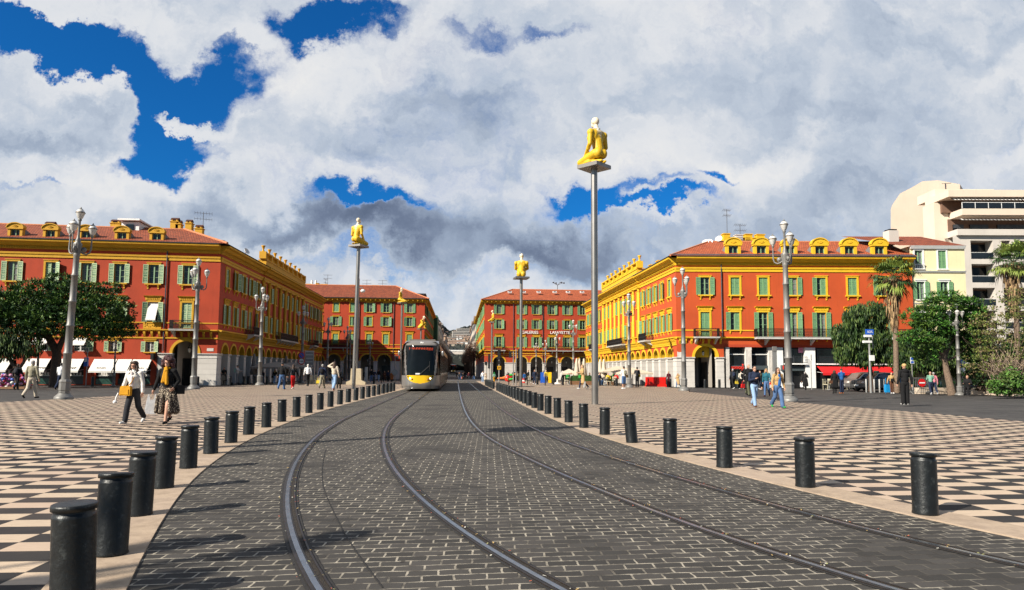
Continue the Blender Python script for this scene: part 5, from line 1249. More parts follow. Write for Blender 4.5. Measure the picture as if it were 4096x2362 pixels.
def body_mesh(pose, fit='m', top='jacket', legs='trousers', hi=False, arms='swing'):
    """1.70 m tall, facing -Y. returns mesh with slots skin, top, legs, shoes"""
    key = (pose, fit, top, legs, hi, arms)
    if key in BM: return BM[key]
    P = []; f = 1.0 if fit == 'm' else .92
    seat = pose == 'sit'
    hz = .92 if not seat else .50
    pel = Vector((0, 0, hz)); lean = -.03 if 'walk' in pose else 0
    if seat: lean = -.04
    chest = Vector((0, lean, hz + .38)); neck = Vector((0, lean - .005, hz + .56)); head = Vector((0, lean - .02, hz + .70))
    T, L, K, S_ = 'top', 'legs', 'skin', 'shoe'
    b = .02 if top in ('jacket', 'coat') else .005
    P += [(L, 'b', (pel, (.155 * f + .01, .115, .13))), (T, 'c', (pel + Vector((0, 0, .12)), chest, .118 * f + b, .128 * f + b)), (T, 'b', (pel + Vector((0, 0, .16)), (.145 * f + b, .105 + b, .15))),
          (T, 'b', (chest + Vector((0, 0, -.02)), (.175 * f + b, .115 + b, .19))), (T, 'b', (chest + Vector((0, .01, .09)), (.17 * f + b, .085 + b, .075))),
          (K, 'c', (neck + Vector((0, 0, -.03)), neck + Vector((0, -.005, .08)), .055 * f, .052 * f)),
          (K, 'b', (head + Vector((0, .012, .03)), (.074, .092, .088))), (K, 'b', (head + Vector((0, -.032, -.045)), (.055, .058, .068))), (K, 'b', (head + Vector((0, -.093, -.012)), (.013, .02, .022))), (K, 'b', (head + Vector((0, -.078, -.062)), (.026, .014, .010)))]
    if fit == 'f': P.append((T, 'b', (chest + Vector((0, -.08, 0)), (.13, .07, .08))))
    for s in (-1, 1): P.append((K, 'b', (head + Vector((s * .075, .01, -.005)), (.011, .020, .028)))); P.append((K, 'b', (head + Vector((s * .03, -.085, .012)), (.017, .010, .008))))
    if top in ('jacket', 'coat'): P.append((T, 'c', (neck + Vector((0, .015, -.035)), neck + Vector((0, .015, .015)), .078, .07)))
    ph = {'stand': (.04, -.03), 'walk': (.30, -.27), 'walk2': (-.27, .30), 'sit': (0, 0)}[pose]
    for s, a in ((-1, ph[0]), (1, ph[1])):
        hip = pel + Vector((s * .085 * f, 0, -.03)); rl = .088 if legs != 'wide' else .10
        if seat: kn = hip + Vector((s * .02, -.42, .02)); an = kn + Vector((0, .02, -.40)); fo = an
        else:
            kn = hip + Vector((s * .005, -math.sin(a) * .42 - .02, -math.cos(a) * .42)); bend = .12 if a > 0 else .55
            if pose == 'stand': bend = .02
            a2 = a - bend; an = kn + Vector((0, -math.sin(a2) * .40, -math.cos(a2) * .40))
            if a < -.2: an = kn + Vector((0, .27, -.30))
        if legs == 'skirt' or legs == 'short':
            P += [(K, 'c', (hip, kn, .08, .055)), (K, 'c', (kn, an, .054, .038))]
            if legs == 'short': P.append((L, 'c', (hip, hip + (kn - hip) * 1.05, .105, .095)))
        else:
            e = .012 if legs == 'slim' else (.045 if legs == 'wide' else .028)
            P += [(L, 'c', (hip, kn, rl, .060 + e * .6)), (L, 'c', (kn, an + Vector((0, 0, .02)), .060 + e * .6, .042 + e))]
        toe = Vector((s * .03, -.15, -.035)) if a > -.2 or seat else Vector((s * .02, -.10, -.12))
        P += [(S_, 'c', (an + Vector((0, .03, -.035)), an + toe, .043, .036)), (S_, 'b', (an + Vector((0, .03, -.03)), (.042, .055, .045)))]
        # arm
        sh = chest + Vector((s * .185 * f, .01, .11)); aa = -a * .8; am = arms if isinstance(arms, str) else arms[0 if s < 0 else 1]
        if am == 'swing': el = sh + Vector((s * .05, -math.sin(aa) * .27, -.27 * math.cos(aa))); ha = el + Vector((s * .01, -math.sin(aa + .35) * .24, -.24 * math.cos(aa + .35)))
        elif am == 'down': el = sh + Vector((s * .07, .02, -.27)); ha = el + Vector((s * .035, -.05, -.24))
        elif am == 'out': el = sh + Vector((s * .10, .03, -.25)); ha = el + Vector((s * .07, -.04, -.23))
        elif am == 'phone': el = sh + Vector((s * .05, -.03, -.27)); ha = el + Vector((-s * .14, -.20, .06))
        elif am == 'pocket': el = sh + Vector((s * .11, .06, -.25)); ha = el + Vector((-s * .07, -.12, -.18))
        elif am == 'front': el = sh + Vector((s * .06, -.05, -.26)); ha = el + Vector((-s * .05, -.22, .02))
        elif am == 'ear': el = sh + Vector((s * .10, -.14, -.20)); ha = Vector((s * .10, head.y - .05, head.z - .03))
        elif am == 'head': el = sh + Vector((s * .22, -.06, .06)); ha = Vector((s * .08, head.y - .03, head.z + .05))
        elif am == 'bars': el = sh + Vector((s * .05, -.16, -.20)); ha = el + Vector((-s * .02, -.20, -.02))
        ra = .048 + b * .8
        P += [(T, 'b', (sh, (.062 + b * .5, .064 + b * .5, .062 + b * .4))), (T, 'c', (chest + Vector((s * .08, .01, .13)), sh, .062, .058 + b * .5)), (T, 'c', (sh, el, ra + .004, ra * .86)), (T, 'c', (el, ha, ra * .86, ra * .66))]
        d = (ha - el).normalized(); hw = ha + d * .055; side = Vector((0, 1, 0)) if abs(d.y) < .7 else Vector((s, 0, 0))
        side = (side - d * side.dot(d)).normalized(); inn = d.cross(side) * (1 if d.cross(side).x * s < 0 else -1)
        P += [(K, 'c', (ha, hw, .026, .030)), (K, 'b', (hw + d * .012, (.032, .036, .036)))]
        if hi:
            for i in range(4):
                o0 = hw + d * .035 + side * (-.03 + .02 * i); Lf = (.036, .045, .043, .033)[i]; o1 = o0 + d * Lf * .9 + inn * .008; o2 = o1 + d * Lf * .45 + inn * .022
                P += [(K, 'c', (o0, o1, .0105, .0095)), (K, 'c', (o1, o2, .0095, .008))]
            th = hw - side * .034; P += [(K, 'c', (th, th + d * .03 - side * .022 + inn * .012, .012, .010)), (K, 'c', (th + d * .03 - side * .022 + inn * .012, th + d * .058 - side * .022 + inn * .022, .010, .008))]
        else: P.append((K, 'c', (hw, hw + d * .075 + inn * .02, .026, .018)))
    if top == 'coat':
        for i in range(5): x = -.09 + .045 * i; P.append((T, 'c', (pel + Vector((x * 1.1, 0, .1)), Vector((x * 1.7, 0, hz - .42 if not seat else hz - .05)), .115, .125)))
    if legs == 'skirt':
        for i in range(7):
            x = -.15 + .05 * i; sw = .03 * math.sin(i * 2.4); P.append((L, 'c', (pel + Vector((x * .7, 0, .05)), Vector((x * 1.35, sw + (-.05 if i % 2 else .05), .36)), .10, .105)))
            P.append((L, 'c', (Vector((x * 1.3, sw - .09, .75)), Vector((x * 1.5, sw * 2 - .12, .34)), .055, .05)))
    vox = .0085 if hi else .016
    me, ti, tags, Cc = fuse(P, vox, 'body', 3 if not hi else 4)
    order = ['skin', 'top', 'legs', 'shoe']; mp = [order.index(t) for t in tags]
    me.materials.clear()
    for _ in range(4): me.materials.append(SKIN)
    me.polygons.foreach_set('material_index', [mp[i] for i in ti]); me.update()
    BM[key] = (me, dict(head=head, neck=neck, chest=chest, pel=pel)); return BM[key]
def hair_mesh(style, hi=False):
    key = ('hair', style, hi)
    if key in BM: return BM[key]
    P = []; t = 'h'     # relative to head centre, facing -Y
    if style == 'short': P = [(t, 'b', ((0, .028, .048), (.083, .092, .082))), (t, 'b', ((0, .06, .0), (.074, .05, .07)))]
    elif style == 'cap': P = [(t, 'b', ((0, .015, .055), (.088, .105, .078))), (t, 'c', ((-.045, -.08, .045), (-.03, -.15, .04), .016, .014)), (t, 'c', ((.045, -.08, .045), (.03, -.15, .04), .016, .014)), (t, 'c', ((0, -.08, .05), (0, -.155, .042), .018, .014))]
    elif style == 'long': P = [(t, 'b', ((0, .03, .05), (.088, .098, .085))), (t, 'c', ((0, .07, 0), (0, .09, -.26), .07, .075)), (t, 'c', ((-.07, .02, 0), (-.105, -.01, -.24), .035, .045)), (t, 'c', ((.07, .02, 0), (.105, -.01, -.24), .035, .045)), (t, 'c', ((-.05, .07, -.1), (-.06, .08, -.28), .06, .05)), (t, 'c', ((.05, .07, -.1), (.06, .08, -.28), .06, .05))]
    elif style == 'bob': P = [(t, 'b', ((0, .03, .045), (.092, .10, .088))), (t, 'b', ((0, .05, -.05), (.10, .075, .10))), (t, 'c', ((-.078, .0, .02), (-.10, -.02, -.15), .034, .036)), (t, 'c', ((.078, .0, .02), (.10, -.02, -.15), .034, .036)), (t, 'c', ((-.05, -.075, .075), (.05, -.075, .075), .028, .028))]
    elif style == 'curly':
        rnd = random.Random(3)
        for i in range(46):
            a = rnd.uniform(0, 6.28); e_ = rnd.uniform(-.5, 1.5); r_ = .15; x, y, z_ = r_ * math.cos(a) * math.cos(e_), r_ * math.sin(a) * math.cos(e_) * .9 + .03, r_ * math.sin(e_) + .02
            if y < -.05 and z_ < .06: continue
            P.append((t, 'b', ((x, y, z_), (.05, .05, .05))))
        for s in (-1, 1):
            for i in range(5): P.append((t, 'b', ((s * .13, -.0 + .02 * i, -.02 - .045 * i), (.05, .05, .045))))
        P.append((t, 'b', ((0, .06, .03), (.12, .11, .13)))); P.append((t, 'b', ((0, .08, -.12), (.13, .07, .1))))
    elif style == 'bun': P = [(t, 'b', ((0, .028, .048), (.083, .094, .082))), (t, 'b', ((0, .10, .08), (.035, .035, .035)))]
    elif style == 'hood': P = [(t, 'b', ((0, .02, .03), (.10, .11, .11))), (t, 'b', ((0, .09, -.14), (.11, .07, .07)))]
    me, _, _, _ = fuse(P, .011 if hi else .016, 'hair', 2); me.materials.clear(); me.materials.append(SKIN); BM[key] = me; return me
def bag_mesh(kind):
    key = ('bag', kind)
    if key in BM: return BM[key]
    X = SKIN; q = MB()
    if kind == 'backpack': me, _, _, _ = fuse([(0, 'b', ((0, 0, 0), (.14, .08, .20))), (0, 'b', ((0, .05, -.06), (.11, .06, .10))), (0, 'c', ((-.08, -.10, .14), (-.08, -.04, .16), .02, .02)), (0, 'c', ((.08, -.10, .14), (.08, -.04, .16), .02, .02))], .016, 'bag', 2); me.materials.clear(); me.materials.append(X); BM[key] = me; return me
    if kind == 'hand':
        q.prism([(-.13, 0), (.13, 0), (.15, .02), (.12, .22), (-.12, .22), (-.15, .02)], -.05, .05, X, 'y'); q.tube([(-.08, 0, .22), (-.06, 0, .34), (0, 0, .38), (.06, 0, .34), (.08, 0, .22)], .010, X, 6)
    if kind == 'cross':
        q.prism([(-.15, 0), (.14, -.01), (.15, .20), (-.13, .21)], -.04, .04, X, 'y'); q.box(-.12, .11, -.055, -.04, .02, .15, X); q.prism([(-.13, .21), (.15, .20), (.12, .23), (-.1, .235)], -.035, .045, X, 'y')
    if kind == 'plastic':
        q.prism([(-.10, 0), (.09, -.01), (.14, .08), (.12, .26), (.09, .44), (.07, .44), (.05, .33), (-.02, .31), (-.05, .44), (-.07, .44), (-.10, .28), (-.13, .10)], -.05, .05, X, 'y')
    if kind == 'suitcase':
        q.prism([(-.18, .06), (.18, .06), (.19, .08), (.19, .54), (.18, .56), (-.18, .56), (-.19, .54), (-.19, .08)], -.11, .11, X, 'y'); q.tube([(-.08, .07, .56), (-.08, .07, .98), (.08, .07, .98), (.08, .07, .56)], .012, X, 6)
        for i in range(5): q.box(-.14 + i * .065, -.12 + i * .065, -.118, -.11, .1, .52, X)
        for s in (-.14, .14): q.lathe([(.03, -.02), (.03, .02)], X, 8, M=Matrix.Translation((s, 0, .03)) @ Matrix.Rotation(R(90), 4, 'Y'))
    BM[key] = q.mesh('bag'); return BM[key]
def omat(o, ms):
    for i, m in enumerate(ms): o.material_slots[i].link = 'OBJECT'; o.material_slots[i].material = m
def person(px, pyf, pyh, face, pose, top, legs, shoe, hair, lab, hs='short', fit='m', tk='jacket', lk='trousers', hi=False, arms='swing', skin=None, extra=(), d=None, group='people on the square', z0=0, hgt=1.70):
    """face: heading in degrees, 0 = towards the camera, 90 = towards the right of the photo, 180 = away"""
    b = G(px, pyf, z0) if d is None else Vector((AY(px, pyf, d).x, d, z0))
    if pose == 'sit': sc_ = hgt / 1.70
    else: sc_ = max(.62, min(1.2, (AY(px, pyh, b.y).z - z0) / 1.72))
    r = thing('person', b, lab, 'person', group, rz=R(face) + math.atan2(-b.x, b.y) * -1 * 0)
    r.scale = (sc_,) * 3
    me, J = body_mesh(pose, fit, tk, lk, hi, arms)
    o = mk('body', me, r); omat(o, [skin or SKIN, C(top), C(legs), C(shoe)])
    if hs:
        h = mk('hair' if hs not in ('cap', 'hood') else {'cap': 'cap', 'hood': 'hood'}[hs], hair_mesh(hs, hi), r); h.location = J['head']; omat(h, [hair if not isinstance(hair, str) else H(hair)])
    for e in extra:
        kind, col = e[0], e[1]
        if kind in ('backpack', 'bag', 'crossbag', 'plastic', 'sidebag'):
            mk_ = {'backpack': 'backpack', 'bag': 'hand', 'crossbag': 'cross', 'plastic': 'plastic', 'sidebag': 'hand'}[kind]
            pos = {'backpack': J['chest'] + Vector((0, .20, -.05)), 'bag': Vector(e[2]) if len(e) > 2 else Vector((.27, 0, .38)), 'crossbag': Vector(e[2]) if len(e) > 2 else Vector((-.17, -.13, .78)), 'plastic': Vector(e[2]) if len(e) > 2 else Vector((-.30, -.05, .33)), 'sidebag': Vector((.24, .05, .75))}[kind]
            g = mk({'backpack': 'backpack', 'bag': 'handbag', 'crossbag': 'shoulder_bag', 'plastic': 'carrier_bag', 'sidebag': 'shoulder_bag'}[kind], bag_mesh(mk_), None)
            g.matrix_world = Matrix.Translation(b) @ Matrix.Rotation(R(face), 4, 'Z') @ Matrix.Scale(sc_, 4) @ Matrix.Translation(pos)
            omat(g, [C(col)]); nm = {'backpack': 'backpack', 'bag': 'handbag', 'crossbag': 'shoulder bag', 'plastic': 'carrier bag', 'sidebag': 'shoulder bag'}[kind]
            tag(g, f'{col_word(col)} {nm} carried by the {lab}', nm)
            lw = g['label'].split(); g['label'] = ' '.join(lw[:16])
    return r, J, sc_
def col_word(c): return dict(mint='mint green', wht='white', leaf='bright green', lgrey='light grey', ljean='pale blue', tan='tan', leaf2='green').get(c, c)
# ------------------------------------------------------------------ the people, front to back
w1, J1, s1 = person(530, 1698, 1448, -8, 'walk', 'white', 'dark', 'white', 'brown', 'woman in a white jacket and black trousers with a mustard bag, walking towards the camera', 'bob', 'f', 'jacket', 'trousers', True, ('out', 'down'))
w2, J2, s2 = person(664, 1698, 1438, -4, 'walk2', 'black', 'brown', 'black', 'red', 'woman with dark red curls, black jacket and patterned skirt, looking down', 'curly', 'f', 'jacket', 'skirt', True, ('out', 'pocket'))
# her skirt is speckled brown and cream
def speckle():
    m = bpy.data.materials.new('speckled_skirt'); m.use_nodes = True; nt = m.node_tree; b = NB(nt); p = nt.nodes['Principled BSDF']; t = b.n('ShaderNodeTexCoord')
    v = b.n('ShaderNodeTexVoronoi'); b.l(t.outputs['Object'], v.inputs['Vector']); v.inputs['Scale'].default_value = 34
    b.l(b.mix(b.mr(v.outputs['Distance'], .28, .40), (.52, .44, .32), (.035, .022, .016)), p.inputs['Base Color']); p.inputs['Roughness'].default_value = .85; return m
for c in w2.children:
    if c.name.startswith('body'): c.material_slots[2].material = speckle()
def child_fuse(parent, name, prims, m, vox=.009):
    me, _, _, _ = fuse(prims, vox, name, 3); me.materials.clear(); me.materials.append(m); return mk(name, me, parent)
nk = J2['neck']; ch = J2['chest']
child_fuse(w2, 'scarf', [(0, 'c', ((-.06, -.06, nk.z + .01), (.06, -.06, nk.z + .01), .035, .035)), (0, 'c', ((-.06, .05, nk.z + .01), (.06, .05, nk.z + .01), .03, .03)), (0, 'c', ((-.07, 0, nk.z + .01), (-.06, -.05, nk.z), .035, .035)), (0, 'c', ((.07, 0, nk.z + .01), (.06, -.05, nk.z), .035, .035)),
    (0, 'c', ((-.02, -.14, nk.z - .04), (-.06, -.17, nk.z - .36), .032, .04)), (0, 'c', ((.03, -.14, nk.z - .04), (.05, -.17, nk.z - .40), .032, .045)), (0, 'c', ((.0, -.15, nk.z - .08), (-.01, -.175, nk.z - .34), .025, .03)), (0, 'c', ((0, -.10, nk.z), (0, -.15, nk.z - .06), .05, .04))], C('mustard'))
hd = J2['head']; gm = mat('spectacle_frame', (.08, .01, .01), .3)
def glasses(parent, hd, m):
    q = MB()
    for s in (-1, 1): q.tube([(hd.x + s * .034 + .024 * math.cos(a), hd.y - .098, hd.z + .012 + .018 * math.sin(a)) for a in [i * math.pi / 5 for i in range(11)]], .005, m, 5, False); q.tube([(s * .058, hd.y - .095, hd.z + .015), (s * .08, hd.y, hd.z + .01)], .004, m, 4)
    q.tube([(-.01, hd.y - .1, hd.z + .015), (.01, hd.y - .1, hd.z + .015)], .004, m, 4); q.obj('glasses', parent)
glasses(w2, hd, gm)
def W(o, s_, fdeg, p): return Matrix.Translation(o.location) @ Matrix.Rotation(R(fdeg), 4, 'Z') @ Matrix.Scale(s_, 4) @ Matrix.Translation(p)
def held(name, me, o, s_, fdeg, pos, ms, lab, cat, rot=None):
    g = mk(name, me); g.matrix_world = W(o, s_, fdeg, pos) @ (rot or Matrix.Identity(4)); omat(g, ms) if ms else None; tag(g, lab, cat); return g
held('carrier_bag', bag_mesh('plastic'), w2, s2, -4, (-.375, -.08, .28), [C('wht')], 'white plastic carrier bag held by the woman with dark red curls', 'bag', Matrix.Rotation(R(25), 4, 'Z') @ Matrix.Scale(1.15, 4))
held('shoulder_bag', bag_mesh('cross'), w2, s2, -4, (.27, .10, .80), [C('black')], 'black shoulder bag behind the elbow of the woman with dark red curls', 'bag', Matrix.Rotation(R(70), 4, 'Z'))
# white jacket details: open front over a pale shirt, collar
child_fuse(w1, 'shirt', [(0, 'c', ((.0, J1['chest'].y - .105, J1['chest'].z + .12), (.0, J1['pel'].y - .10, J1['pel'].z + .10), .045, .05)), (0, 'c', ((.02, J1['chest'].y - .12, J1['chest'].z), (.01, J1['pel'].y - .105, J1['pel'].z + .10), .045, .05))], mat('print_shirt', (.62, .55, .54), .9, var=.3, scale=22))
child_fuse(w1, 'collar', [(0, 'c', ((-.04, J1['chest'].y - .10, J1['neck'].z - .02), (-.11, J1['chest'].y - .11, J1['neck'].z - .10), .028, .02)), (0, 'c', ((.04, J1['chest'].y - .10, J1['neck'].z - .02), (.11, J1['chest'].y - .11, J1['neck'].z - .10), .028, .02)), (0, 'c', ((-.06, .02, J1['neck'].z), (.06, .02, J1['neck'].z), .035, .035))], C('white'))
held('shoulder_bag', bag_mesh('cross'), w1, s1, -8, (-.12, -.19, .80), [C('mustard')], 'mustard yellow shoulder bag at the hip of the woman in white', 'bag', Matrix.Rotation(R(-6), 4, 'Z') @ Matrix.Scale(1.1, 4))
q = MB(); q.tube([(.09, -.08, 1.42), (.08, -.155, 1.3), (.02, -.17, 1.15), (-.10, -.19, 1.02)], .012, C('mustard'), 6); q.tube([(.09, -.08, 1.42), (.07, .09, 1.38), (-.05, .15, 1.15), (-.16, .05, 1.0)], .012, C('mustard'), 6); o = q.obj('bag_strap'); o.parent = w1
q = MB(); q.tube([(-.02, 0, 0), (-.06, -.02, -.12), (-.075, -.02, -.2)], .018, C('wht'), 8); q.ball((-.09, -.02, -.25), (.055, .05, .05), C('wht'), 12, 8); me = q.mesh('white_rattle'); held('wrapped_cup', me, w1, s1, -8, (-.38, -.08, .86), None, 'white wrapped object swinging from the hand of the woman in white', 'cup')

m1, Jm, sm1 = person(3019, 1631, 1467, 4, 'walk', 'navy', 'ljean', 'brown', 'black', 'heavy man in a dark padded vest and pale jeans looking at his phone', 'short', 'm', 'jacket', 'trousers', True, ('phone', 'down'))
q = MB(); q.box(-.035, .035, -.004, .004, -.07, .07, M_INK); held('phone', q.mesh('phone'), m1, sm1, 4, (-.10, -.28, 1.16), None, 'dark phone in the hand of the man in the padded vest', 'phone', Matrix.Rotation(R(50), 4, 'X'))
glasses(m1, Jm['head'], M_INK)
w3_, J3, s3_ = person(3113, 1634, 1473, 4, 'walk2', 'tan', 'denim', 'leaf', 'brown', 'woman in a tan jacket, blue shirt and wide jeans with green shoes', 'long', 'f', 'jacket', 'wide', True, ('down', 'down'))
child_fuse(w3_, 'shirt', [(0, 'c', ((.0, J3['chest'].y - .11, J3['chest'].z + .12), (.0, J3['pel'].y - .10, J3['pel'].z + .08), .045, .055)), (0, 'c', ((.03, J3['chest'].y - .12, J3['chest'].z), (.02, J3['pel'].y - .105, J3['pel'].z + .06), .045, .055))], C('blue'))
glasses(w3_, J3['head'], M_INK)
person(122, 1596, 1444, 178, 'walk', 'khaki', 'beige', 'black', 'grey', 'stout man in an olive hooded jacket and beige trousers walking away at far left', 'short', 'm', 'jacket', 'trousers', True, ('down', 'down'))
person(66, 1562, 1457, 176, 'walk2', 'black', 'black', 'dark', 'brown', 'person in black with a grey-striped backpack walking away at the left edge', 'short', 'm', extra=[('backpack', 'dark')])
person(240, 1562, 1454, 182, 'walk', 'wht', 'navy', 'black', 'black', 'person in a white quilted jacket half hidden by the big left lamp post', 'short', 'm')
r_, J_, s_ = person(3623, 1621, 1458, 170, 'stand', 'black', 'black', 'lgrey', 'black', 'man in a black hoodie and tan cap standing with his back to us', 'cap', 'm', 'jacket', 'wide', True, ('down', 'down'))
for c in r_.children:
    if c.name.startswith('cap'): omat(c, [C('camel')])
child_fuse(r_, 'hood', [(0, 'b', ((0, .10, J_['neck'].z - .04), (.12, .06, .09)))], C('black'), .014)
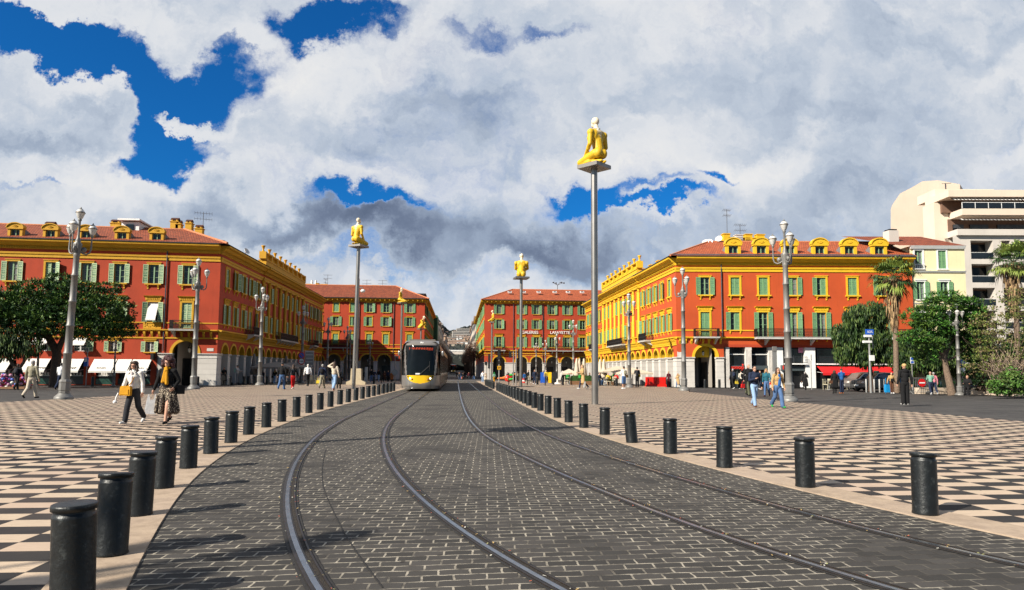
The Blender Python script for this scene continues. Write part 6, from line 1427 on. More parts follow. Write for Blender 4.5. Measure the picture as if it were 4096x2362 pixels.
PPL = [
 (638, 1546, 1481, 100, 'stand', 'black', 'black', 'white', 'black', 'small dark figure leaning at the corner arch of the left building', 'short', 'm', 'jacket', 'trousers', 'front', ()),
 (832, 1541, 1468, 175, 'stand', 'black', 'black', 'brown', 'black', 'woman in a black knee-length coat, leftmost of the trio by the left arcade', 'bob', 'f', 'coat', 'slim', 'down', ()),
 (862, 1541, 1466, 178, 'stand', 'olive', 'black', 'dark', 'black', 'person in an olive jacket, middle of the trio by the left arcade', 'short', 'm', 'jacket', 'trousers', 'down', (('bag', 'pink'),)),
 (895, 1541, 1471, 5, 'stand', 'black', 'black', 'black', 'black', 'woman in a long black coat facing us, right of the trio by the left arcade', 'short', 'f', 'coat', 'trousers', 'front', ()),
 (1050, 1535, 1483, 170, 'walk', 'navy', 'denim', 'dark', 'brown', 'person in dark blue partly hidden by the second lamp post', 'short', 'm', 'jacket', 'trousers', 'swing', ()),
 (1098, 1538, 1479, 165, 'walk2', 'black', 'ljean', 'white', 'blond', 'blonde woman in a black jacket and pale jeans walking away', 'long', 'f', 'jacket', 'trousers', 'swing', (('sidebag', 'black'),)),
 (1126, 1560, 1453, 176, 'walk', 'black', 'denim', 'blue', 'black', 'broad man in a black jacket, blue jeans and black cap walking away', 'cap', 'm', 'jacket', 'trousers', 'down', ()),
 (1171, 1559, 1460, 182, 'walk2', 'black', 'red', 'white', 'brown', 'woman with bright red trousers and a small black backpack', 'long', 'f', 'jacket', 'trousers', 'out', (('backpack', 'dark'),)),
 (1230, 1547, 1459, 205, 'walk', 'wht', 'black', 'dark', 'white', 'white-haired man in a white shirt striding away', 'short', 'm', 'jacket', 'trousers', 'swing', ()),
 (1288, 1556, 1459, 175, 'walk', 'navy', 'khaki', 'dark', 'grey', 'man with a navy backpack and grey-green trousers walking away', 'short', 'm', 'jacket', 'trousers', 'down', (('backpack', 'black'), ('bag', 'yellow'))),
 (1335, 1565, 1449, 172, 'walk2', 'beige', 'ljean', 'rust', 'brown', 'woman in a beige jacket and pale jeans shading her eyes', 'long', 'f', 'jacket', 'wide', ('down', 'head'), (('sidebag', 'black'),)),
 (1355, 1557, 1476, 185, 'walk', 'black', 'black', 'black', 'black', 'person in black hidden behind the woman in pale jeans', 'short', 'm', 'coat', 'trousers', 'down', ()),
 (1437, 1533, 1479, 10, 'stand', 'grey', 'black', 'black', 'black', 'person standing right of the concrete foot behind the steel column', 'bun', 'f', 'jacket', 'trousers', 'down', ()),
 (1460, 1531, 1483, 185, 'walk', 'black', 'beige', 'dark', 'brown', 'dark-clothed person behind the concrete post left of the tram', 'short', 'm', 'coat', 'trousers', 'down', ()),
 (1485, 1534, 1478, 5, 'walk', 'black', 'denim', 'white', 'black', 'young man in black with blue jeans right of the concrete post', 'short', 'm', 'jacket', 'trousers', 'swing', ()),
 (1497, 1532, 1482, 0, 'stand', 'navy', 'denim', 'dark', 'brown', 'small person in a blue striped top between two in black', 'short', 'f', 'jacket', 'trousers', 'front', ()),
 (1514, 1531, 1479, 352, 'walk2', 'black', 'ljean', 'dark', 'black', 'woman in a black top and pale jeans walking towards us left of the tram', 'bob', 'f', 'jacket', 'trousers', 'swing', ()),
 (1538, 1530, 1485, 340, 'walk', 'brown', 'black', 'black', 'brown', 'person in a brown coat just left of the tram', 'long', 'f', 'coat', 'trousers', 'front', ()),
 (1552, 1529, 1484, 10, 'stand', 'navy', 'black', 'black', 'brown', 'person in a blue jacket just left of the tram', 'short', 'm', 'jacket', 'trousers', 'down', ()),
 (1567, 1529, 1488, 190, 'stand', 'rust', 'black', 'black', 'brown', 'person in a rusty brown coat beside the signal post by the tram', 'short', 'm', 'coat', 'trousers', 'down', ()),
 (1931, 1525, 1486, 0, 'stand', 'wht', 'ljean', 'white', 'brown', 'man in a white sweater at the end of the right bollards', 'short', 'm', 'jacket', 'trousers', 'down', ()),
 (1943, 1521, 1494, 5, 'stand', 'beige', 'beige', 'white', 'blond', 'small person in beige beside the man in the white sweater', 'bob', 'f', 'coat', 'trousers', 'front', ()),
 (1977, 1524, 1491, 185, 'walk', 'sage', 'mustard', 'dark', 'leaf', 'person with a bright green hat and mustard trousers', 'hood', 'f', 'jacket', 'trousers', 'down', ()),
 (2031, 1528, 1490, 175, 'stand', 'dark', 'ljean', 'white', 'black', 'person in pale jeans in front of the red and green balloons', 'short', 'f', 'jacket', 'trousers', 'front', ()),
 (2055, 1531, 1483, 8, 'stand', 'black', 'black', 'black', 'brown', 'person in a black coat between two steel poles', 'short', 'm', 'coat', 'trousers', 'down', ()),
 (2071, 1531, 1486, 190, 'walk', 'khaki', 'dark', 'dark', 'brown', 'person in a grey-brown coat just left of the slender statue column', 'long', 'f', 'coat', 'trousers', 'down', ()),
 (2097, 1526, 1492, 5, 'walk', 'blue', 'denim', 'white', 'brown', 'child in blue walking behind the slender column', 'short', 'f', 'jacket', 'trousers', 'swing', ()),
 (2114, 1533, 1482, -75, 'walk', 'black', 'khaki', 'white', 'black', 'young man in a black jacket and khaki trousers walking left', 'short', 'm', 'jacket', 'trousers', 'swing', ()),
 (2138, 1538, 1480, 2, 'walk2', 'navy', 'navy', 'wht', 'brown', 'woman in a navy jacket with long brown hair and white shoes', 'long', 'f', 'jacket', 'trousers', 'down', ()),
 (2149, 1531, 1490, 190, 'stand', 'dark', 'black', 'dark', 'brown', 'dark figure just behind the woman in navy', 'short', 'm', 'jacket', 'trousers', 'down', ()),
 (2184, 1533, 1482, 355, 'walk', 'yellow', 'grey', 'dark', 'bald', 'man in a yellow shirt under an open dark jacket', 'short', 'm', 'shirt', 'trousers', 'swing', ()),
 (2198, 1531, 1496, 0, 'stand', 'dark', 'dark', 'white', 'brown', 'small dark-clothed person right of the man in yellow', 'bob', 'f', 'jacket', 'trousers', 'front', ()),
 (2331, 1558, 1461, -80, 'walk', 'camel', 'navy', 'wht', 'blond', 'woman in a camel coat with a bright green bag walking left', 'long', 'f', 'coat', 'slim', 'front', (('crossbag', 'leaf', (-.10, -.19, .80)), ('plastic', 'lgrey', (.22, .05, .12)))),
 (2417, 1539, 1485, 195, 'walk2', 'grey', 'wht', 'wht', 'brown', 'woman with long brown hair and white trousers', 'long', 'f', 'shirt', 'wide', 'front', ()),
 (2452, 1542, 1486, 185, 'stand', 'beige', 'beige', 'white', 'brown', 'woman all in beige with a green bag on her back', 'short', 'f', 'shirt', 'wide', 'down', (('backpack', 'leaf'),)),
 (2496, 1556, 1467, 195, 'stand', 'wht', 'denim', 'wht', 'black', 'man in a white shirt and long denim shorts with a big backpack', 'short', 'm', 'shirt', 'short', 'front', (('backpack', 'khaki'), ('crossbag', 'tan', (-.2, .05, .86)))),
 (2549, 1550, 1470, 178, 'stand', 'dark', 'black', 'black', 'black', 'man in a dark T-shirt and black trousers with a yellow bag at his front', 'short', 'm', 'shirt', 'trousers', 'front', (('crossbag', 'yellow', (-.19, -.18, .88)),)),
 (2675, 1549, 1487, 185, 'stand', 'maroon', 'maroon', 'black', 'blond', 'woman in a maroon tracksuit leaning on a bollard', 'bun', 'f', 'jacket', 'trousers', 'down', ()),
 (2712, 1552, 1495, -60, 'walk', 'tan', 'denim', 'sage', 'brown', 'woman in a sand trench coat raising a hand by the arcade', 'long', 'f', 'coat', 'slim', ('front', 'head'), ()),
 (2933, 1558, 1477, 185, 'walk', 'dark', 'black', 'white', 'grey', 'man in a puffer jacket with a navy backpack entering the shop', 'short', 'm', 'jacket', 'trousers', 'down', (('backpack', 'navy'), ('bag', 'yellow', (-.32, 0, .45)))),
 (2966, 1558, 1484, 180, 'walk2', 'cream', 'black', 'white', 'brown', 'woman in a cream coat with a small black backpack entering the shop', 'bun', 'f', 'jacket', 'trousers', 'down', (('backpack', 'black'),)),
 (2994, 1586, 1459, 8, 'walk', 'black', 'olive', 'black', 'grey', 'man in a black coat and dark glasses carrying a red bag', 'short', 'm', 'coat', 'trousers', 'down', (('bag', 'red', (-.30, -.02, .45)),)),
 (3040, 1560, 1484, 2, 'walk', 'olive', 'dark', 'wht', 'brown', 'woman in sunglasses and olive behind the phone user', 'long', 'f', 'jacket', 'trousers', 'down', ()),
 (3068, 1588, 1477, -35, 'walk', 'teal', 'denim', 'maroon', 'blond', 'woman in a teal quilted jacket walking left with a red bag', 'bob', 'f', 'jacket', 'slim', 'swing', (('sidebag', 'red'),)),
 (3222, 1563, 1489, 165, 'walk', 'black', 'black', 'black', 'grey', 'man in a black coat phoning in front of the right shop', 'short', 'm', 'coat', 'slim', ('ear', 'down'), (('plastic', 'wht', (.33, 0, .32)),)),
 (3340, 1575, 1483, 170, 'stand', 'black', 'black', 'black', 'brown', 'woman in a black coat talking before the red awnings', 'bob', 'f', 'coat', 'slim', 'down', (('sidebag', 'brown'),)),
 (3368, 1575, 1477, 182, 'stand', 'blue', 'navy', 'rust', 'brown', 'man in a blue jacket and dark cap standing before the red awnings', 'cap', 'm', 'jacket', 'trousers', 'front', ()),
 (3568, 1575, 1491, -10, 'stand', 'tan', 'brown', 'wht', 'brown', 'woman in a tan top beside a bright blue suitcase', 'bun', 'f', 'jacket', 'slim', ('out', 'down'), (('crossbag', 'black', (.0, -.19, .98)),)),
 (3725, 1581, 1489, 160, 'walk', 'sage', 'navy', 'wht', 'bald', 'man in a green T-shirt and dark jeans by the road barrier', 'short', 'm', 'shirt', 'trousers', 'front', ()),
 (3738, 1581, 1491, 165, 'walk2', 'pink', 'navy', 'wht', 'grey', 'woman in a striped pink top behind the man in green', 'short', 'f', 'shirt', 'trousers', 'down', ()),
]
for (px, f, h, face, pose, top, legs, shoe, hair, lab, hs, fit, tk, lk, arms, ex) in PPL:
    hh = hair if hair != 'leaf' else C('leaf')
    dd = None
    if 1900 < px < 2200 or 1430 < px < 1570: dd = {1: 3714 / (max(f, 1528) - 1488)}[1]; dd = min(dd, 88)
    person(px, f, h, face, pose, top, legs, shoe, hh, lab, hs, fit, tk, lk, False, arms, extra=ex, d=dd)
sk = G(3552, 1574); o = mk('suitcase', bag_mesh('suitcase'), None, None, label='bright blue wheeled suitcase beside the woman in the tan top', cat='suitcase'); o.location = sk; o.scale = (1.1,) * 3; omat(o, [mat('blue_plastic', (.01, .25, .55), .35)])
# seated people
SEATS = [(3873, 1578, 42.6, -50, 'black', 'black', 'brown', 'person in black crouched on the low wall beside the right lamp post', .46),
         (2271, 1536, 78, 20, 'leaf', 'black', 'white', 'person in a green top sitting at the cafe table in front of the arches', .0),
         (2285, 1536, 78, -20, 'white', 'black', 'black', 'person in white sitting at the cafe table in front of the arches', .0),
         (2397, 1540, 70, 30, 'navy', 'denim', 'black', 'person in navy sitting left of the closed parasols', .0),
         (2432, 1540, 70, 10, 'yellow', 'black', 'black', 'person with a yellow top sitting at the far cafe terrace', .0),
         (2466, 1541, 70, -30, 'red', 'black', 'brown', 'person in a red top sitting at the far cafe terrace', .0),
         (2357, 1536, 74, 60, 'black', 'black', 'black', 'dark figure sitting behind the green hedge boxes', .0),
         (3441, 1562, 53.5, 20, 'black', 'dark', 'brown', 'person in black sitting on the brasserie terrace', .0)]
for px, py, d, face, top, legs, hair, lab, zz in SEATS:
    person(px, py, 0, face, 'sit', top, legs, 'black', hair, lab, 'short', 'f', 'jacket', 'trousers', False, 'front', d=d, z0=zz * .0)
# electric scooter and its rider
M_BLK = mat('black_plastic', (.015, .015, .016), .45, var=.1); M_RUB = mat('rubber', (.012, .012, .012), .8, var=.1); M_CHR = mat('chrome', (.6, .6, .62), .2, 1, var=.05)
sc0 = G(948, 1541); t = thing('electric_scooter', sc0, 'black electric scooter ridden right past the left arcade', 'scooter', rz=0)
q = MB(); q.box(-.45, .42, -.07, .07, .10, .15, M_BLK); q.tube([(.42, 0, .14), (.55, 0, .3), (.42, 0, 1.12)], .025, M_BLK, 8); q.tube([(.42, -.22, 1.13), (.42, .22, 1.13)], .018, M_BLK, 8); q.box(-.62, -.4, -.06, .06, .2, .24, M_BLK); q.obj('frame', t)
for x in (-.5, .58):
    q = MB(); q.lathe([(.02, -.03), (.10, -.03), (.12, -.02), (.12, .02), (.10, .03), (.02, .03)], M_RUB, 18, M=Matrix.Translation((x, 0, .12)) @ Matrix.Rotation(R(90), 4, 'X')); q.obj('wheel', t)
person(947, 1535, 1463, 82, 'stand', 'lgrey', 'grey', 'black', 'black', 'helmeted rider in grey with a mint backpack standing on the scooter', 'cap', 'm', 'jacket', 'trousers', False, 'bars', extra=[('backpack', 'mint')], d=sc0.y, z0=.15)
# pedestrians far down the avenue (their clothes are all dark against the shade)
fars = [(1837, 1522, 1493, 'dark', 0, 'dark figure crossing the tracks, left of the one with an orange bag'), (1852, 1524, 1493, 'black', -20, 'dark figure with an orange bag crossing the tracks')]
for px, f, h, c, fa, lab in fars: person(px, f, h, fa, 'walk', c, 'black', 'lgrey', 'black', lab, 'short', 'm', d=104, extra=((('plastic', 'orange', (-.3, 0, .45)),) if 'left' not in lab else ()))
rnd = random.Random(11)
for i in range(26):
    px = rnd.choice([rnd.uniform(1824, 1850), rnd.uniform(1852, 1896), rnd.uniform(1860, 1900)]); d = rnd.uniform(112, 190)
    person(px, 1515, 1490, rnd.choice([0, 180, 20, 200]), rnd.choice(['walk', 'walk2', 'stand']), rnd.choice(['black', 'dark', 'navy', 'black', 'grey', 'maroon', 'brown']), rnd.choice(['black', 'dark', 'denim']), 'black', 'black',
           'small figure in the crowd walking far down the avenue', 'short', 'm', d=d, z0=street_z(d), group='crowd far down the avenue')
# ------------------------------------------------------------------ street lamps
M_LAMP = mat('grey_lamp_paint', (.19, .185, .175), .5, .25, var=.12, scale=3, streak=.3, bump=.15, bscale=30)
M_LGLS = mat('frosted_lantern', (.60, .59, .56), .3, var=.08, scale=6)
def lantern(q, x, y, z, s=1.0):
    pass
def lamp_meshes(fat=1.0):
    base = MB(); base.lathe([(.45, 0), (.45, .10), (.43, .12), (.30, .24), (.28, .27)], M_LAMP, 32, ribs=.03)
    base.lathe([(.255, .27), (.265, .33), (.24, .36), (.27, .42), (.27, .74), (.285, .82), (.24, .90), (.20, .93)], M_LAMP, 8, smooth=False)
    shaft = MB(); pr = [(.195, .92)]
    for z, r in ((2.15, .185), (3.45, .172), (4.6, .158), (5.85, .146)):
        pr += [(r + .004, z - .05), (r + .028, z - .04), (r + .028, z + .02), (r + .012, z + .03), (r + .012, z + .06), (r - .002, z + .08)]
    pr += [(.138, 6.75), (.17, 6.8), (.15, 6.86), (.16, 6.95), (.20, 7.3), (.21, 7.38), (.12, 7.45), (.14, 7.5), (.085, 7.62), (.06, 7.8), (.055, 8.45), (.09, 8.5), (.09, 8.56), (.06, 8.6)]
    shaft.lathe(pr, M_LAMP, 20)
    for i in range(12): a = i * math.pi / 6; shaft.tube([(.15 * math.cos(a), .15 * math.sin(a), 6.9), (.20 * math.cos(a), .20 * math.sin(a), 7.36)], .018, M_LAMP, 4)
    arm = MB(); P = [(.12, 0, 7.05), (.25, 0, 6.93), (.42, 0, 6.90), (.56, 0, 6.98), (.62, 0, 7.15), (.62, 0, 7.78)]
    arm.tube(P, [.045, .04, .04, .04, .04, .032], M_LAMP, 8); arm.lathe([(.04, 7.72), (.075, 7.78), (.075, 7.84), (.05, 7.9)], M_LAMP, 10, c=(.62, 0, 0))
    arm.lathe([(.03, -.03), (.13, -.03), (.13, .03), (.03, .03)], M_LAMP, 14, M=Matrix.Translation((.30, 0, 7.10)) @ Matrix.Rotation(R(90), 4, 'X')); arm.lathe([(.01, -.05), (.06, -.05), (.06, .05), (.01, .05)], M_LAMP, 10, M=Matrix.Translation((.30, 0, 7.10)) @ Matrix.Rotation(R(90), 4, 'X'))
    lan = MB(); lan.lathe([(.06, 0), (.13, .06), (.20, .26), (.225, .30)], M_LGLS, 16); lan.lathe([(.232, .295), (.232, .33), (.215, .335)], mat('bronze_band', (.10, .07, .045), .5, .4), 16)
    lan.lathe([(.20, .335), (.205, .36), (.15, .44), (.12, .46)], M_LGLS, 16); lan.lathe([(.125, .455), (.11, .485), (.05, .52), (.03, .56), (.015, .60)], M_LAMP, 12)
    return base.mesh('base'), shaft.mesh('shaft'), arm.mesh('arm'), lan.mesh('lantern')
LM = lamp_meshes()
def lamp(x, yb, yt, rot, lab, d=None, H=None, small=False, lean=0):
    b = Q(x, yb) if d is None else Vector((AY(x * k, yb * k, d).x, d, 0))
    H = H or AY(x * k, yt * k, b.y).z
    t = thing('street_lamp', b, lab, 'street lamp', 'grey lamp posts with four lanterns'); s = H / 9.16; t.scale = (s * (.90 if not small else 1.0), s * (.90 if not small else 1.0), s); t.rotation_euler = (0, lean, R(rot))
    mk('base', LM[0], t); sh = mk('shaft', LM[1], t); o = mk('lantern', LM[3], t); o.location = (0, 0, 8.56)
    for i in range(3):
        a = mk('arm', LM[2], t); a.rotation_euler = (0, 0, R(120 * i)); l = mk('lantern', LM[3], a); l.location = (.62, 0, 7.86)
    return t
lamp(157, 985, 508, 35, 'largest lamp post, at the left, standing on the checker paving edge', lean=.028)
lamp(477, 960, 635, -90, 'lamp post in front of the corner arch of the left building')
lamp(640, 950.6, 706, -60, 'lamp post left of the open brown parasol')
lamp(743, 945.7, 752, 50, 'lamp post carrying two round road signs')
lamp(806, 938, 782, 90, 'lamp post just left of the woman shading her eyes', d=80)
lamp(854, 935, 803, 45, 'lamp post immediately left of the leaning steel column', d=92)
lamp(862, 930, 812, 10, 'lamp post glimpsed between two steel columns', d=100)
lamp(911, 932, 835, 30, 'farthest lamp post left of the tram', d=104)
lamp(280, 949, 838, 0, 'short lamp post in front of the white awnings', small=True, d=58)
lamp(90, 951, 795, 20, 'shaded lamp post under the stone pine at far left', d=56)
lamp(1947, 990, 540, -90, 'tall lamp post at the right, beside the woman in the tan jacket', lean=-.012)
lamp(1687, 964, 658, 45, 'lamp post in front of the stone corner of the orange building')
lamp(1552, 956, 722, 15, 'lamp post beside the man with the big backpack')
lamp(1414, 946, 788, 75, 'lamp post by the closed beige parasols')
lamp(1373, 944, 822, 0, 'lamp post in front of the last letters of the store sign', d=88)
lamp(1345, 940, 838, 50, 'lamp post below the middle of the white store sign', d=96)
lamp(1322, 938, 845, 20, 'smallest lamp post in front of the department store', d=103)
lamp(1882, 953, 828, -90, 'short lamp post between the first two fluted pilasters', small=True)
lamp(2070, 955, 790, -80, 'lamp post in front of the weeping tree', small=True)
lamp(2367, 975, 747, 0, 'lamp post right of the leaning pine trunk', small=True)
t = lamp(157, 985, 508, 20, 'lamp post just behind the viewer at the left, its shadow on the setts', H=9.0); t.location = (-11.3, -1.1, 0)

# ------------------------------------------------------------------ trams
M_SILV = mat('silver_paint', (.34, .33, .32), .28, .7, var=.08, scale=1.2)
M_TROOF = mat('tram_roof', (.20, .175, .15), .4, .3, var=.1)
M_TGL = mat('tram_glass', (.006, .008, .009), .12, var=.3, scale=1, spec=.22)
M_TYEL = mat('tram_yellow', (.80, .47, .010), .3, var=.04)
M_BRZ = mat('bronze_panel', (.10, .062, .045), .25, .5, var=.2, scale=1)
M_LED = mat('led_amber', (.55, .06, .02), .5, var=0, emit=1.0)
M_HEAD = mat('headlamp', (1, .93, .75), .4, var=0, emit=2.0)
M_REDL = mat('rear_lamp', (.16, .02, .01), .2, var=.1)
def tram(loc, L, lab, num='21', detail=True):
    t = thing('tram', loc, lab, 'tram')
    hw = lambda z: 1.325 * (1 if z < 1.9 else 1 - .11 * ((z - 1.9) / 1.5) ** 1.6) * (.965 if z < .35 else 1)
    def fy(x, z):
        f = abs(x) / hw(z); y = 1.5 * max(0, f) ** 3.2 * .62
        y += .0 if z < 1.1 else .34 * ((z - 1.1) / 2.1) ** 1.7
        if z < .55: y += .22 * ((.55 - z) / .55) ** 2
        if z > 3.1: y += 1.5 * ((z - 3.1) / .45) ** 2
        return y
    NX, NZ = 72, 96; z0, z1 = .18, 3.52
    MBs = {n: MB() for n in ('body', 'windscreen', 'nose_panel', 'pillar', 'side_glass', 'side_glass ', 'roof_cowl')}
    mm = {'side_glass ': M_TGL}; mm.update(body=M_SILV, windscreen=M_TGL, nose_panel=M_TYEL, pillar=M_SILV, side_glass=M_TGL, roof_cowl=M_TROOF)
    pc = lambda z: .90 + .17 * max(0, min(1, (z - 1.1) / 1.9)) ** .8    # inner edge of pillar
    for j in range(NZ):
        za, zb = z0 + (z1 - z0) * j / NZ, z0 + (z1 - z0) * (j + 1) / NZ; zc_ = (za + zb) / 2
        for i in range(NX):
            ua, ub = -1 + 2 * i / NX, -1 + 2 * (i + 1) / NX; uc = (ua + ub) / 2; x = uc * hw(zc_); ax = abs(x)
            if zc_ > 3.12: n = 'roof_cowl' if ax < 1.02 else 'pillar'
            elif zc_ > 1.1: n = 'windscreen' if ax < pc(zc_) else ('pillar' if ax < pc(zc_) + .13 else ('side_glass' if uc > 0 else 'side_glass '))
            elif zc_ > .50 and (ax / .93) ** 2 + ((1.10 - zc_) / .56) ** 2 < 1: n = 'nose_panel'
            else: n = 'body'
            if n == 'pillar' and zc_ > 3.12: n = 'pillar'
            P = []
            for u, z in ((ua, za), (ub, za), (ub, zb), (ua, zb)): P.append((u * hw(z), fy(u * hw(z), z) + (.012 if n[:4] in ('wind', 'side') else 0), z))
            MBs[n].add(P, [(0, 1, 2, 3)], mm[n], True)
    for n, q in MBs.items():
        n = n.strip(); me = q.mesh(n, fix=False); b = bmesh.new(); b.from_mesh(me); bmesh.ops.remove_doubles(b, verts=b.verts, dist=.0005); bmesh.ops.recalc_face_normals(b, faces=b.faces); b.to_mesh(me); b.free(); mk(n, me, t)
    y0 = 1.5 * .62; q = MB()
    # side walls: skirts, dark glass band with door leaves, bronze panels, roof
    prof = [(1.28, .18), (1.325, .4), (1.325, 1.05)]; 
    nseg = max(3, int(L / 6)); seg = (L - y0) / nseg
    for s in (-1, 1):
        for m_ in range(nseg):
            a, b = y0 + m_ * seg, y0 + (m_ + 1) * seg - .35
            q.add([(s * 1.28, a, .18), (s * 1.325, a, .45), (s * 1.325, a, 1.05), (s * 1.28, b, .18), (s * 1.325, b, .45), (s * 1.325, b, 1.05)], [(0, 1, 4, 3), (1, 2, 5, 4)], M_SILV)
            q.quad((s * 1.325, a, 2.75), (s * 1.24, a, 3.2), (s * 1.24, b, 3.2), (s * 1.325, b, 2.75), M_SILV)
            q.box(min(s * 1.10, s * 1.22), max(s * 1.10, s * 1.22), b, b + .35, .3, 3.2, M_RUB)
    for m_ in range(nseg):
        a, b = y0 + m_ * seg, y0 + (m_ + 1) * seg - .35
        q.add([(-1.24, a, 3.2), (-1.0, a + .3, 3.4), (1.0, a + .3, 3.4), (1.24, a, 3.2), (-1.24, b, 3.2), (-1.0, b, 3.4), (1.0, b, 3.4), (1.24, b, 3.2)], [(0, 1, 5, 4), (1, 2, 6, 5), (2, 3, 7, 6)], M_TROOF)
        q.box(-.9, .9, a + 1.2, b - .8, 3.38, 3.62, M_TROOF)
    q.box(-1.2, 1.2, y0, L, .25, .3, M_RUB); q.box(-1.2, 1.2, L - .1, L, .3, 3.3, M_RUB)
    q.obj('carriage_body', t)
    for s in (-1, 1):
        for m_ in range(nseg):
            a, b = y0 + m_ * seg, y0 + (m_ + 1) * seg - .35; q = MB()
            q.quad((s * 1.322, a, 1.05), (s * 1.322, b, 1.05), (s * 1.322, b, 2.75), (s * 1.322, a, 2.75), M_TGL)
            n = 5
            for i in range(n + 1): yy = a + (b - a) * i / n; q.box(min(s * 1.32, s * 1.34), max(s * 1.32, s * 1.34), yy - .05, yy + .05, .45, 2.75, M_BRZ)
            q.box(min(s * 1.32, s * 1.335), max(s * 1.32, s * 1.335), a, b, 1.05, 1.25, M_BRZ)
            q.obj('side_window', t)
    for s in (-1, 1):
        for x, z, r, m_ in ((.81, 1.0, .055, M_TGL), (.68, .88, .06, M_HEAD), (.53, .81, .055, M_REDL)):
            q = MB(); y = fy(x, z); q.lathe([(r, -.02), (r, .02), (r * .4, .035)], m_, 14, M=Matrix.Translation((s * x, y + .0, z)) @ Matrix.Rotation(R(90), 4, 'X')); q.lathe([(r * 1.25, -.02), (r * 1.25, .01), (r, .015)], M_INK, 14, M=Matrix.Translation((s * x, y + .0, z)) @ Matrix.Rotation(R(90), 4, 'X')); q.obj('headlight' if m_ is M_HEAD else 'marker_lamp', t)
        q = MB(); q.tube([(s * 1.22, .75, 2.75), (s * 1.42, .55, 2.72)], .025, M_INK, 6); q.ball((s * 1.48, .55, 2.58), (.085, .07, .19), M_SILV, 12, 8); q.obj('mirror', t)
    q = MB(); q.tube([(.62, fy(.62, 1.75) - .03, 1.75), (-.05, fy(.05, 1.12) - .05, 1.13)], .022, M_INK, 6); q.tube([(.62, fy(.62, 1.75) - .03, 2.05), (.60, fy(.6, 1.4) - .03, 1.4)], .012, M_INK, 5); q.obj('wiper', t)
    q = MB()
    for s in (-1, 1): q.tube([(s * .70, fy(.7, z_) - .004, z_) for z_ in (.2, .4, .6, .72)], .007, M_INK, 4)
    q.tube([(-1.2 + .1 * i, fy(-1.2 + .1 * i, 1.1) - .003, 1.1) for i in range(25)], .012, M_INK, 4); q.obj('seam', t)
    q = MB(); yy = fy(0, 3.0)
    for i in range(40):
        for j in range(3):
            if (i * 7 + j * 3) % 5 and i != 6 and i != 26 and i != 27: x = -.62 + i * .036; q.box(x, x + .024, fy(x, 2.9) - .006, fy(x, 2.9) + .02, 2.80 + j * .065, 2.825 + j * .065, M_LED)
    for i in range(2):
        for j in range(4): q.box(-.80 + i * .1, -.73 + i * .1, fy(-.78, 2.9) - .006, fy(-.78, 2.9) + .02, 2.76 + j * .06, 2.785 + j * .06, M_LED)
    q.obj('destination_display', t)
    q = MB(); q.box(-.32, -.02, fy(0, 1.2) - .01, fy(0, 1.2) + .02, 1.14, 1.24, M_WHITE); q.obj('sticker', t)
    q = MB(); q.box(-.72, .75, .42, .44, 1.88, 1.92, M_LGLS); q.box(-.70, -.48, .40, .42, 1.52, 1.86, M_LAMPG); q.obj('cab_fitting', t)
    if num:
        me = text_mesh(num, .25, M_WL, .004, .25, bold=.012, width=1.0); o = mk('lettering', me, t); o.location = (.02, fy(0, 3.30) - .035, 3.30); o.rotation_euler = (R(48), 0, 0)
    for yy in [2.2 + i * 6 for i in range(int(L / 6))]:
        q = MB()
        for s in (-1, 1): q.lathe([(.05, -.05), (.29, -.05), (.29, .05), (.05, .05)], M_RUB, 18, M=Matrix.Translation((s * .72, yy, .29)) @ Matrix.Rotation(R(90), 4, 'Y'))
        q.box(-.9, .9, yy - .6, yy + .6, .2, .45, M_RUB); q.obj('bogie', t)
    return t
tr = tram((-2.57, 46.6, .0), 33, 'silver tram with a yellow nose and lit headlights, coming on the left track')
t2 = tram((-2.0, 262, street_z(262)), 14, 'tiny dark tram far down the avenue', num=None)

# ------------------------------------------------------------------ signals, signs, street furniture
M_GREYP = mat('galvanised_pole', (.30, .30, .29), .5, .5, var=.1, scale=3)
M_SIGB = mat('signal_black', (.012, .012, .013), .5, var=.1)
M_SIGBL = mat('sign_blue', (.015, .09, .45), .4, var=.05); M_SIGR = mat('sign_red', (.50, .01, .012), .4, var=.05); M_SIGY = mat('sign_yellow', (.80, .42, .01), .4, var=.05)
def pole(t, h, r=.05, m=None): q = MB(); q.lathe([(r, 0), (r, h)], m or M_GREYP, 12); return q.obj('pole', t)
def disc(t, z, r, m, y=-.07, rot=0, name='sign_plate', x=0, inner=None):
    q = MB(); M = Matrix.Rotation(rot, 4, 'Z') @ Matrix.Translation((x, y, z)) @ Matrix.Rotation(R(90), 4, 'X'); q.lathe([(r, -.015), (r, .015)], m, 24, M=M, smooth=False)
    if inner: q.lathe([(r * .74, .0), (r * .74, .02)], inner, 24, M=M, smooth=False)
    return q.obj(name, t)
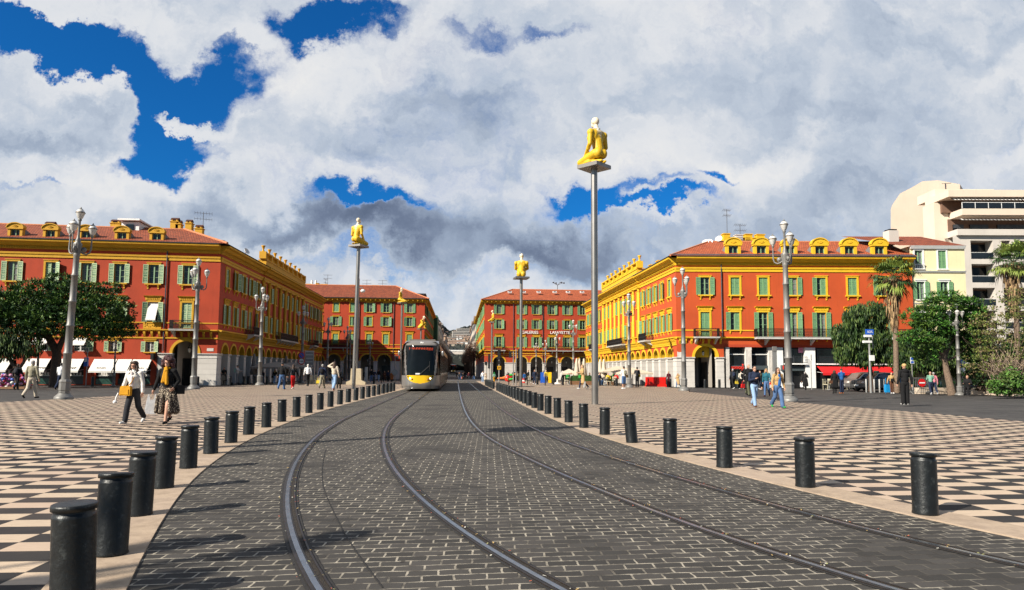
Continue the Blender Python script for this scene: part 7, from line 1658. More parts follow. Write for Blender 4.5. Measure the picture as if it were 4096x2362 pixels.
# traffic signal with the 30 plate
b = G(1996, 1531); b = Vector((AY(1996, 1531, 84).x, 84, 0)); t = thing('traffic_signal', b, 'black traffic signal with a yellow 30 plate at the avenue entrance', 'traffic signal')
zt = AY(1996, 1400, 84).z; pole(t, zt, .08)
q = MB(); z1 = AY(1996, 1398, 84).z; z0 = AY(1996, 1437, 84).z; q.box(-.19, .19, -.2, .1, z0, z1, M_SIGB)
for i in range(3): zc_ = z0 + (z1 - z0) * (i + .5) / 3; q.lathe([(.14, 0), (.15, .22)], M_SIGB, 14, M=Matrix.Translation((0, -.2, zc_)) @ Matrix.Rotation(R(90), 4, 'X'))
q.obj('signal_head', t); q = MB(); za, zb = AY(1996, 1450, 84).z, AY(1996, 1444, 84).z; q.box(-.15, .15, -.15, .1, AY(1996, 1456, 84).z, zb, M_SIGB); q.obj('small_signal', t)
za, zb = AY(1996, 1479, 84).z, AY(1996, 1465, 84).z; q = MB(); q.box(-.22, .22, -.12, -.09, za, zb, M_SIGY); o = q.obj('speed_plate', t); me = text_mesh('30', .36, M_INK, .004, bold=.01); l = mk('lettering', me, o); l.location = (0, -.125, (za + zb) / 2); l.rotation_euler = (R(90), 0, 0)
def signal(px, py, ztop, d, lab, heads, r=.06):
    p = AY(px, py, d); t = thing('signal_post', (p.x, d, 0), lab, 'signal post'); z = AY(px, ztop, d).z; pole(t, z, r)
    for x, ya, yb_, w_ in heads: q = MB(); q.box(x - w_, x + w_, -.15, .12, AY(px, yb_, d).z, AY(px, ya, d).z, M_SIGB); q.obj('signal_head', t)
signal(2053, 1540, 1407, 70, 'grey signal post with a black signal on its left, left of the slender column', [(-.32, 1407, 1432, .13)])
signal(2064, 1542, 1397, 68, 'grey signal post with a black signal on its right, left of the slender column', [(.30, 1397, 1433, .13)])
signal(1957, 1522, 1418, 108, 'signal post with a long dark signal board before the stone corner', [(-.05, 1418, 1475, .16)])
signal(1946, 1523, 1445, 106, 'short signal post with a black box at its head', [(-.1, 1448, 1462, .2)])
signal(1579, 1529, 1422, 88, 'signal post with a black box and a round mirror left of the tram', [(.28, 1425, 1440, .14)])
b = Vector((AY(1579, 1500, 87.9).x, 87.9, 0)); t = thing('traffic_mirror', b, 'round grey traffic sign seen from behind, left of the tram', 'sign'); disc(t, AY(1579, 1490, 88).z, .36, M_GREYP, 0); 
q = MB(); q.lathe([(.04, 0), (.04, AY(1579, 1495, 88).z)], M_GREYP, 8); q.obj('pole', t)
# round signs on the fourth lamp
for py, m_, inn, lab in ((1423, M_SIGR, M_SIGBL, 'round blue and red no-parking sign on the fourth lamp post'), (1446, M_SIGR, M_WHITE, 'round white sign with a red rim below the blue one')):
    p = AY(1211, py, 75.2); t = thing('road_sign', (p.x, 74.6, 0), lab, 'road sign'); disc(t, p.z, .36, m_, 0, inner=inn)
    q = MB(); q.box(-.2, .2, -.02, .02, p.z - .05, p.z + .05, M_SIGR if inn is M_SIGBL else M_INK, None) if False else None
    q = MB(); q.box(-.23, .23, -.035, -.02, p.z - .04, p.z + .04, M_SIGR if inn is M_SIGBL else M_INK, Matrix.Translation((0, 0, p.z)) @ Matrix.Rotation(R(45 if inn is M_SIGBL else 0), 4, 'Y') @ Matrix.Translation((0, 0, -p.z))); q.obj('sign_bar', t)
p = AY(1237, 1447, 79); t = thing('information_board', (p.x, 79, 0), 'tall grey pictogram board on two posts by the fourth lamp post', 'sign')
for x in (-.42, .42): q = MB(); q.box(x - .03, x + .03, -.03, .03, 0, 3.5, M_GREYP); q.obj('post', t)
q = MB(); q.box(-.5, .5, -.03, .03, 1.9, 3.6, M_LGLS); 
for i in range(4): q.box(-.42, .42, -.036, -.03, 2.0 + i * .4, 2.3 + i * .4, M_GREYP)
q.obj('panel', t)
# camera mast with concrete foot left of the tram
b = G(1424, 1540); t = thing('camera_mast', b, 'pale mast with a dome camera on a flared concrete foot beside the steel column', 'mast'); zt = AY(1424, 1115, b.y).z
q = MB(); q.lathe([(.14, 1.5), (.12, zt)], M_LAMP, 14); q.obj('mast', t); q = MB(); q.prism([(-.9, 0), (.95, 0), (.95, .28), (.55, .45), (.5, 1.6), (-.45, 1.6), (-.5, .45), (-.9, .28)], -.5, .5, mat('sandstone', (.48, .40, .27), .85, bump=.3, dirt=.2), 'y'); q.obj('foot', t)
q = MB(); z = AY(1433, 1165, b.y).z; q.tube([(0, 0, z + .35), (.4, -.1, z + .35), (.45, -.1, z + .1)], .04, M_LAMP, 6); q.ball((.47, -.1, z), (.24, .24, .17), M_WHITE, 12, 8); q.obj('dome_camera', t)
p = G(1427, 1538)
# right side camera mast and its blue sign
b = G(3484, 1573); t = thing('camera_mast', b, 'grey mast with two white cameras and a control box in front of the red awnings', 'mast'); zt = AY(3480, 1345, b.y).z; q = MB(); q.lathe([(.09, 0), (.06, zt)], M_GREYP, 12); q.obj('mast', t)
for py, sx in ((1345, 1), (1368, -1)): z = AY(3480, py, b.y).z; q = MB(); q.box(-.25 + .0 * sx - (.2 if sx < 0 else .1), .15, -.1, .1, z - .08, z + .08, M_WHITE); q.obj('camera', t)
z = AY(3484, 1433, b.y).z; q = MB(); q.box(-.06, .28, -.14, .04, z - .2, z + .2, M_WHITE); q.obj('control_box', t)
p = AY(3478, 1329, b.y + .3); t = thing('hotel_sign', (p.x, b.y + .3, 0), 'small blue sign with white letters on the camera mast', 'sign'); q = MB(); q.box(-.30, .30, -.04, .04, p.z - .2, p.z + .2, M_SIGBL); q.obj('panel', t); me = text_mesh('SOS', .24, M_WL, .004); o = mk('lettering', me, t); o.location = (0, -.05, p.z); o.rotation_euler = (R(90), 0, 0); q = MB(); q.tube([(.25, .05, p.z - 1.2), (.25, .05, p.z - .2)], .03, M_GREYP, 6); q.obj('stem', t)
def flat_sign(px, pyb, pyt, w_, h_, m, lab, d=None, txt=None, tm=None, ts=.4):
    b = G(px, pyb) if d is None else Vector((AY(px, pyb, d).x, d, 0)); z = AY(px, pyt, b.y).z; t = thing('road_sign', b, lab, 'road sign'); pole(t, z, .035)
    q = MB(); q.box(-w_ / 2, w_ / 2, -.07, -.045, z - h_, z, M_WL); q.box(-w_ / 2 + .03, w_ / 2 - .03, -.075, -.065, z - h_ + .03, z - .03, m); q.obj('panel', t)
    if txt: me = text_mesh(txt, ts, tm or M_WL, .003, bold=.01); o = mk('lettering', me, t); o.location = (0, -.08, z - h_ / 2); o.rotation_euler = (R(90), 0, 0)
    return t, z
t, z = flat_sign(3652, 1574, 1430, .3, .50, M_SIGBL, 'blue rectangular bicycle sign on a thin white pole by the barrier', d=51)
q = MB()
for s in (-.07, .07): q.lathe([(.045, 0), (.045, .006), (.035, .006)], M_WL, 12, M=Matrix.Translation((s, -.075, z - .28)) @ Matrix.Rotation(R(90), 4, 'X'))
q.tube([(-.07, -.085, z - .28), (-.02, -.085, z - .2), (.05, -.085, z - .2), (.07, -.085, z - .28)], .008, M_WL, 4); q.obj('pictogram', t)
t, z = flat_sign(3854, 1576, 1440, .52, .55, M_SIGBL, 'blue parking sign with a white plate half behind the right lamp post', d=52, txt='P'); q = MB(); q.box(-.26, .26, -.07, -.05, z - 1.15, z - .6, M_WL); q.obj('plate', t)
t, z = flat_sign(3247, 1565, 1418, .12, .55, M_GREYP, 'thin grey pole with a narrow sign edge-on beside the white pier', d=56)
t, z = flat_sign(343, 1549, 1392, .2, .35, M_GREYP, 'thin pole with a blue ticket box in front of the pine trunk shops', d=57); q = MB(); q.box(-.14, .14, -.22, -.04, 1.6, 2.3, M_SIGBL); q.box(-.1, .1, -.225, -.22, 1.95, 2.25, M_WL); q.obj('ticket_box', t)
p = AY(3175, 1440, 31.0); t = thing('sign_panel', (p.x, 32.9, 0), 'grey metal back of a tall sign behind the tall right lamp post', 'sign'); q = MB(); z1, z0 = AY(3170, 1388, 33).z, AY(3170, 1488, 33).z; q.box(-.12, .08, -.03, .03, z0, z1 - .25, M_GREYP); q.box(-.12, .08, -.05, .05, z1 - .25, z1, M_LAMP); q.obj('panel', t); q = MB(); q.lathe([(.035, 0), (.035, z0)], M_GREYP, 8); q.obj('pole', t)
# red plastic barrier
b0, b1 = G(2582, 1549), G(2626, 1549); t = thing('road_barrier', b0, 'bright red plastic barrier of two blocks before the white piers', 'barrier')
mR = mat('red_plastic', (.60, .012, .006), .4, var=.08)
for i in range(2):
    q = MB(); x = i * 1.0; q.prism([(-.28, 0), (.28, 0), (.26, .2), (.12, .28), (.09, .95), (-.09, .95), (-.12, .28), (-.26, .2)], x + .02, x + .98, mR, 'x') if False else q.add(*[[(x + a, c, z) for a in (.02, .98) for c, z in ((-.28, 0), (.28, 0), (.26, .2), (.12, .28), (.09, .95), (-.09, .95), (-.12, .28), (-.26, .2))], [tuple(range(8)), tuple(range(8, 16))] + [(i_, (i_ + 1) % 8, 8 + (i_ + 1) % 8, 8 + i_) for i_ in range(8)], mR])
    q.box(x + .1, x + .16, -.2, .2, 0, .9, mR); q.box(x + .84, x + .9, -.2, .2, 0, .9, mR); q.box(x + .4, x + .6, -.18, .18, .1, .16, M_WHITE); q.obj('block', t)
# steel crowd barrier with a no-entry disc
b = G(3688, 1578); t = thing('crowd_barrier', b, 'galvanised crowd barrier with a red no-entry disc', 'barrier'); wB = 1.1
q = MB(); q.tube([(-wB, 0, .15), (-wB, 0, 1.05), (-wB + .05, 0, 1.1), (wB - .05, 0, 1.1), (wB, 0, 1.05), (wB, 0, .15), (-wB, 0, .15)], .022, M_GREYP, 6)
for i in range(17): q.tube([(-wB + .13 * (i + 1), 0, .15), (-wB + .13 * (i + 1), 0, 1.1)], .010, M_GREYP, 4)
for x in (-.8, .8): q.tube([(x, -.28, 0), (x, 0, .18), (x, .28, 0)], .018, M_GREYP, 5)
q.obj('frame', t); disc(t, .78, .27, M_SIGR, -.05); q = MB(); q.box(-.19, .19, -.085, -.065, .74, .82, M_WL); q.obj('sign_bar', t)
# closed parasols, open parasols, planters, tables
M_CANV = mat('beige_canvas', (.52, .45, .35), .85, var=.08, scale=3); M_CANVG = mat('taupe_canvas', (.21, .185, .16), .85, var=.08, scale=3)
def closed_parasol(x, y, h, m, lab, s=1.0):
    t = thing('parasol', (x, y, 0), lab, 'parasol', 'closed cafe parasols'); q = MB(); q.lathe([(.35, 0), (.35, .08), (.04, .1), (.03, h)], M_GREYP, 10); q.obj('pole', t)
    q = MB(); q.lathe([(.30 * s, h * .30), (.36 * s, h * .36), (.26 * s, h * .62), (.20 * s, h * .7), (.22 * s, h * .74), (.10 * s, h * .97), (.03, h)], m, 16, ribs=.22); q.obj('canopy', t)
def open_parasol(x, y, h, r, m, lab):
    t = thing('parasol', (x, y, 0), lab, 'parasol', 'open cafe parasols'); q = MB(); q.lathe([(.3, 0), (.3, .08), (.04, .1), (.03, h)], M_GREYP, 10); q.obj('pole', t)
    q = MB(); q.add([(0, 0, h)] + [(r * a, r * b, h - .55) for a, b in ((-1, -1), (0, -1.02), (1, -1), (1.02, 0), (1, 1), (0, 1.02), (-1, 1), (-1.02, 0))] + [(r * a, r * b, h - .72) for a, b in ((-1, -1), (0, -1.02), (1, -1), (1.02, 0), (1, 1), (0, 1.02), (-1, 1), (-1.02, 0))],
          [(0, 1 + i, 1 + (i + 1) % 8) for i in range(8)] + [(1 + i, 9 + i, 9 + (i + 1) % 8, 1 + (i + 1) % 8) for i in range(8)], m); q.obj('canopy', t)
for i, (px, d) in enumerate(((2307, 79), (2318, 81), (2336, 77))): closed_parasol(AY(px, 1500, d).x, d, AY(px, 1434, d).z, M_CANV, f'closed beige parasol in front of the store arches, {ORD(i)} from the left')
for i, (px, d) in enumerate(((2401, 75), (2416, 73))): closed_parasol(AY(px, 1500, d).x, d, AY(px, 1437, d).z, M_CANV, f'closed beige parasol just right of the tallest column, {ORD(i)} of two')
closed_parasol(AY(1014, 1500, 70).x, 70, AY(1014, 1415, 70).z, M_CANVG, 'tall closed taupe parasol against the shaded left arcade')
closed_parasol(AY(1143, 1500, 76).x, 76, AY(1143, 1424, 76).z, M_CANVG, 'closed taupe parasol rising behind the open one at left')
for px, d, z_, r, m_, lab in ((1100, 70, 1447, 1.9, M_CANVG, 'open taupe parasol at the left terrace, nearer one'), (1165, 75, 1449, 1.9, M_CANVG, 'open taupe parasol at the left terrace, farther one'), (2470, 74, 1465, 2.1, M_CANV, 'open beige parasol on the right terrace behind the man with shorts'), (2530, 70, 1471, 1.7, M_CANV, 'open beige parasol on the right terrace nearest the orange corner'), (2276, 82, 1476, 1.0, M_CANV, 'small open beige parasol behind the lamp post')):
    open_parasol(AY(px, 1500, d).x, d, AY(px, z_, d).z, r, m_, lab)
M_HEDGE = mat('clipped_hedge', (.025, .075, .012), .9, var=.5, scale=12, bump=1, bscale=30); M_WOOD = mat('planter_wood', (.20, .10, .045), .8, var=.25, scale=5)
def planter(x, y, w_, lab):
    t = thing('planter', (x, y, 0), lab, 'planter', 'hedge boxes round the terrace'); q = MB(); q.box(-w_ / 2, w_ / 2, -.2, .2, 0, .42, M_WOOD); q.obj('box', t); q = MB(); rr = random.Random(int(x * 10))
    q.box(-w_ / 2 + .02, w_ / 2 - .02, -.18, .18, .42, .98, M_HEDGE)
    for i in range(260): a = Vector((rr.uniform(-w_ / 2, w_ / 2), rr.choice((-.19, .19)) if rr.random() < .7 else rr.uniform(-.19, .19), 0)); a.z = rr.uniform(.42, 1.0) if abs(a.y) > .18 else 1.0; u_ = Vector((rr.gauss(0, 1), rr.gauss(0, 1), rr.gauss(0, 1))).normalized() * .05; v_ = u_.orthogonal().normalized() * .03; q.quad(a - u_, a + v_, a + u_, a - v_, M_HEDGE)
    q.obj('hedge', t)
for i, (px, d, w_) in enumerate(((2310, 74, 1.5), (2360, 73, 1.5), (2443, 72, .7))): planter(AY(px, 1500, d).x, d, w_, f'green hedge box in a wooden planter on the right terrace, {ORD(i)} from the left')
M_CHAIR = mat('cream_rattan', (.55, .50, .36), .7, var=.2, scale=20)
def cafe_chair_mesh():
    q = MB()
    for x in (-.2, .2):
        for y in (-.2, .2): q.tube([(x, y, 0), (x, y, .45 if y < 0 else .9)], .018, M_CHAIR, 5)
    q.box(-.22, .22, -.22, .22, .43, .47, M_CHAIR)
    for i in range(6): q.box(-.2 + i * .07, -.17 + i * .07, .19, .21, .5, .9, M_CHAIR)
    q.box(-.22, .22, .18, .22, .86, .92, M_CHAIR); return q.mesh('chair')
cm = cafe_chair_mesh()
def chairs(pts, grp, lab):
    for i, (px, d, r_) in enumerate(pts): o = mk('cafe_chair', cm, label=f'{lab}, {ORD(i)} from the left', cat='chair', group=grp); o.location = (AY(px, 1500, d).x, d, 0); o.rotation_euler = (0, 0, r_)
chairs([(1236 + i * 8, 68 + (i % 2) * 1.2, i * 1.3) for i in range(7)], 'pale cafe chairs at the left terrace', 'pale slatted cafe chair at the left terrace')
chairs([(3305, 56, .5), (3325, 56.5, 2), (3388, 55.5, 1), (3400, 56, 3)], 'cream brasserie chairs under the red awnings', 'cream brasserie chair under the red awnings')
chairs([(2266, 77, 1.3), (2292, 77.4, 4.4), (2404, 71, 2), (2436, 69.5, 1), (2459, 70, 2.7)], 'chairs on the right terrace', 'pale chair on the right terrace')
for i, (px, d) in enumerate(((2278, 76.6), (2425, 69.6), (3315, 55.8), (3394, 55))):
    q = MB(); q.lathe([(.25, 0), (.24, .02), (.03, .05), (.03, .70), (.34, .71), (.34, .74)], M_GREYP, 16); o = q.obj('cafe_table', label='small round cafe table on the terrace, ' + ORD(i) + ' from the left', cat='table', group='small round cafe tables'); o.location = (AY(px, 1500, d).x, d, 0)
# boards near the arches
for px, d, c, lab in ((2173, 86, M_SIGBL, 'dark blue advertising panel left of the man in yellow'), (2204, 86, M_TYEL, 'yellow advertising panel right of the man in yellow'), (2218, 80, M_SIGB, 'black sandwich board on the plaza')):
    t = thing('advertising_board', (AY(px, 1500, d).x, d, 0), lab, 'board'); q = MB(); q.prism([(-.22, 0), (-.19, 0), (.02, 1.3), (-.01, 1.33)], -.35, .35, c); q.prism([(.22, 0), (.19, 0), (-.02, 1.3), (.01, 1.33)], -.35, .35, c); q.obj('panel', t)
t = thing('menu_board', (AY(2230, 1500, 78).x, 78, 0), 'tilted pale menu board on a stone foot in front of the arches', 'board'); q = MB(); q.box(-.06, .06, -.3, .3, .5, 1.6, M_LAMPG, Matrix.Rotation(R(22), 4, 'Y')); q.obj('panel', t); q = MB(); q.lathe([(.5, 0), (.45, .1), (.12, .2), (.08, .6)], M_STONE, 14); q.obj('foot', t)
# balloons/inflatable toys of a street seller
for px, py, d, s_, c, lab in ((2035, 1505, 86, (1.0, .12, .12), (.6, .22, .04), 'long orange inflatable tube held high'), (2033, 1515, 86, (.5, .3, .45), (.55, .03, .02), 'big red inflatable of the street seller'), (2044, 1500, 85.8, (.35, .10, .12), (.05, .45, .08), 'green inflatable above the red one'), (2042, 1518, 85.6, (.35, .25, .15), (.05, .45, .08), 'green inflatable lying on the ground'), (2010, 1514, 86, (.7, .2, .14), (.65, .18, .04), 'orange inflatable lying on the ground')):
    p = AY(px, py, d); q = MB(); q.ball((0, 0, 0), s_, mat('balloon_%d' % int(c[0] * 100 + c[1] * 10), c, .3, var=.05), 14, 8); q.ball((s_[0] * .8, 0, s_[2] * .6), (s_[0] * .3, s_[1] * .7, s_[2] * .5), mat('balloon_%d' % int(c[0] * 100 + c[1] * 10), c), 10, 6); o = q.obj('inflatable', label=lab, cat='balloon'); o.location = (p.x, d, max(s_[2] * 1.0, p.z)); o.rotation_euler = (0, -.25 if s_[0] > .9 else 0, 0)
for px in (2091, 2096): t = thing('traffic_cone', (AY(px, 1500, 84).x, 84, 0), 'small red and white cone behind the slender column, ' + ('left one' if px == 2091 else 'right one'), 'cone'); q = MB(); q.box(-.18, .18, -.18, .18, 0, .03, mR); q.lathe([(.14, .03), (.10, .2)], mR, 12); q.lathe([(.10, .2), (.07, .36)], M_WHITE, 12); q.lathe([(.07, .36), (.03, .58)], mR, 12); q.obj('body', t)
# parked cars on the right
M_TYRE = M_RUB
def car(x, y, rz, m, lab, taxi=False):
    t = thing('parked_car', (x, y, 0), lab, 'car', 'cars parked in front of the right building', rz=rz)
    q = MB(); prof = [(-2.1, .35), (-2.15, .6), (-2.0, .82), (-1.2, .95), (-.55, 1.38), (.2, 1.46), (1.1, 1.42), (1.75, 1.05), (2.1, .95), (2.15, .5), (2.1, .3), (-2.0, .25)]
    n = len(prof); V = []; F = []
    ys = [(-.86, 0), (-.82, 1), (.82, 1), (.86, 0)]
    for yy, ins in ((-.70, .0), (-.86, 0), (.86, 0), (.70, 0)): pass
    secs = [(-.62, 1.0), (-.80, .97), (-.86, .9)]
    rows = [(-.86, .0), (-.80, .03), (-.4, .06), (.4, .06), (.80, .03), (.86, 0)]
    for yy, up in rows:
        for a, z in prof: V.append((a, yy * (1 if z < 1.0 else .84), z + (up if z > .9 else 0)))
    for r_ in range(len(rows) - 1):
        for i in range(n): F.append((r_ * n + i, r_ * n + (i + 1) % n, (r_ + 1) * n + (i + 1) % n, (r_ + 1) * n + i))
    F += [tuple(range(n)), tuple(range((len(rows) - 1) * n, len(rows) * n))]
    q.add(V, F, m); q.obj('body', t)
    q = MB()
    for s in (-1, 1): q.add([(a, s * (.865 if z < 1 else .745), z) for a, z in ((-1.05, .98), (-.5, 1.34), (.2, 1.40), (1.05, 1.36), (1.5, 1.06))], [(0, 1, 2, 3, 4)], M_TGL)
    q.add([(-1.22, -.72, .99), (-1.22, .72, .99), (-.58, .66, 1.40), (-.58, -.66, 1.40)], [(0, 1, 2, 3)], M_TGL); q.obj('windows', t)
    for a in (-1.35, 1.35):
        for s in (-1, 1): q = MB(); q.lathe([(.1, -.1), (.30, -.1), (.32, -.06), (.32, .06), (.30, .1), (.1, .1)], M_TYRE, 18, M=Matrix.Translation((a, s * .82, .32)) @ Matrix.Rotation(R(90), 4, 'X')); q.lathe([(.02, -.105), (.2, -.105), (.2, .105), (.02, .105)], M_CHR, 12, M=Matrix.Translation((a, s * .82, .32)) @ Matrix.Rotation(R(90), 4, 'X')); q.obj('wheel', t)
    for s in (-1, 1): q = MB(); q.ball((-2.05, s * .6, .68), (.08, .18, .08), M_LGLS, 10, 6); q.obj('headlight', t)
    q = MB(); q.box(-2.17, -2.1, -.25, .25, .4, .52, M_WL); q.obj('number_plate', t)
    if taxi: q = MB(); q.box(-.1, .1, -.18, .18, 1.5, 1.62, mat('taxi_sign', (.1, .5, .3), .5)); q.obj('roof_sign', t)
p = AY(3440, 1560, 54); car(p.x + .3, 54, R(12), M_SILV, 'silver hatchback at the kerb before the red awnings, left of two'); p = AY(3520, 1560, 52.5); car(p.x + .2, 53.2, R(14), mat('grey_car_paint', (.16, .165, .175), .25, .6, var=.05), 'grey saloon taxi with a roof sign, right of two', True)
# a few hire bikes behind the wall
M_BIKEG = mat('bike_green', (.02, .42, .05), .4, var=.1)
for i, px in enumerate((3668, 3702, 3742, 3762, 3790, 3812)):
    p = AY(px, 1550, 52.5 + (i % 2)); t = thing('hire_bicycle', (p.x, 52.5 + (i % 2), 0), f'parked hire bicycle with green panels behind the low wall, {ORD(i)} from the left', 'bicycle', 'green hire bicycles behind the low wall', rz=R(20 + i * 9))
    for x in (-.5, .5): q = MB(); q.tube([(x + .32 * math.cos(a), 0, .34 + .32 * math.sin(a)) for a in [j * math.pi / 8 for j in range(17)]], .022, M_RUB, 5, False); q.tube([(x - .3, 0, .34), (x + .3, 0, .34)], .006, M_CHR, 3); q.obj('wheel', t)
    q = MB(); q.tube([(-.5, 0, .34), (-.2, 0, .85), (.35, 0, .75), (.5, 0, .34)], .025, M_BIKEG, 6); q.tube([(-.2, 0, .85), (.0, 0, .34), (.38, 0, .8)], .035, M_WHITE, 6); q.tube([(.42, 0, .6), (.36, 0, 1.05)], .02, M_SIGB, 6); q.tube([(.3, -.25, 1.05), (.36, 0, 1.05), (.3, .25, 1.05)], .018, M_SIGB, 6); q.box(-.75, -.35, -.02, .02, .66, .76, M_BIKEG); q.obj('frame', t); q = MB(); q.ball((-.22, 0, .93), (.14, .08, .05), M_SIGB, 8, 5); q.obj('saddle', t)
for i, px in enumerate((3466, 3498, 3519, 3539)):
    b = G(px, 1571); q = MB(); q.lathe([(.06, 0), (.06, .95), (.02, 1.0)], M_GREYP, 10); o = q.obj('parking_post', label='slim grey kerb post before the parked cars, ' + ORD(i) + ' from the left', cat='post', group='slim grey kerb posts'); o.location = b
# ------------------------------------------------------------------ trees
def leafm(n, c): return mat('leaf_' + n, c, .6, var=.35, scale=3, spec=.3)
def foliage(name, parent, lobes, n, size, mats, mode='leaf', seed=1, shell=.55):
    """many small leaf faces spread through the lobes [(centre, radii)], clumped into lighter and darker sprays"""
    rg = np.random.default_rng(seed); vol = np.array([l[1][0] * l[1][1] * l[1][2] for l in lobes]) ** .75; pick = rg.choice(len(lobes), n, p=vol / vol.sum())
    c = np.array([l[0] for l in lobes])[pick]; r = np.array([l[1] for l in lobes])[pick]
    d = rg.normal(size=(n, 3)); d /= np.linalg.norm(d, axis=1)[:, None]; rad = shell + (1 - shell) * rg.random(n) ** .6
    P = c + d * r * rad[:, None]
    cell = np.floor(P / (.55 if mode != 'hang' else .35)).astype(int); hsh = (cell[:, 0] * 73856093 ^ cell[:, 1] * 19349663 ^ cell[:, 2] * 83492791) % 97
    keep = hsh > (22 if mode != 'hang' else 30); P, d, hsh = P[keep], d[keep], hsh[keep]; n = len(P)
    cc = (cell[keep] + .5) * (.55 if mode != 'hang' else .35); P = P * .62 + (cc + rg.normal(size=(n, 3)) * .10) * .38 if mode != 'hang' else P
    if mode == 'hang': u = np.stack([rg.normal(size=n) * .12, rg.normal(size=n) * .12, -np.ones(n)], 1)
    elif mode == 'needle': u = d * .7 + rg.normal(size=(n, 3)) * .6 + np.array([0, 0, .5])
    else: u = rg.normal(size=(n, 3)) + d * .4
    u /= np.linalg.norm(u, axis=1)[:, None]; w_ = np.cross(u, rg.normal(size=(n, 3))); w_ /= np.linalg.norm(w_, axis=1)[:, None]
    L = size[0] * (.6 + .8 * rg.random(n))[:, None]; Wd = size[1] * (.6 + .8 * rg.random(n))[:, None]
    V = np.stack([P - w_ * Wd * .3, P + u * L * .5 - w_ * Wd, P + u * L, P + u * L * .5 + w_ * Wd], 1).reshape(-1, 3)
    me = bpy.data.meshes.new(name); me.vertices.add(4 * n); me.vertices.foreach_set('co', V.ravel()); me.loops.add(4 * n); me.loops.foreach_set('vertex_index', np.arange(4 * n)); me.polygons.add(n); me.polygons.foreach_set('loop_start', np.arange(0, 4 * n, 4)); me.polygons.foreach_set('loop_total', np.full(n, 4))
    for m in mats: me.materials.append(m)
    me.polygons.foreach_set('material_index', (hsh // 7 + rg.integers(0, 2, n)) % len(mats)); me.update(calc_edges=True); return mk(name, me, parent)
M_BARK = mat('bark', (.085, .055, .038), .95, var=.4, scale=9, bump=1, bscale=25); M_BARKP = mat('pine_bark', (.17, .12, .085), .95, var=.5, scale=12, bump=1, bscale=30)
def limbs(name, parent, paths, m): 
    q = MB()
    for pts, r0, r1 in paths: n = len(pts); q.tube(pts, [r0 + (r1 - r0) * i / (n - 1) for i in range(n)], m, 9)
    return q.obj(name, parent)
PINE = [leafm('pine_dark', (.010, .035, .008)), leafm('pine_mid', (.024, .070, .012)), leafm('pine_light', (.085, .155, .022))]
WEEP = [leafm('weep_dark', (.010, .028, .006)), leafm('weep_mid', (.030, .066, .014)), leafm('weep_light', (.085, .13, .03)), leafm('weep_dark', (.010, .028, .006))]
DRY = [leafm('olive', (.06, .085, .02)), leafm('yellowgreen', (.14, .17, .035)), leafm('dry', (.16, .12, .06))]
def V3(px, py, Y): return AY(px, py, Y)
def rel(b, L): return [((V3(px, py, Y) - b), r) for px, py, Y, r in L]
# stone pine at the far left
b = G(219, 1549); t = thing('stone_pine', b, 'big dark umbrella-shaped pine with a leaning trunk at the far left', 'tree'); Y = b.y
foliage('crown', t, rel(b, [(30, 1225, Y - 1, (2.6, 2.5, 1.3)), (160, 1205, Y, (2.6, 2.6, 1.6)), (300, 1205, Y, (2.5, 2.4, 1.6)), (400, 1255, Y - .5, (2.4, 2.4, 1.5)), (465, 1310, Y, (1.4, 1.8, 1.0)), (90, 1280, Y - 1, (2.2, 2.3, .9)), (240, 1280, Y - 1, (2.8, 2.8, 1.4)), (380, 1320, Y - 1, (1.9, 2.2, .8)), (-80, 1250, Y - 1, (2.4, 2.4, 1.6)), (440, 1160, Y, (.8, .9, .5)), (495, 1240, Y, (.7, .8, .9)), (250, 1130, Y, (1.2, 1.2, .6))]), 62000, (.24, .045), PINE, 'needle', 5, .45)
P = [V3(219, 1549, Y) - b, V3(225, 1470, Y) - b, V3(228, 1410, Y) - b, V3(195, 1350, Y) - b, V3(150, 1290, Y) - b]
limbs('trunk', t, [(P, .42, .2), ([P[2], V3(255, 1350, Y) - b, V3(320, 1280, Y) - b], .25, .1), ([P[3], V3(120, 1340, Y) - b, V3(40, 1320, Y) - b], .16, .06), ([P[3], V3(230, 1290, Y) - b, V3(250, 1200, Y) - b], .18, .06)], M_BARK)
# weeping trees
def weeping(b, L, n, lab, tr, seed, Y):
    t = thing('weeping_tree', b, lab, 'tree')
    foliage('crown', t, rel(b, L), n, (.30, .035), WEEP, 'hang', seed, .35); limbs('trunk', t, [([V3(x, y, Y) - b for x, y in p], r0, r1) for p, r0, r1 in tr], M_BARK)
b = G(78, 1551); Y = b.y
weeping(b, [(20, 1385, Y, (1.4, 1.3, 1.0)), (100, 1380, Y, (1.3, 1.3, 1.0)), (60, 1340, Y + .5, (1.7, 1.6, .8)), (-20, 1380, Y, (1.3, 1.3, 1.1))], 7500, 'drooping pepper tree with a forked trunk below the big left pine', [([(78, 1551), (74, 1500), (70, 1480)], .28, .2), ([(70, 1480), (45, 1450), (20, 1400)], .14, .08), ([(72, 1480), (95, 1450), (110, 1380)], .14, .07)], 8, Y)
b = G(3485, 1568); Y = b.y
weeping(b, [(3440, 1265, Y, (1.3, 1.3, 1.1)), (3490, 1260, Y, (1.25, 1.3, 1.2)), (3400, 1350, Y, (1.1, 1.2, 1.4)), (3460, 1350, Y, (1.5, 1.4, 1.8)), (3510, 1370, Y, (1.0, 1.2, 1.8)), (3370, 1400, Y, (.65, .9, 1.2)), (3450, 1420, Y, (1.1, 1.2, .9)), (3350, 1330, Y, (.45, .7, .8)), (3530, 1420, Y, (.4, .7, .8))], 30000, 'drooping green tree hanging in front of the right building like a curtain', [([(3485, 1568), (3484, 1500), (3470, 1420), (3450, 1300)], .22, .08)], 9, Y)
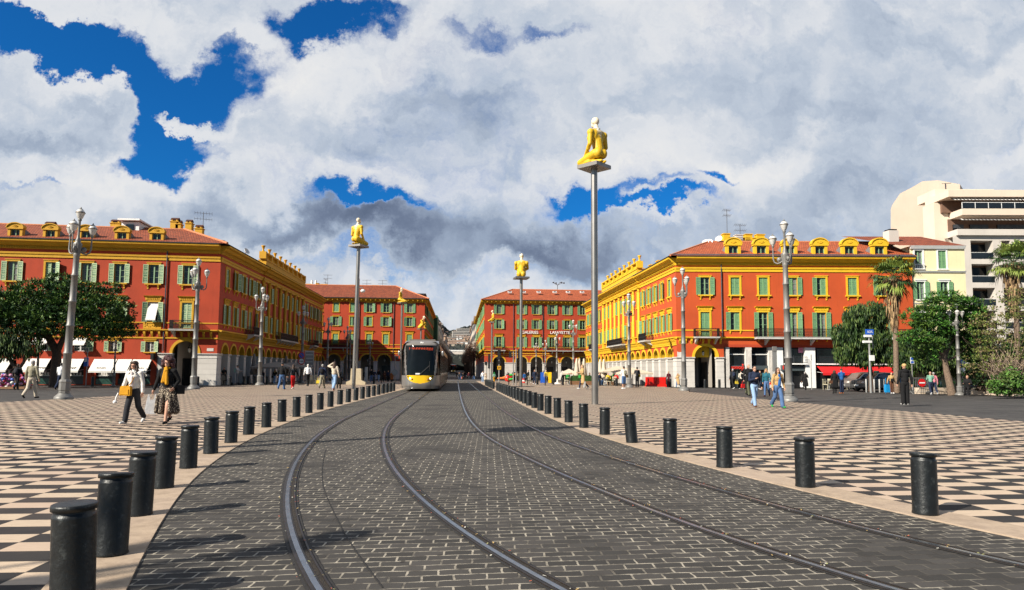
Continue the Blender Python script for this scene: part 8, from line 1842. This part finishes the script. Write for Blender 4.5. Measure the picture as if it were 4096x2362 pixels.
for i, (px, d, s_) in enumerate(((3640, 60, 1.0), (3740, 58, 1.1), (3830, 59, 1.0), (3920, 56, 1.1))):
    b = Vector((AY(px, 1550, d).x, d, 0)); lob = [((dx * s_, 0, z), (1.2 * s_, 1.1, 1.3)) for dx, z in ((-.8, 3.0), (.8, 3.1), (0, 4.0), (0, 2.4))]
    t = thing('weeping_tree', b, ('slim drooping tree between the palm and the leaning pine', 'drooping tree directly behind the leaning pine trunk', 'drooping tree behind the parking sign', 'dark drooping tree right of the white globe lamp')[i], 'tree'); foliage('crown', t, lob, 11000, (.30, .04), WEEP, 'hang', 20 + i, .3); limbs('trunk', t, [([(0, 0, 0), (.1, 0, 1.6), (0, 0, 3.6)], .16, .06)], M_BARK)
# palm
def palm(b, ztop, s_, n, lab, seed, th=.17, skirt=True):
    t = thing('palm_tree', b, lab, 'tree'); rg = random.Random(seed); q = MB(); nn = 14
    q.tube([(math.sin(i * .15) * .12, 0, ztop * i / nn) for i in range(nn + 1)], [th * (1.5 - .5 * min(1, i / 3)) * (1 + .06 * (i % 2)) for i in range(nn + 1)], M_BARKP, 12); q.obj('trunk', t)
    q = MB(); top = Vector((math.sin(2.1) * .12, 0, ztop)); cols = [leafm('palm_a', (.06, .10, .015)), leafm('palm_b', (.17, .22, .04)), leafm('palm_c', (.025, .055, .012))]
    for i in range(n):
        az = i * 2.399; el = R(75 - 125 * (i / n)) + rg.uniform(-.1, .1); L = rg.uniform(.55, .75) * s_; d = Vector((math.cos(az) * math.cos(el), math.sin(az) * math.cos(el), math.sin(el))); p1 = top + d * L; q.tube([top, top + d * L * .6, p1], .018, cols[2], 4); m = cols[i % 3]
        side = d.cross(Vector((0, 0, 1))).normalized(); up = side.cross(d)
        for j in range(22):     # fan blade with drooping tips
            a = R(-105 + 210 * j / 21); fd = (d * math.cos(a) + side * math.sin(a)).normalized(); l = s_ * (.78 - .2 * abs(a) / 2) * rg.uniform(.6, 1.15); m1 = p1 + fd * l * .6 + up * .03; m2 = m1 + (fd * .45 + Vector((0, 0, -.65))) * l * .48; w_ = fd.cross(up).normalized() * .03 * s_
            q.add([p1, m1 - w_, m2, m1 + w_], [(0, 1, 2, 3)], m)
    q.obj('fronds', t)
    if skirt:
        q = MB(); sm_ = [mat('dead_frond', (.30, .20, .10), .9, var=.4, scale=5), mat('dead_frond_dark', (.13, .08, .04), .9, var=.4, scale=5)]
        for i in range(520): az = rg.uniform(0, 6.28); z = ztop - .1 - rg.random() ** 1.4 * 2.3 * s_; rr = (.55 - .16 * (ztop - z) / s_) * s_ * rg.uniform(.35, 1.1); a = Vector((rr * math.cos(az), rr * math.sin(az), z)); e = Vector((math.cos(az) * .05, math.sin(az) * .05, -rg.uniform(.35, .8))); w_ = Vector((-math.sin(az), math.cos(az), 0)) * .04; q.add([a - w_, a + e * .5 - w_ * 1.4, a + e, a + w_], [(0, 1, 2, 3)], sm_[i % 2])
        q.obj('dead_fronds', t)
b = G(3586, 1573); palm(Vector((b.x, b.y, 0)), AY(3590, 1110, b.y).z, 1.5, 30, 'tall palm with a shaggy brown skirt at the right end of the orange building', 4)
b = Vector((AY(4075, 1560, 46).x, 46, 0)); palm(b, AY(4080, 1050, 46).z, 1.5, 30, 'palm crown cut by the right edge of the photo', 6)
# leaning pine at the right
b = G(3808, 1580); Y = b.y; t = thing('leaning_pine', b, 'pine with a bare leaning trunk and bright green tufts at the right', 'tree')
foliage('crown', t, rel(b, [(3700, 1270, Y, (1.1, 1.1, .8)), (3780, 1215, Y, (1.3, 1.2, .8)), (3860, 1240, Y, (1.1, 1.2, .9)), (3750, 1310, Y + .3, (1.6, 1.3, .9)), (3850, 1310, Y + .5, (1.3, 1.3, 1.0)), (3650, 1350, Y, (.85, 1.0, .45)), (3720, 1380, Y, (1.0, 1.1, .55)), (3890, 1270, Y, (.8, 1.0, .9)), (3910, 1300, Y, (.6, .8, .6)), (3870, 1370, Y + .6, (1.0, 1.0, .7)), (3640, 1270, Y, (.45, .6, .4)), (3900, 1420, Y + .6, (.8, .8, .6)), (3700, 1430, Y + .5, (.7, .7, .4))]), 30000, (.24, .035), PINE[1:] + [PINE[0], leafm('pine_bright', (.07, .19, .025))], 'needle', 12, .3)
limbs('trunk', t, [([V3(x, y, Y) - b for x, y in ((3808, 1580), (3800, 1540), (3785, 1480), (3777, 1420), (3772, 1350), (3775, 1250))], .27, .08)] + [([V3(3780, 1445, Y) - b, V3(x1, y1, Y + .4) - b, V3(x2, y2, Y + .4) - b], .09, .03) for x1, y1, x2, y2 in ((3740, 1420, 3680, 1400), (3820, 1430, 3880, 1380), (3800, 1380, 3850, 1300), (3740, 1380, 3700, 1300))], M_BARKP)
# scrub and bare bushes behind the low wall at the right edge
def bush(px, d, L, n, size, mats, lab, seed, mode='leaf', twigs=0):
    b = Vector((AY(px, 1560, d).x, d, 0)); t = thing('bush', b, lab, 'bush'); foliage('leaves', t, L, n, size, mats, mode, seed, .2)
    if twigs:
        q = MB(); rg = random.Random(seed); tm = mat('bare_twigs', (.36, .27, .20), .9, var=.3, scale=6) if twigs > 1 else M_BARK
        for i in range(150 if twigs > 1 else 60):
            c, r_ = L[i % len(L)]; p = Vector((0, 0, .3)) + Vector((rg.uniform(-.5, .5), rg.uniform(-.5, .5), 0)); e = Vector(c) + Vector((rg.gauss(0, .6) * r_[0], rg.gauss(0, .6) * r_[1], rg.gauss(0, .6) * r_[2])); m = (p + e) / 2 + Vector((rg.gauss(0, .4), rg.gauss(0, .4), rg.gauss(0, .3))); q.tube([p if i < 14 else m + (e - m) * .2, m, e], [.06 if i < 14 else .02, .02, .008], tm, 4, False)
        q.obj('twigs', t)
bush(4020, 42, [((0, 0, 3.2), (1.8, 1.5, 1.5)), ((-1.0, 0, 4.6), (1.2, 1.0, 1.2)), ((.8, 0, 5.8), (1.3, 1.2, 1.4)), ((-1.6, 0, 2.2), (1.2, 1, 1.0))], 6500, (.10, .05), DRY, 'tall half-bare tree with yellowish leaves at the right edge', 31, twigs=1)
bush(4050, 39.5, [((0, 0, 2.3), (1.2, 1.0, .9)), ((-.9, 0, 1.9), (.8, .8, .7))], 500, (.08, .04), DRY, 'bare pale twiggy bush at the right edge', 32, twigs=2)
bush(4060, 38.5, [((0, 0, .95), (1.2, .8, .8)), ((-1.0, 0, .7), (.6, .6, .5))], 9000, (.12, .06), [WEEP[1], WEEP[2], leafm('fresh', (.10, .22, .04))], 'bright green leafy shrub behind the low wall at the right edge', 33)
bush(3930, 44, [((0, 0, 1.6), (1.6, 1, 1.2)), ((1.6, 0, 1.8), (1.5, 1, 1.4))], 7000, (.14, .06), [WEEP[0], PINE[0], WEEP[1]], 'dark shaded shrubbery behind the railing at the right', 34, twigs=1)
# low stone wall and railing
a, c = G(3676, 1578), G(4130, 1584)
M_WALL = mat('pale_wall_stone', (.52, .42, .32), .8, var=.12, scale=1.5, bump=.3)
a = G(3680, 1577); m_ = G(3870, 1578); c = G(4200, 1592)
for i, (p, q_, lab) in enumerate(((a, G(3832, 1577), 'low stone kerb wall in front of the hire bicycles'), (G(3885, 1578), c, 'long low cream wall running out at the right edge'))):
    F = Fac((p.x, p.y, 0), (q_ - p), None); q = MB(F.M); L_ = (q_ - p).length; n = max(1, int(L_ / 1.4))
    for j in range(n): q.box(L_ * j / n + .004, L_ * (j + 1) / n - .004, 0, .5, 0, .43, M_WALL)
    q.box(.01, L_ - .01, .02, .48, .01, .42, M_WALL); q.obj('low_wall', label=lab, cat='wall')
F = Fac((AY(3880, 1560, 46).x, 46, 0), (1, -.1, 0), None); q = MB(F.M)
for zz in (.5, 1.5): q.box(0, 6, -.02, .02, zz, zz + .05, M_IRON)
for i in range(60): q.box(i * .1, i * .1 + .03, -.015, .015, .3, 1.6, M_IRON)
q.obj('iron_fence', label='black iron railing behind the low wall at the right', cat='fence')
b = Vector((AY(3876, 1560, 50).x, 50, 0)); t = thing('globe_lamp', b, 'round white globe lamp above the seated person', 'lamp'); z = AY(3876, 1464, 50).z; pole(t, z, .04, M_IRON); q = MB(); q.ball((0, 0, z), .24, M_LGLS, 14, 10); q.obj('globe', t)
# red planting stand and market goods at the far left
q = MB(); rg = random.Random(2); b = G(20, 1556)
for i in range(70): p = Vector((rg.uniform(-1.4, 1.5), rg.uniform(-.4, .4), rg.uniform(.1, 1.0))); q.ball(p, (.12, .12, .10), mat('goods_%d' % (i % 6), ((.35, .03, .18), (.45, .25, .35), (.08, .15, .5), (.6, .6, .55), (.3, .02, .03), (.25, .1, .3))[i % 6], .6), 7, 5)
q.box(-1.5, 1.5, -.4, .4, 0, .15, M_WOOD); o = q.obj('market_stall', label='colourful heap of wrapped goods on a low stand at the left edge', cat='stall'); o.location = b
# ------------------------------------------------------------------ buildings beyond the orange one
M_CRM = mat('cream_render', (.76, .655, .40), .85, var=.08, scale=.6, streak=.2, bump=.1); M_PEACH = mat('peach_concrete', (.70, .57, .455), .85, var=.05, scale=.4, streak=.15); M_PCONC = mat('pale_concrete', (.56, .515, .465), .85, var=.08, scale=.5, streak=.2)
t = thing('cream_house', (0, 0, 0), 'narrow cream house with a red tiled roof squeezed beside the orange building', 'building')
o0 = FR.M @ Vector((RW + .05, .25, 0)); FCm = Fac(o0, dR, t); zcm = lambda py: FCm.fp(3750, py)[1]; sm2 = lambda px, py=1100: FCm.fp(px, py)[0]
Wc = sm2(3862); g = zcm(985); q = FCm.mb(); hs = []; ws = [sm2(3677), sm2(3771)]; w2s = [sm2(3680), sm2(3775)]
for s in ws: hs.append((s - .38, s + .38, zcm(1076), zcm(1003)))
for s in w2s: hs += [(s - .38, s + .38, zcm(1199), zcm(1128)), (s - .38, s + .38, zcm(1325), zcm(1252))]
wall(q, -.05, Wc, zcm(1378), g, hs, M_CRM, mr=M_WHITE); q.box(0, Wc, .4, 10, 0, g, M_CRM); q.box(0, Wc, -.02, .4, zcm(1400), zcm(1378), M_WHITE); o = q.obj('wall'); o.parent = t
for i, s in enumerate(ws): window(FCm, s, zcm(1076), .76, zcm(1003) - zcm(1076), 'top', 'closed' if i else 'none', M_WHITE, frame=M_FRAME)
for s in w2s:
    for za_, zb2 in ((1199, 1128), (1325, 1252)): window(FCm, s, zcm(za_), .76, zcm(zb2) - zcm(za_), 'top', 'open', M_WHITE, frame=M_FRAME)
for z, h_, out in ((g - .15, .3, .3), (zcm(1088), .16, .2), (zcm(1214), .1, .1)): band(FCm, 'cornice', -.05, Wc, [(0, z - h_ / 2), (-out * .5, z - h_ / 2), (-out, z + h_ / 2), (0, z + h_ / 2)], M_WHITE)
q = FCm.mb(); s = ws[0]
for i in range(5): q.tube([(s - .4 + i * .2, -.15, zcm(1078)), (s - .4 + i * .2, -.15, zcm(1060))], .05, M_WHITE, 6)
q.box(s - .5, s + .5, -.25, 0, zcm(1080), zcm(1077), M_WHITE); q.box(s - .5, s + .5, -.2, -.1, zcm(1061), zcm(1058), M_WHITE); o = q.obj('balcony'); o.parent = t
rz_ = AY(3660, 941, 66).z; r0, r1, r2, r3 = FCm.M @ Vector((-1.2, -.3, g)), FCm.M @ Vector((Wc, -.3, g)), FCm.M @ Vector((Wc - 1.2, 5, rz_ - .1)), FCm.M @ Vector((-4.2, 5, rz_ - .1))
rf2 = roof_obj('roof', [([r0, r1, r2, r3], dR, (0, 1, .5))], M_TILER, t); p = AY(3563, 940, 64); q = MB(); q.box(p.x - .5, p.x + .5, 63.5, 64.5, p.z - 1, p.z + .35, M_PCONC); q.box(p.x - .4, p.x + .4, 63.6, 64.4, p.z + .4, p.z + .5, M_IRON); o = q.obj('chimney'); o.parent = rf2
awning(FCm, .5, Wc, zcm(1492), zcm(1468), 1.0, None, m=mat('black_awning', (.02, .02, .022), .8))
# tall apartment block
t = thing('apartment_block', (0, 0, 0), 'tall pale concrete apartment block with dark balconies at the right edge', 'building')
dB = 86.0; FB = Fac(FR.M @ Vector((0, 0, 0)), dR, t); oB = AY(3836, 1500, 79); FB = Fac((oB.x, 79, 0), dR, t); zb = lambda py: FB.fp(3950, py)[1]; sb = lambda px, py=1100: FB.fp(px, py)[0]
cols = [(sb(3888), sb(3978)), (sb(4012), sb(4048)), (sb(4066), sb(4150)), (sb(4170), sb(4240))]
rows = [(1037, 963), (1131, 1057), (1223, 1152), (1315, 1243), (1405, 1337), (1495, 1428)]
hs = [(a_, c_, zb(r0_), zb(r1_)) for a_, c_ in cols for r0_, r1_ in rows]
q = FB.mb(); We = sb(4260); wall(q, 0, We, 0, zb(944), hs, M_PCONC, dep=1.5, mr=M_PCONC); q.box(0, We, 1.6, 6, 0, zb(944), M_PCONC); o = q.obj('wall'); o.parent = t
for a_, c_, z0, z1 in hs:
    q = FB.mb(); q.quad((a_, 1.45, z0), (c_, 1.45, z0), (c_, 1.45, z1), (a_, 1.45, z1), mat('balcony_brown', (.16, .09, .06), .8)); w_ = c_ - a_; q.box(a_ + w_ * .35, c_ - .1, 1.35, 1.44, z0, z1 - .25, M_TGL); q.box(a_, c_, -.02, .06, z0 + .02, z0 + .75, M_GLASS); q.tube([(a_, 0, z0 + .8), (c_, 0, z0 + .8)], .04, M_WFRAME, 5); o = q.obj('balcony'); o.parent = t
s0 = sb(3780, 900)
for ya, yb_, yt_, yr in ((.0, 944, 901, 906), ):
    pass
def slab(name, a_, c_, z0, z1, y0, y1, m): q = FB.mb(); q.box(a_, c_, y0, y1, z0, z1, m); o = q.obj(name); o.parent = t; return o
slab('parapet', sb(3830), We, zb(944), zb(920), -.4, 3, M_PCONC)
slab('recessed_wall', sb(3832), We, zb(920), zb(868), 1.5, 4, mat('balcony_brown', (.16, .09, .06), .8)); 
for a_, c_ in ((3850, 3892), (3918, 3993), (4030, 4150)): q = FB.mb(); q.box(sb(a_), sb(c_), 1.35, 1.49, zb(918), zb(890), M_TGL); q.box(sb(a_), sb(c_), 1.3, 1.34, zb(905), zb(890), M_LEAD); o = q.obj('window'); o.parent = t
slab('balcony_slab', sb(3840), We, zb(868), zb(843), -1.0, 1.5, M_PEACH)
q = FB.mb(); z0, z1 = zb(843), zb(819); q.box(sb(3842), We, -1.0, -.96, z0, z1 - .06, M_GLASS); q.tube([(sb(3842), -.98, z1), (We, -.98, z1)], .04, M_WHITE, 5)
for i in range(9): s = sb(3840) + i * 1.6; q.box(s - .03, s + .03, -1.03, -.97, z0, z1, M_WHITE)
o = q.obj('railing'); o.parent = t
slab('recessed_wall', sb(3805), We, zb(843), zb(795), 1.2, 4, mat('balcony_brown', (.16, .09, .06), .8)); q = FB.mb()
for i in range(60): s = sb(3808) + i * .22; q.quad((s, -.9, zb(808)), (s + .22, -.9, zb(808)), (s + .22, -.3, zb(796)), (s, -.3, zb(796)), M_AWN if i % 2 else M_LEAD)
for i in range(70): s = sb(3838) + i * .22; q.quad((s, -.7, zb(886)), (s + .22, -.7, zb(886)), (s + .22, -.3, zb(878)), (s, -.3, zb(878)), M_AWN if i % 2 else M_LEAD)
o = q.obj('striped_awning'); o.parent = t
slab('roof_slab', sb(3790), We, zb(795), zb(768), -.9, 4, M_PEACH); slab('penthouse', sb(3815), sb(4062), zb(768), zb(732), 3, 7, M_PEACH)
q = FB.mb(); q.box(sb(3900), sb(3904), 5, 5.1, zb(735), zb(690), M_ANT); q.tube([(sb(3885), 5, zb(692)), (sb(3925), 5, zb(690))], .03, M_ANT, 4); o = q.obj('antenna'); o.parent = t
# blank gable wing with the stepped profile
FG = Fac((AY(3563, 1500, 90).x, 90, 0), dR, t); pr = [FG.fp(x, y) for x, y in ((3563, 1300), (3563, 838), (3568, 822), (3600, 775), (3645, 752), (3690, 726), (3752, 722), (3840, 738), (3840, 1300))]
q = MB(FG.M @ Matrix(((1, .8, 0, 0), (0, 1, 0, 0), (0, 0, 1, 0), (0, 0, 0, 1)))); q.prism([(x, z) for x, z in pr], 0, 12, M_PEACH, 'y'); o = q.obj('gable_wing'); o.parent = t
q = FB.mb(); q.box(sb(3770, 900), sb(3838), 1.6, 4, 0, zb(800), M_PEACH); o = q.obj('stair_core'); o.parent = t
# white shopfronts and terraces below, seen through the trees
for i, (x0, x1, lab, m_) in enumerate(((3862, 3990, 'low white shop building glimpsed behind the right trees', M_WHITE), (3992, 4200, 'pale low building behind the bushes at the right edge', M_PCONC))):
    d = 70; p0, p1 = AY(x0, 1500, d), AY(x1, 1500, d); t = thing('low_building', (p0.x, d, 0), lab, 'building'); q = MB(); W_ = p1.x - p0.x; q.box(0, W_, 0, 5, 0, 4.6, m_); q.box(-.1, W_ + .1, -.6, 0, 3.2, 3.4, m_); q.obj('wall', t)
    for j in range(3): q = MB(); q.box(W_ * (j + .15) / 3, W_ * (j + .85) / 3, -.03, .05, .2, 2.7, M_TGL); q.obj('window', t)
# trees closing the view between the low buildings and behind
for i, (px, d) in enumerate(((3660, 75), (4130, 60), (4260, 55))):
    b = Vector((AY(px, 1550, d).x, d, 0)); t = thing('broadleaf_tree', b, ('dark tree hidden behind the palm trunk', 'dark tree outside the right edge', 'dense tree beyond the right edge')[i], 'tree'); foliage('crown', t, [((0, 0, 3.6), (2.4, 2.2, 2.0)), ((1.2, 0, 5), (1.6, 1.6, 1.4))], 5000, (.3, .12), WEEP, 'leaf', 50 + i, .4); limbs('trunk', t, [([(0, 0, 0), (0, 0, 3.5)], .2, .1)], M_BARK)
# ------------------------------------------------------------------ the avenue beyond: house rows, bare plane trees, rail bridge, hill town
rg = random.Random(5); fcol = [mat('far_wall_%d' % i, c, .9, var=.1, scale=.2) for i, c in enumerate(((.50, .42, .32), (.42, .36, .30), (.55, .50, .44), (.48, .33, .22), (.36, .30, .26)))]
M_FR = mat('far_roof', (.24, .16, .115), .9, var=.2, scale=.3); M_FW = mat('far_window', (.06, .065, .07), .5, var=.2)
def house(name, x0, x1, y0, y1, h, m, lab, cat='building', wins=None, group=None, z=0, rise=1.5, roof=M_FR, floors=4, face='y'):
    t = thing(name, ((x0 + x1) / 2, y0, z), lab, cat, group); w_, dp = (x1 - x0) / 2, y1 - y0; q = MB(); q.box(-w_, w_, 0, dp, -3, h, m); q.obj('wall', t)
    q = MB(); q.prism([(-.4, h), (dp + .4, h), (dp / 2, h + rise)], -w_ - .3, w_ + .3, roof) if rise else q.box(-w_ - .1, w_ + .1, -.1, dp + .1, h, h + .4, m); q.obj('roof', t)
    q = MB(); fh = h / floors
    for f in range(floors):
        if face == 'y':
            n = max(2, int(2 * w_ / 3))
            for i in range(n): c = -w_ + 2 * w_ * (i + .5) / n; q.box(c - w_ / n * .45, c + w_ / n * .45, -.08, .05, f * fh + fh * .3, f * fh + fh * .75, M_FW)
        else:
            s = 1 if x0 < 0 else -1; q.box(s * w_ - .05, s * w_ + .05, .8, dp - .8, f * fh + fh * .3, f * fh + fh * .8, M_FW)
    q.obj('window_grid', t)
for i in range(9):
    y = 184 + i * 34; z = street_z(y)
    for s, x in ((-1, -6.3), (1, 4.6)): house('town_house', min(x, x + s * 14), max(x, x + s * 14), y, y + 32, rg.uniform(13, 17), fcol[(i + s) % 5], f'{ORD(i)} town house on the {"left" if s < 0 else "right"} side of the avenue beyond the red buildings', group='town houses lining the avenue', z=z, floors=5, face='x')
M_BARE = [mat('bare_crown', (.17, .11, .08), .95, var=.3, scale=2), mat('bare_crown_dark', (.08, .055, .042), .95, var=.3, scale=2)]
for i in range(12):
    for s, x in ((-1, -4.9), (1, 3.3)):
        y = 150 + i * 22; b = Vector((x, y, street_z(y))); t = thing('plane_tree', b, f'{ORD(i)} bare brown plane tree on the {"left" if s < 0 else "right"} side of the avenue', 'tree', 'bare plane trees along the avenue')
        foliage('crown', t, [((0, 0, 6.2), (1.9, 2.6, 2.2)), ((0, 1.5, 5.2), (1.6, 2.2, 1.6))], 2600, (.5, .03), M_BARE, 'leaf', 60 + i, .2); limbs('trunk', t, [([(0, 0, 0), (0, 0, 3), (0, 0, 6)], .22, .1)], M_BARK)
t = thing('rail_bridge', (0, 470, street_z(470)), 'long flat railway bridge crossing the avenue in the distance', 'bridge'); z0 = AY(1850, 1419, 470).z - street_z(470); z1 = AY(1850, 1407, 470).z - street_z(470)
q = MB(); q.box(-25, 25, -4, 4, z0, z1, M_PCONC); q.obj('deck', t); q = MB(); q.box(-25, 25, -4.2, -4, z1, z1 + .9, M_WHITE); q.obj('parapet', t)
for s in (-1, 1): q = MB(); q.box(s * 9.5 - 1, s * 9.5 + 1, -3.6, 3.6, -1, z0, M_PCONC); q.obj('pier', t)
for i, py in enumerate((1394, 1403, 1410, 1417, 1424)):   # lamps slung across the avenue
    d = 150 + i * 22; p = AY(1893, py, d); q = MB(); q.lathe([(.1, .2), (.55, .05), (.6, 0), (.1, -.1)], M_LGLS, 12); q.tube([(0, 0, .2), (4.6 - p.x, 0, .2)], .04, M_ANT, 4); o = q.obj('wall_lamp', label=f'pale lamp on a bracket high over the avenue, {ORD(i)} from the front', cat='lamp', group='bracket lamps over the avenue'); o.location = p
# hill terrain
def hz(x, y):
    t_ = max(0, min(1, (y - 560) / 1600)); a = math.atan2(x, y)
    crest = {0: 0}; px = 1835 + FPX * math.tan(a); cr = 1314 + 14 * math.sin(px * .021 + 1.2) + 8 * math.sin(px * .05) - 26 * math.exp(-((px - 1745) / 32) ** 2) - (px - 1850) * .05 * (px > 1850)
    h = (1488 - cr) / FPX * 2150 * t_ ** .9 * (1 if abs(px - 1835) < 700 else max(.5, 1 - (abs(px - 1835) - 700) / 1600)); return h + 5 * math.sin(x * .03) * math.sin(y * .021) * t_
M_HILL = mat('hill_scrub', (.020, .025, .021), .95, var=.45, scale=.02, dirt=.4, dcol=(.055, .05, .035))
q = MB(); nx, ny = 90, 50; P = []
for j in range(ny):
    for i in range(nx): x, y = -900 + 1800 * i / (nx - 1), 560 + 2100 * j / (ny - 1); P.append((x, y, hz(x, y) - .5))
q.add(P, [(j * nx + i, j * nx + i + 1, (j + 1) * nx + i + 1, (j + 1) * nx + i) for j in range(ny - 1) for i in range(nx - 1)], M_HILL, True); q.obj('hill', kind='structure')
hm = {}
def hhouse(x, y, w_, dp, h, m, lab, floors, rise, grp):
    key = (round(w_), floors, m.name, rise > 0)
    if key not in hm:
        q = MB(); q.box(-w_ / 2, w_ / 2, 0, dp, -8, h, m)
        if rise: q.prism([(-.5, h), (dp + .5, h), (dp / 2, h + rise)], -w_ / 2 - .5, w_ / 2 + .5, M_FR)
        for f in range(floors):
            n = max(2, int(w_ / 5)); fh = h / floors
            if floors > 4: q.box(-w_ / 2 + 1, w_ / 2 - 1, -.3, 0, f * fh + fh * .25, f * fh + fh * .8, M_FW)
            else:
                for i in range(n): c = -w_ / 2 + w_ * (i + .5) / n; q.box(c - 1, c + 1, -.2, 0, f * fh + fh * .3, f * fh + fh * .75, M_FW)
        hm[key] = q.mesh('house')
    o = mk('hill_house', hm[key], label=lab, cat='house', group=grp); o.location = (x, y, hz(x, y))
def at_px(px, d): return AY(px, 1400, d).x
for px, d, w_, h, f, lab in ((1871, 1230, 42, 15, 6, 'long grey apartment slab on the hillside, upper of two'), (1863, 1080, 44, 15, 6, 'long grey apartment slab on the hillside, lower of two'), (1803, 1050, 22, 12, 5, 'bluish glass-fronted block low on the hillside')): hhouse(at_px(px, d), d, w_, 14, h, M_PCONC, lab, f, 0, None)
for i in range(75):
    px = rg.uniform(1725, 1925); d = rg.choice([rg.uniform(830, 1000), rg.uniform(830, 1300), rg.uniform(1250, 1950)]); w_ = rg.choice((9, 13, 18)); m = rg.choice(fcol[:4] + [M_WHITE]); hhouse(at_px(px, d), d, w_, 9, 6 if w_ < 18 else 9, m, 'small pale house on the wooded hillside beyond the avenue', 2 if w_ < 18 else 3, 1.3, 'houses scattered over the far hillside')
for k_, (n, y0, y1) in enumerate(((9000, 700, 2100),)):   # wood on the hill
    g_ = np.random.default_rng(4); X = g_.uniform(-230, 230, n); Yh = np.where(g_.random(n) < .18, g_.uniform(500, 640, n), g_.uniform(y0, y1, n)); L = []
    q = MB(); TM = [mat('wood_%d' % i, c, .9, var=.3, scale=.05) for i, c in enumerate(((.010, .014, .014), (.016, .022, .018), (.024, .029, .022)))]
    for i in range(n):
        x, y = X[i] * Yh[i] / 1500, Yh[i]; z = hz(x, y); r_ = g_.uniform(3, 6.5) if y > 640 else g_.uniform(6, 9); c = Vector((x, y, z + r_ * .7)); v = [c + Vector((r_ * math.cos(a + i), r_ * math.sin(a + i), g_.uniform(-.3, .2) * r_)) for a in (0, 1.57, 3.14, 4.71)]; q.add([c + Vector((g_.uniform(-1, 1), 0, r_ * .8))] + v + [c - Vector((0, 0, r_))], [(0, 1, 2), (0, 2, 3), (0, 3, 4), (0, 4, 1), (5, 2, 1), (5, 3, 2), (5, 4, 3), (5, 1, 4)], TM[i % 3])
    q.obj('hill_wood', kind='stuff', label='dark woodland covering the far hill', cat='wood')
# other town blocks that close the gaps at both sides
for i, (x0, x1, y0, h, lab) in enumerate(((-75, -58, 70, 12, 'house left of the view beside the red building'), (48, 66, 92, 12, 'house beyond the right edge of the view'), (66, 90, 80, 14, 'second house beyond the right edge of the view'))): house('town_house', x0, x1, y0, y0 + 20, h, fcol[i], lab)
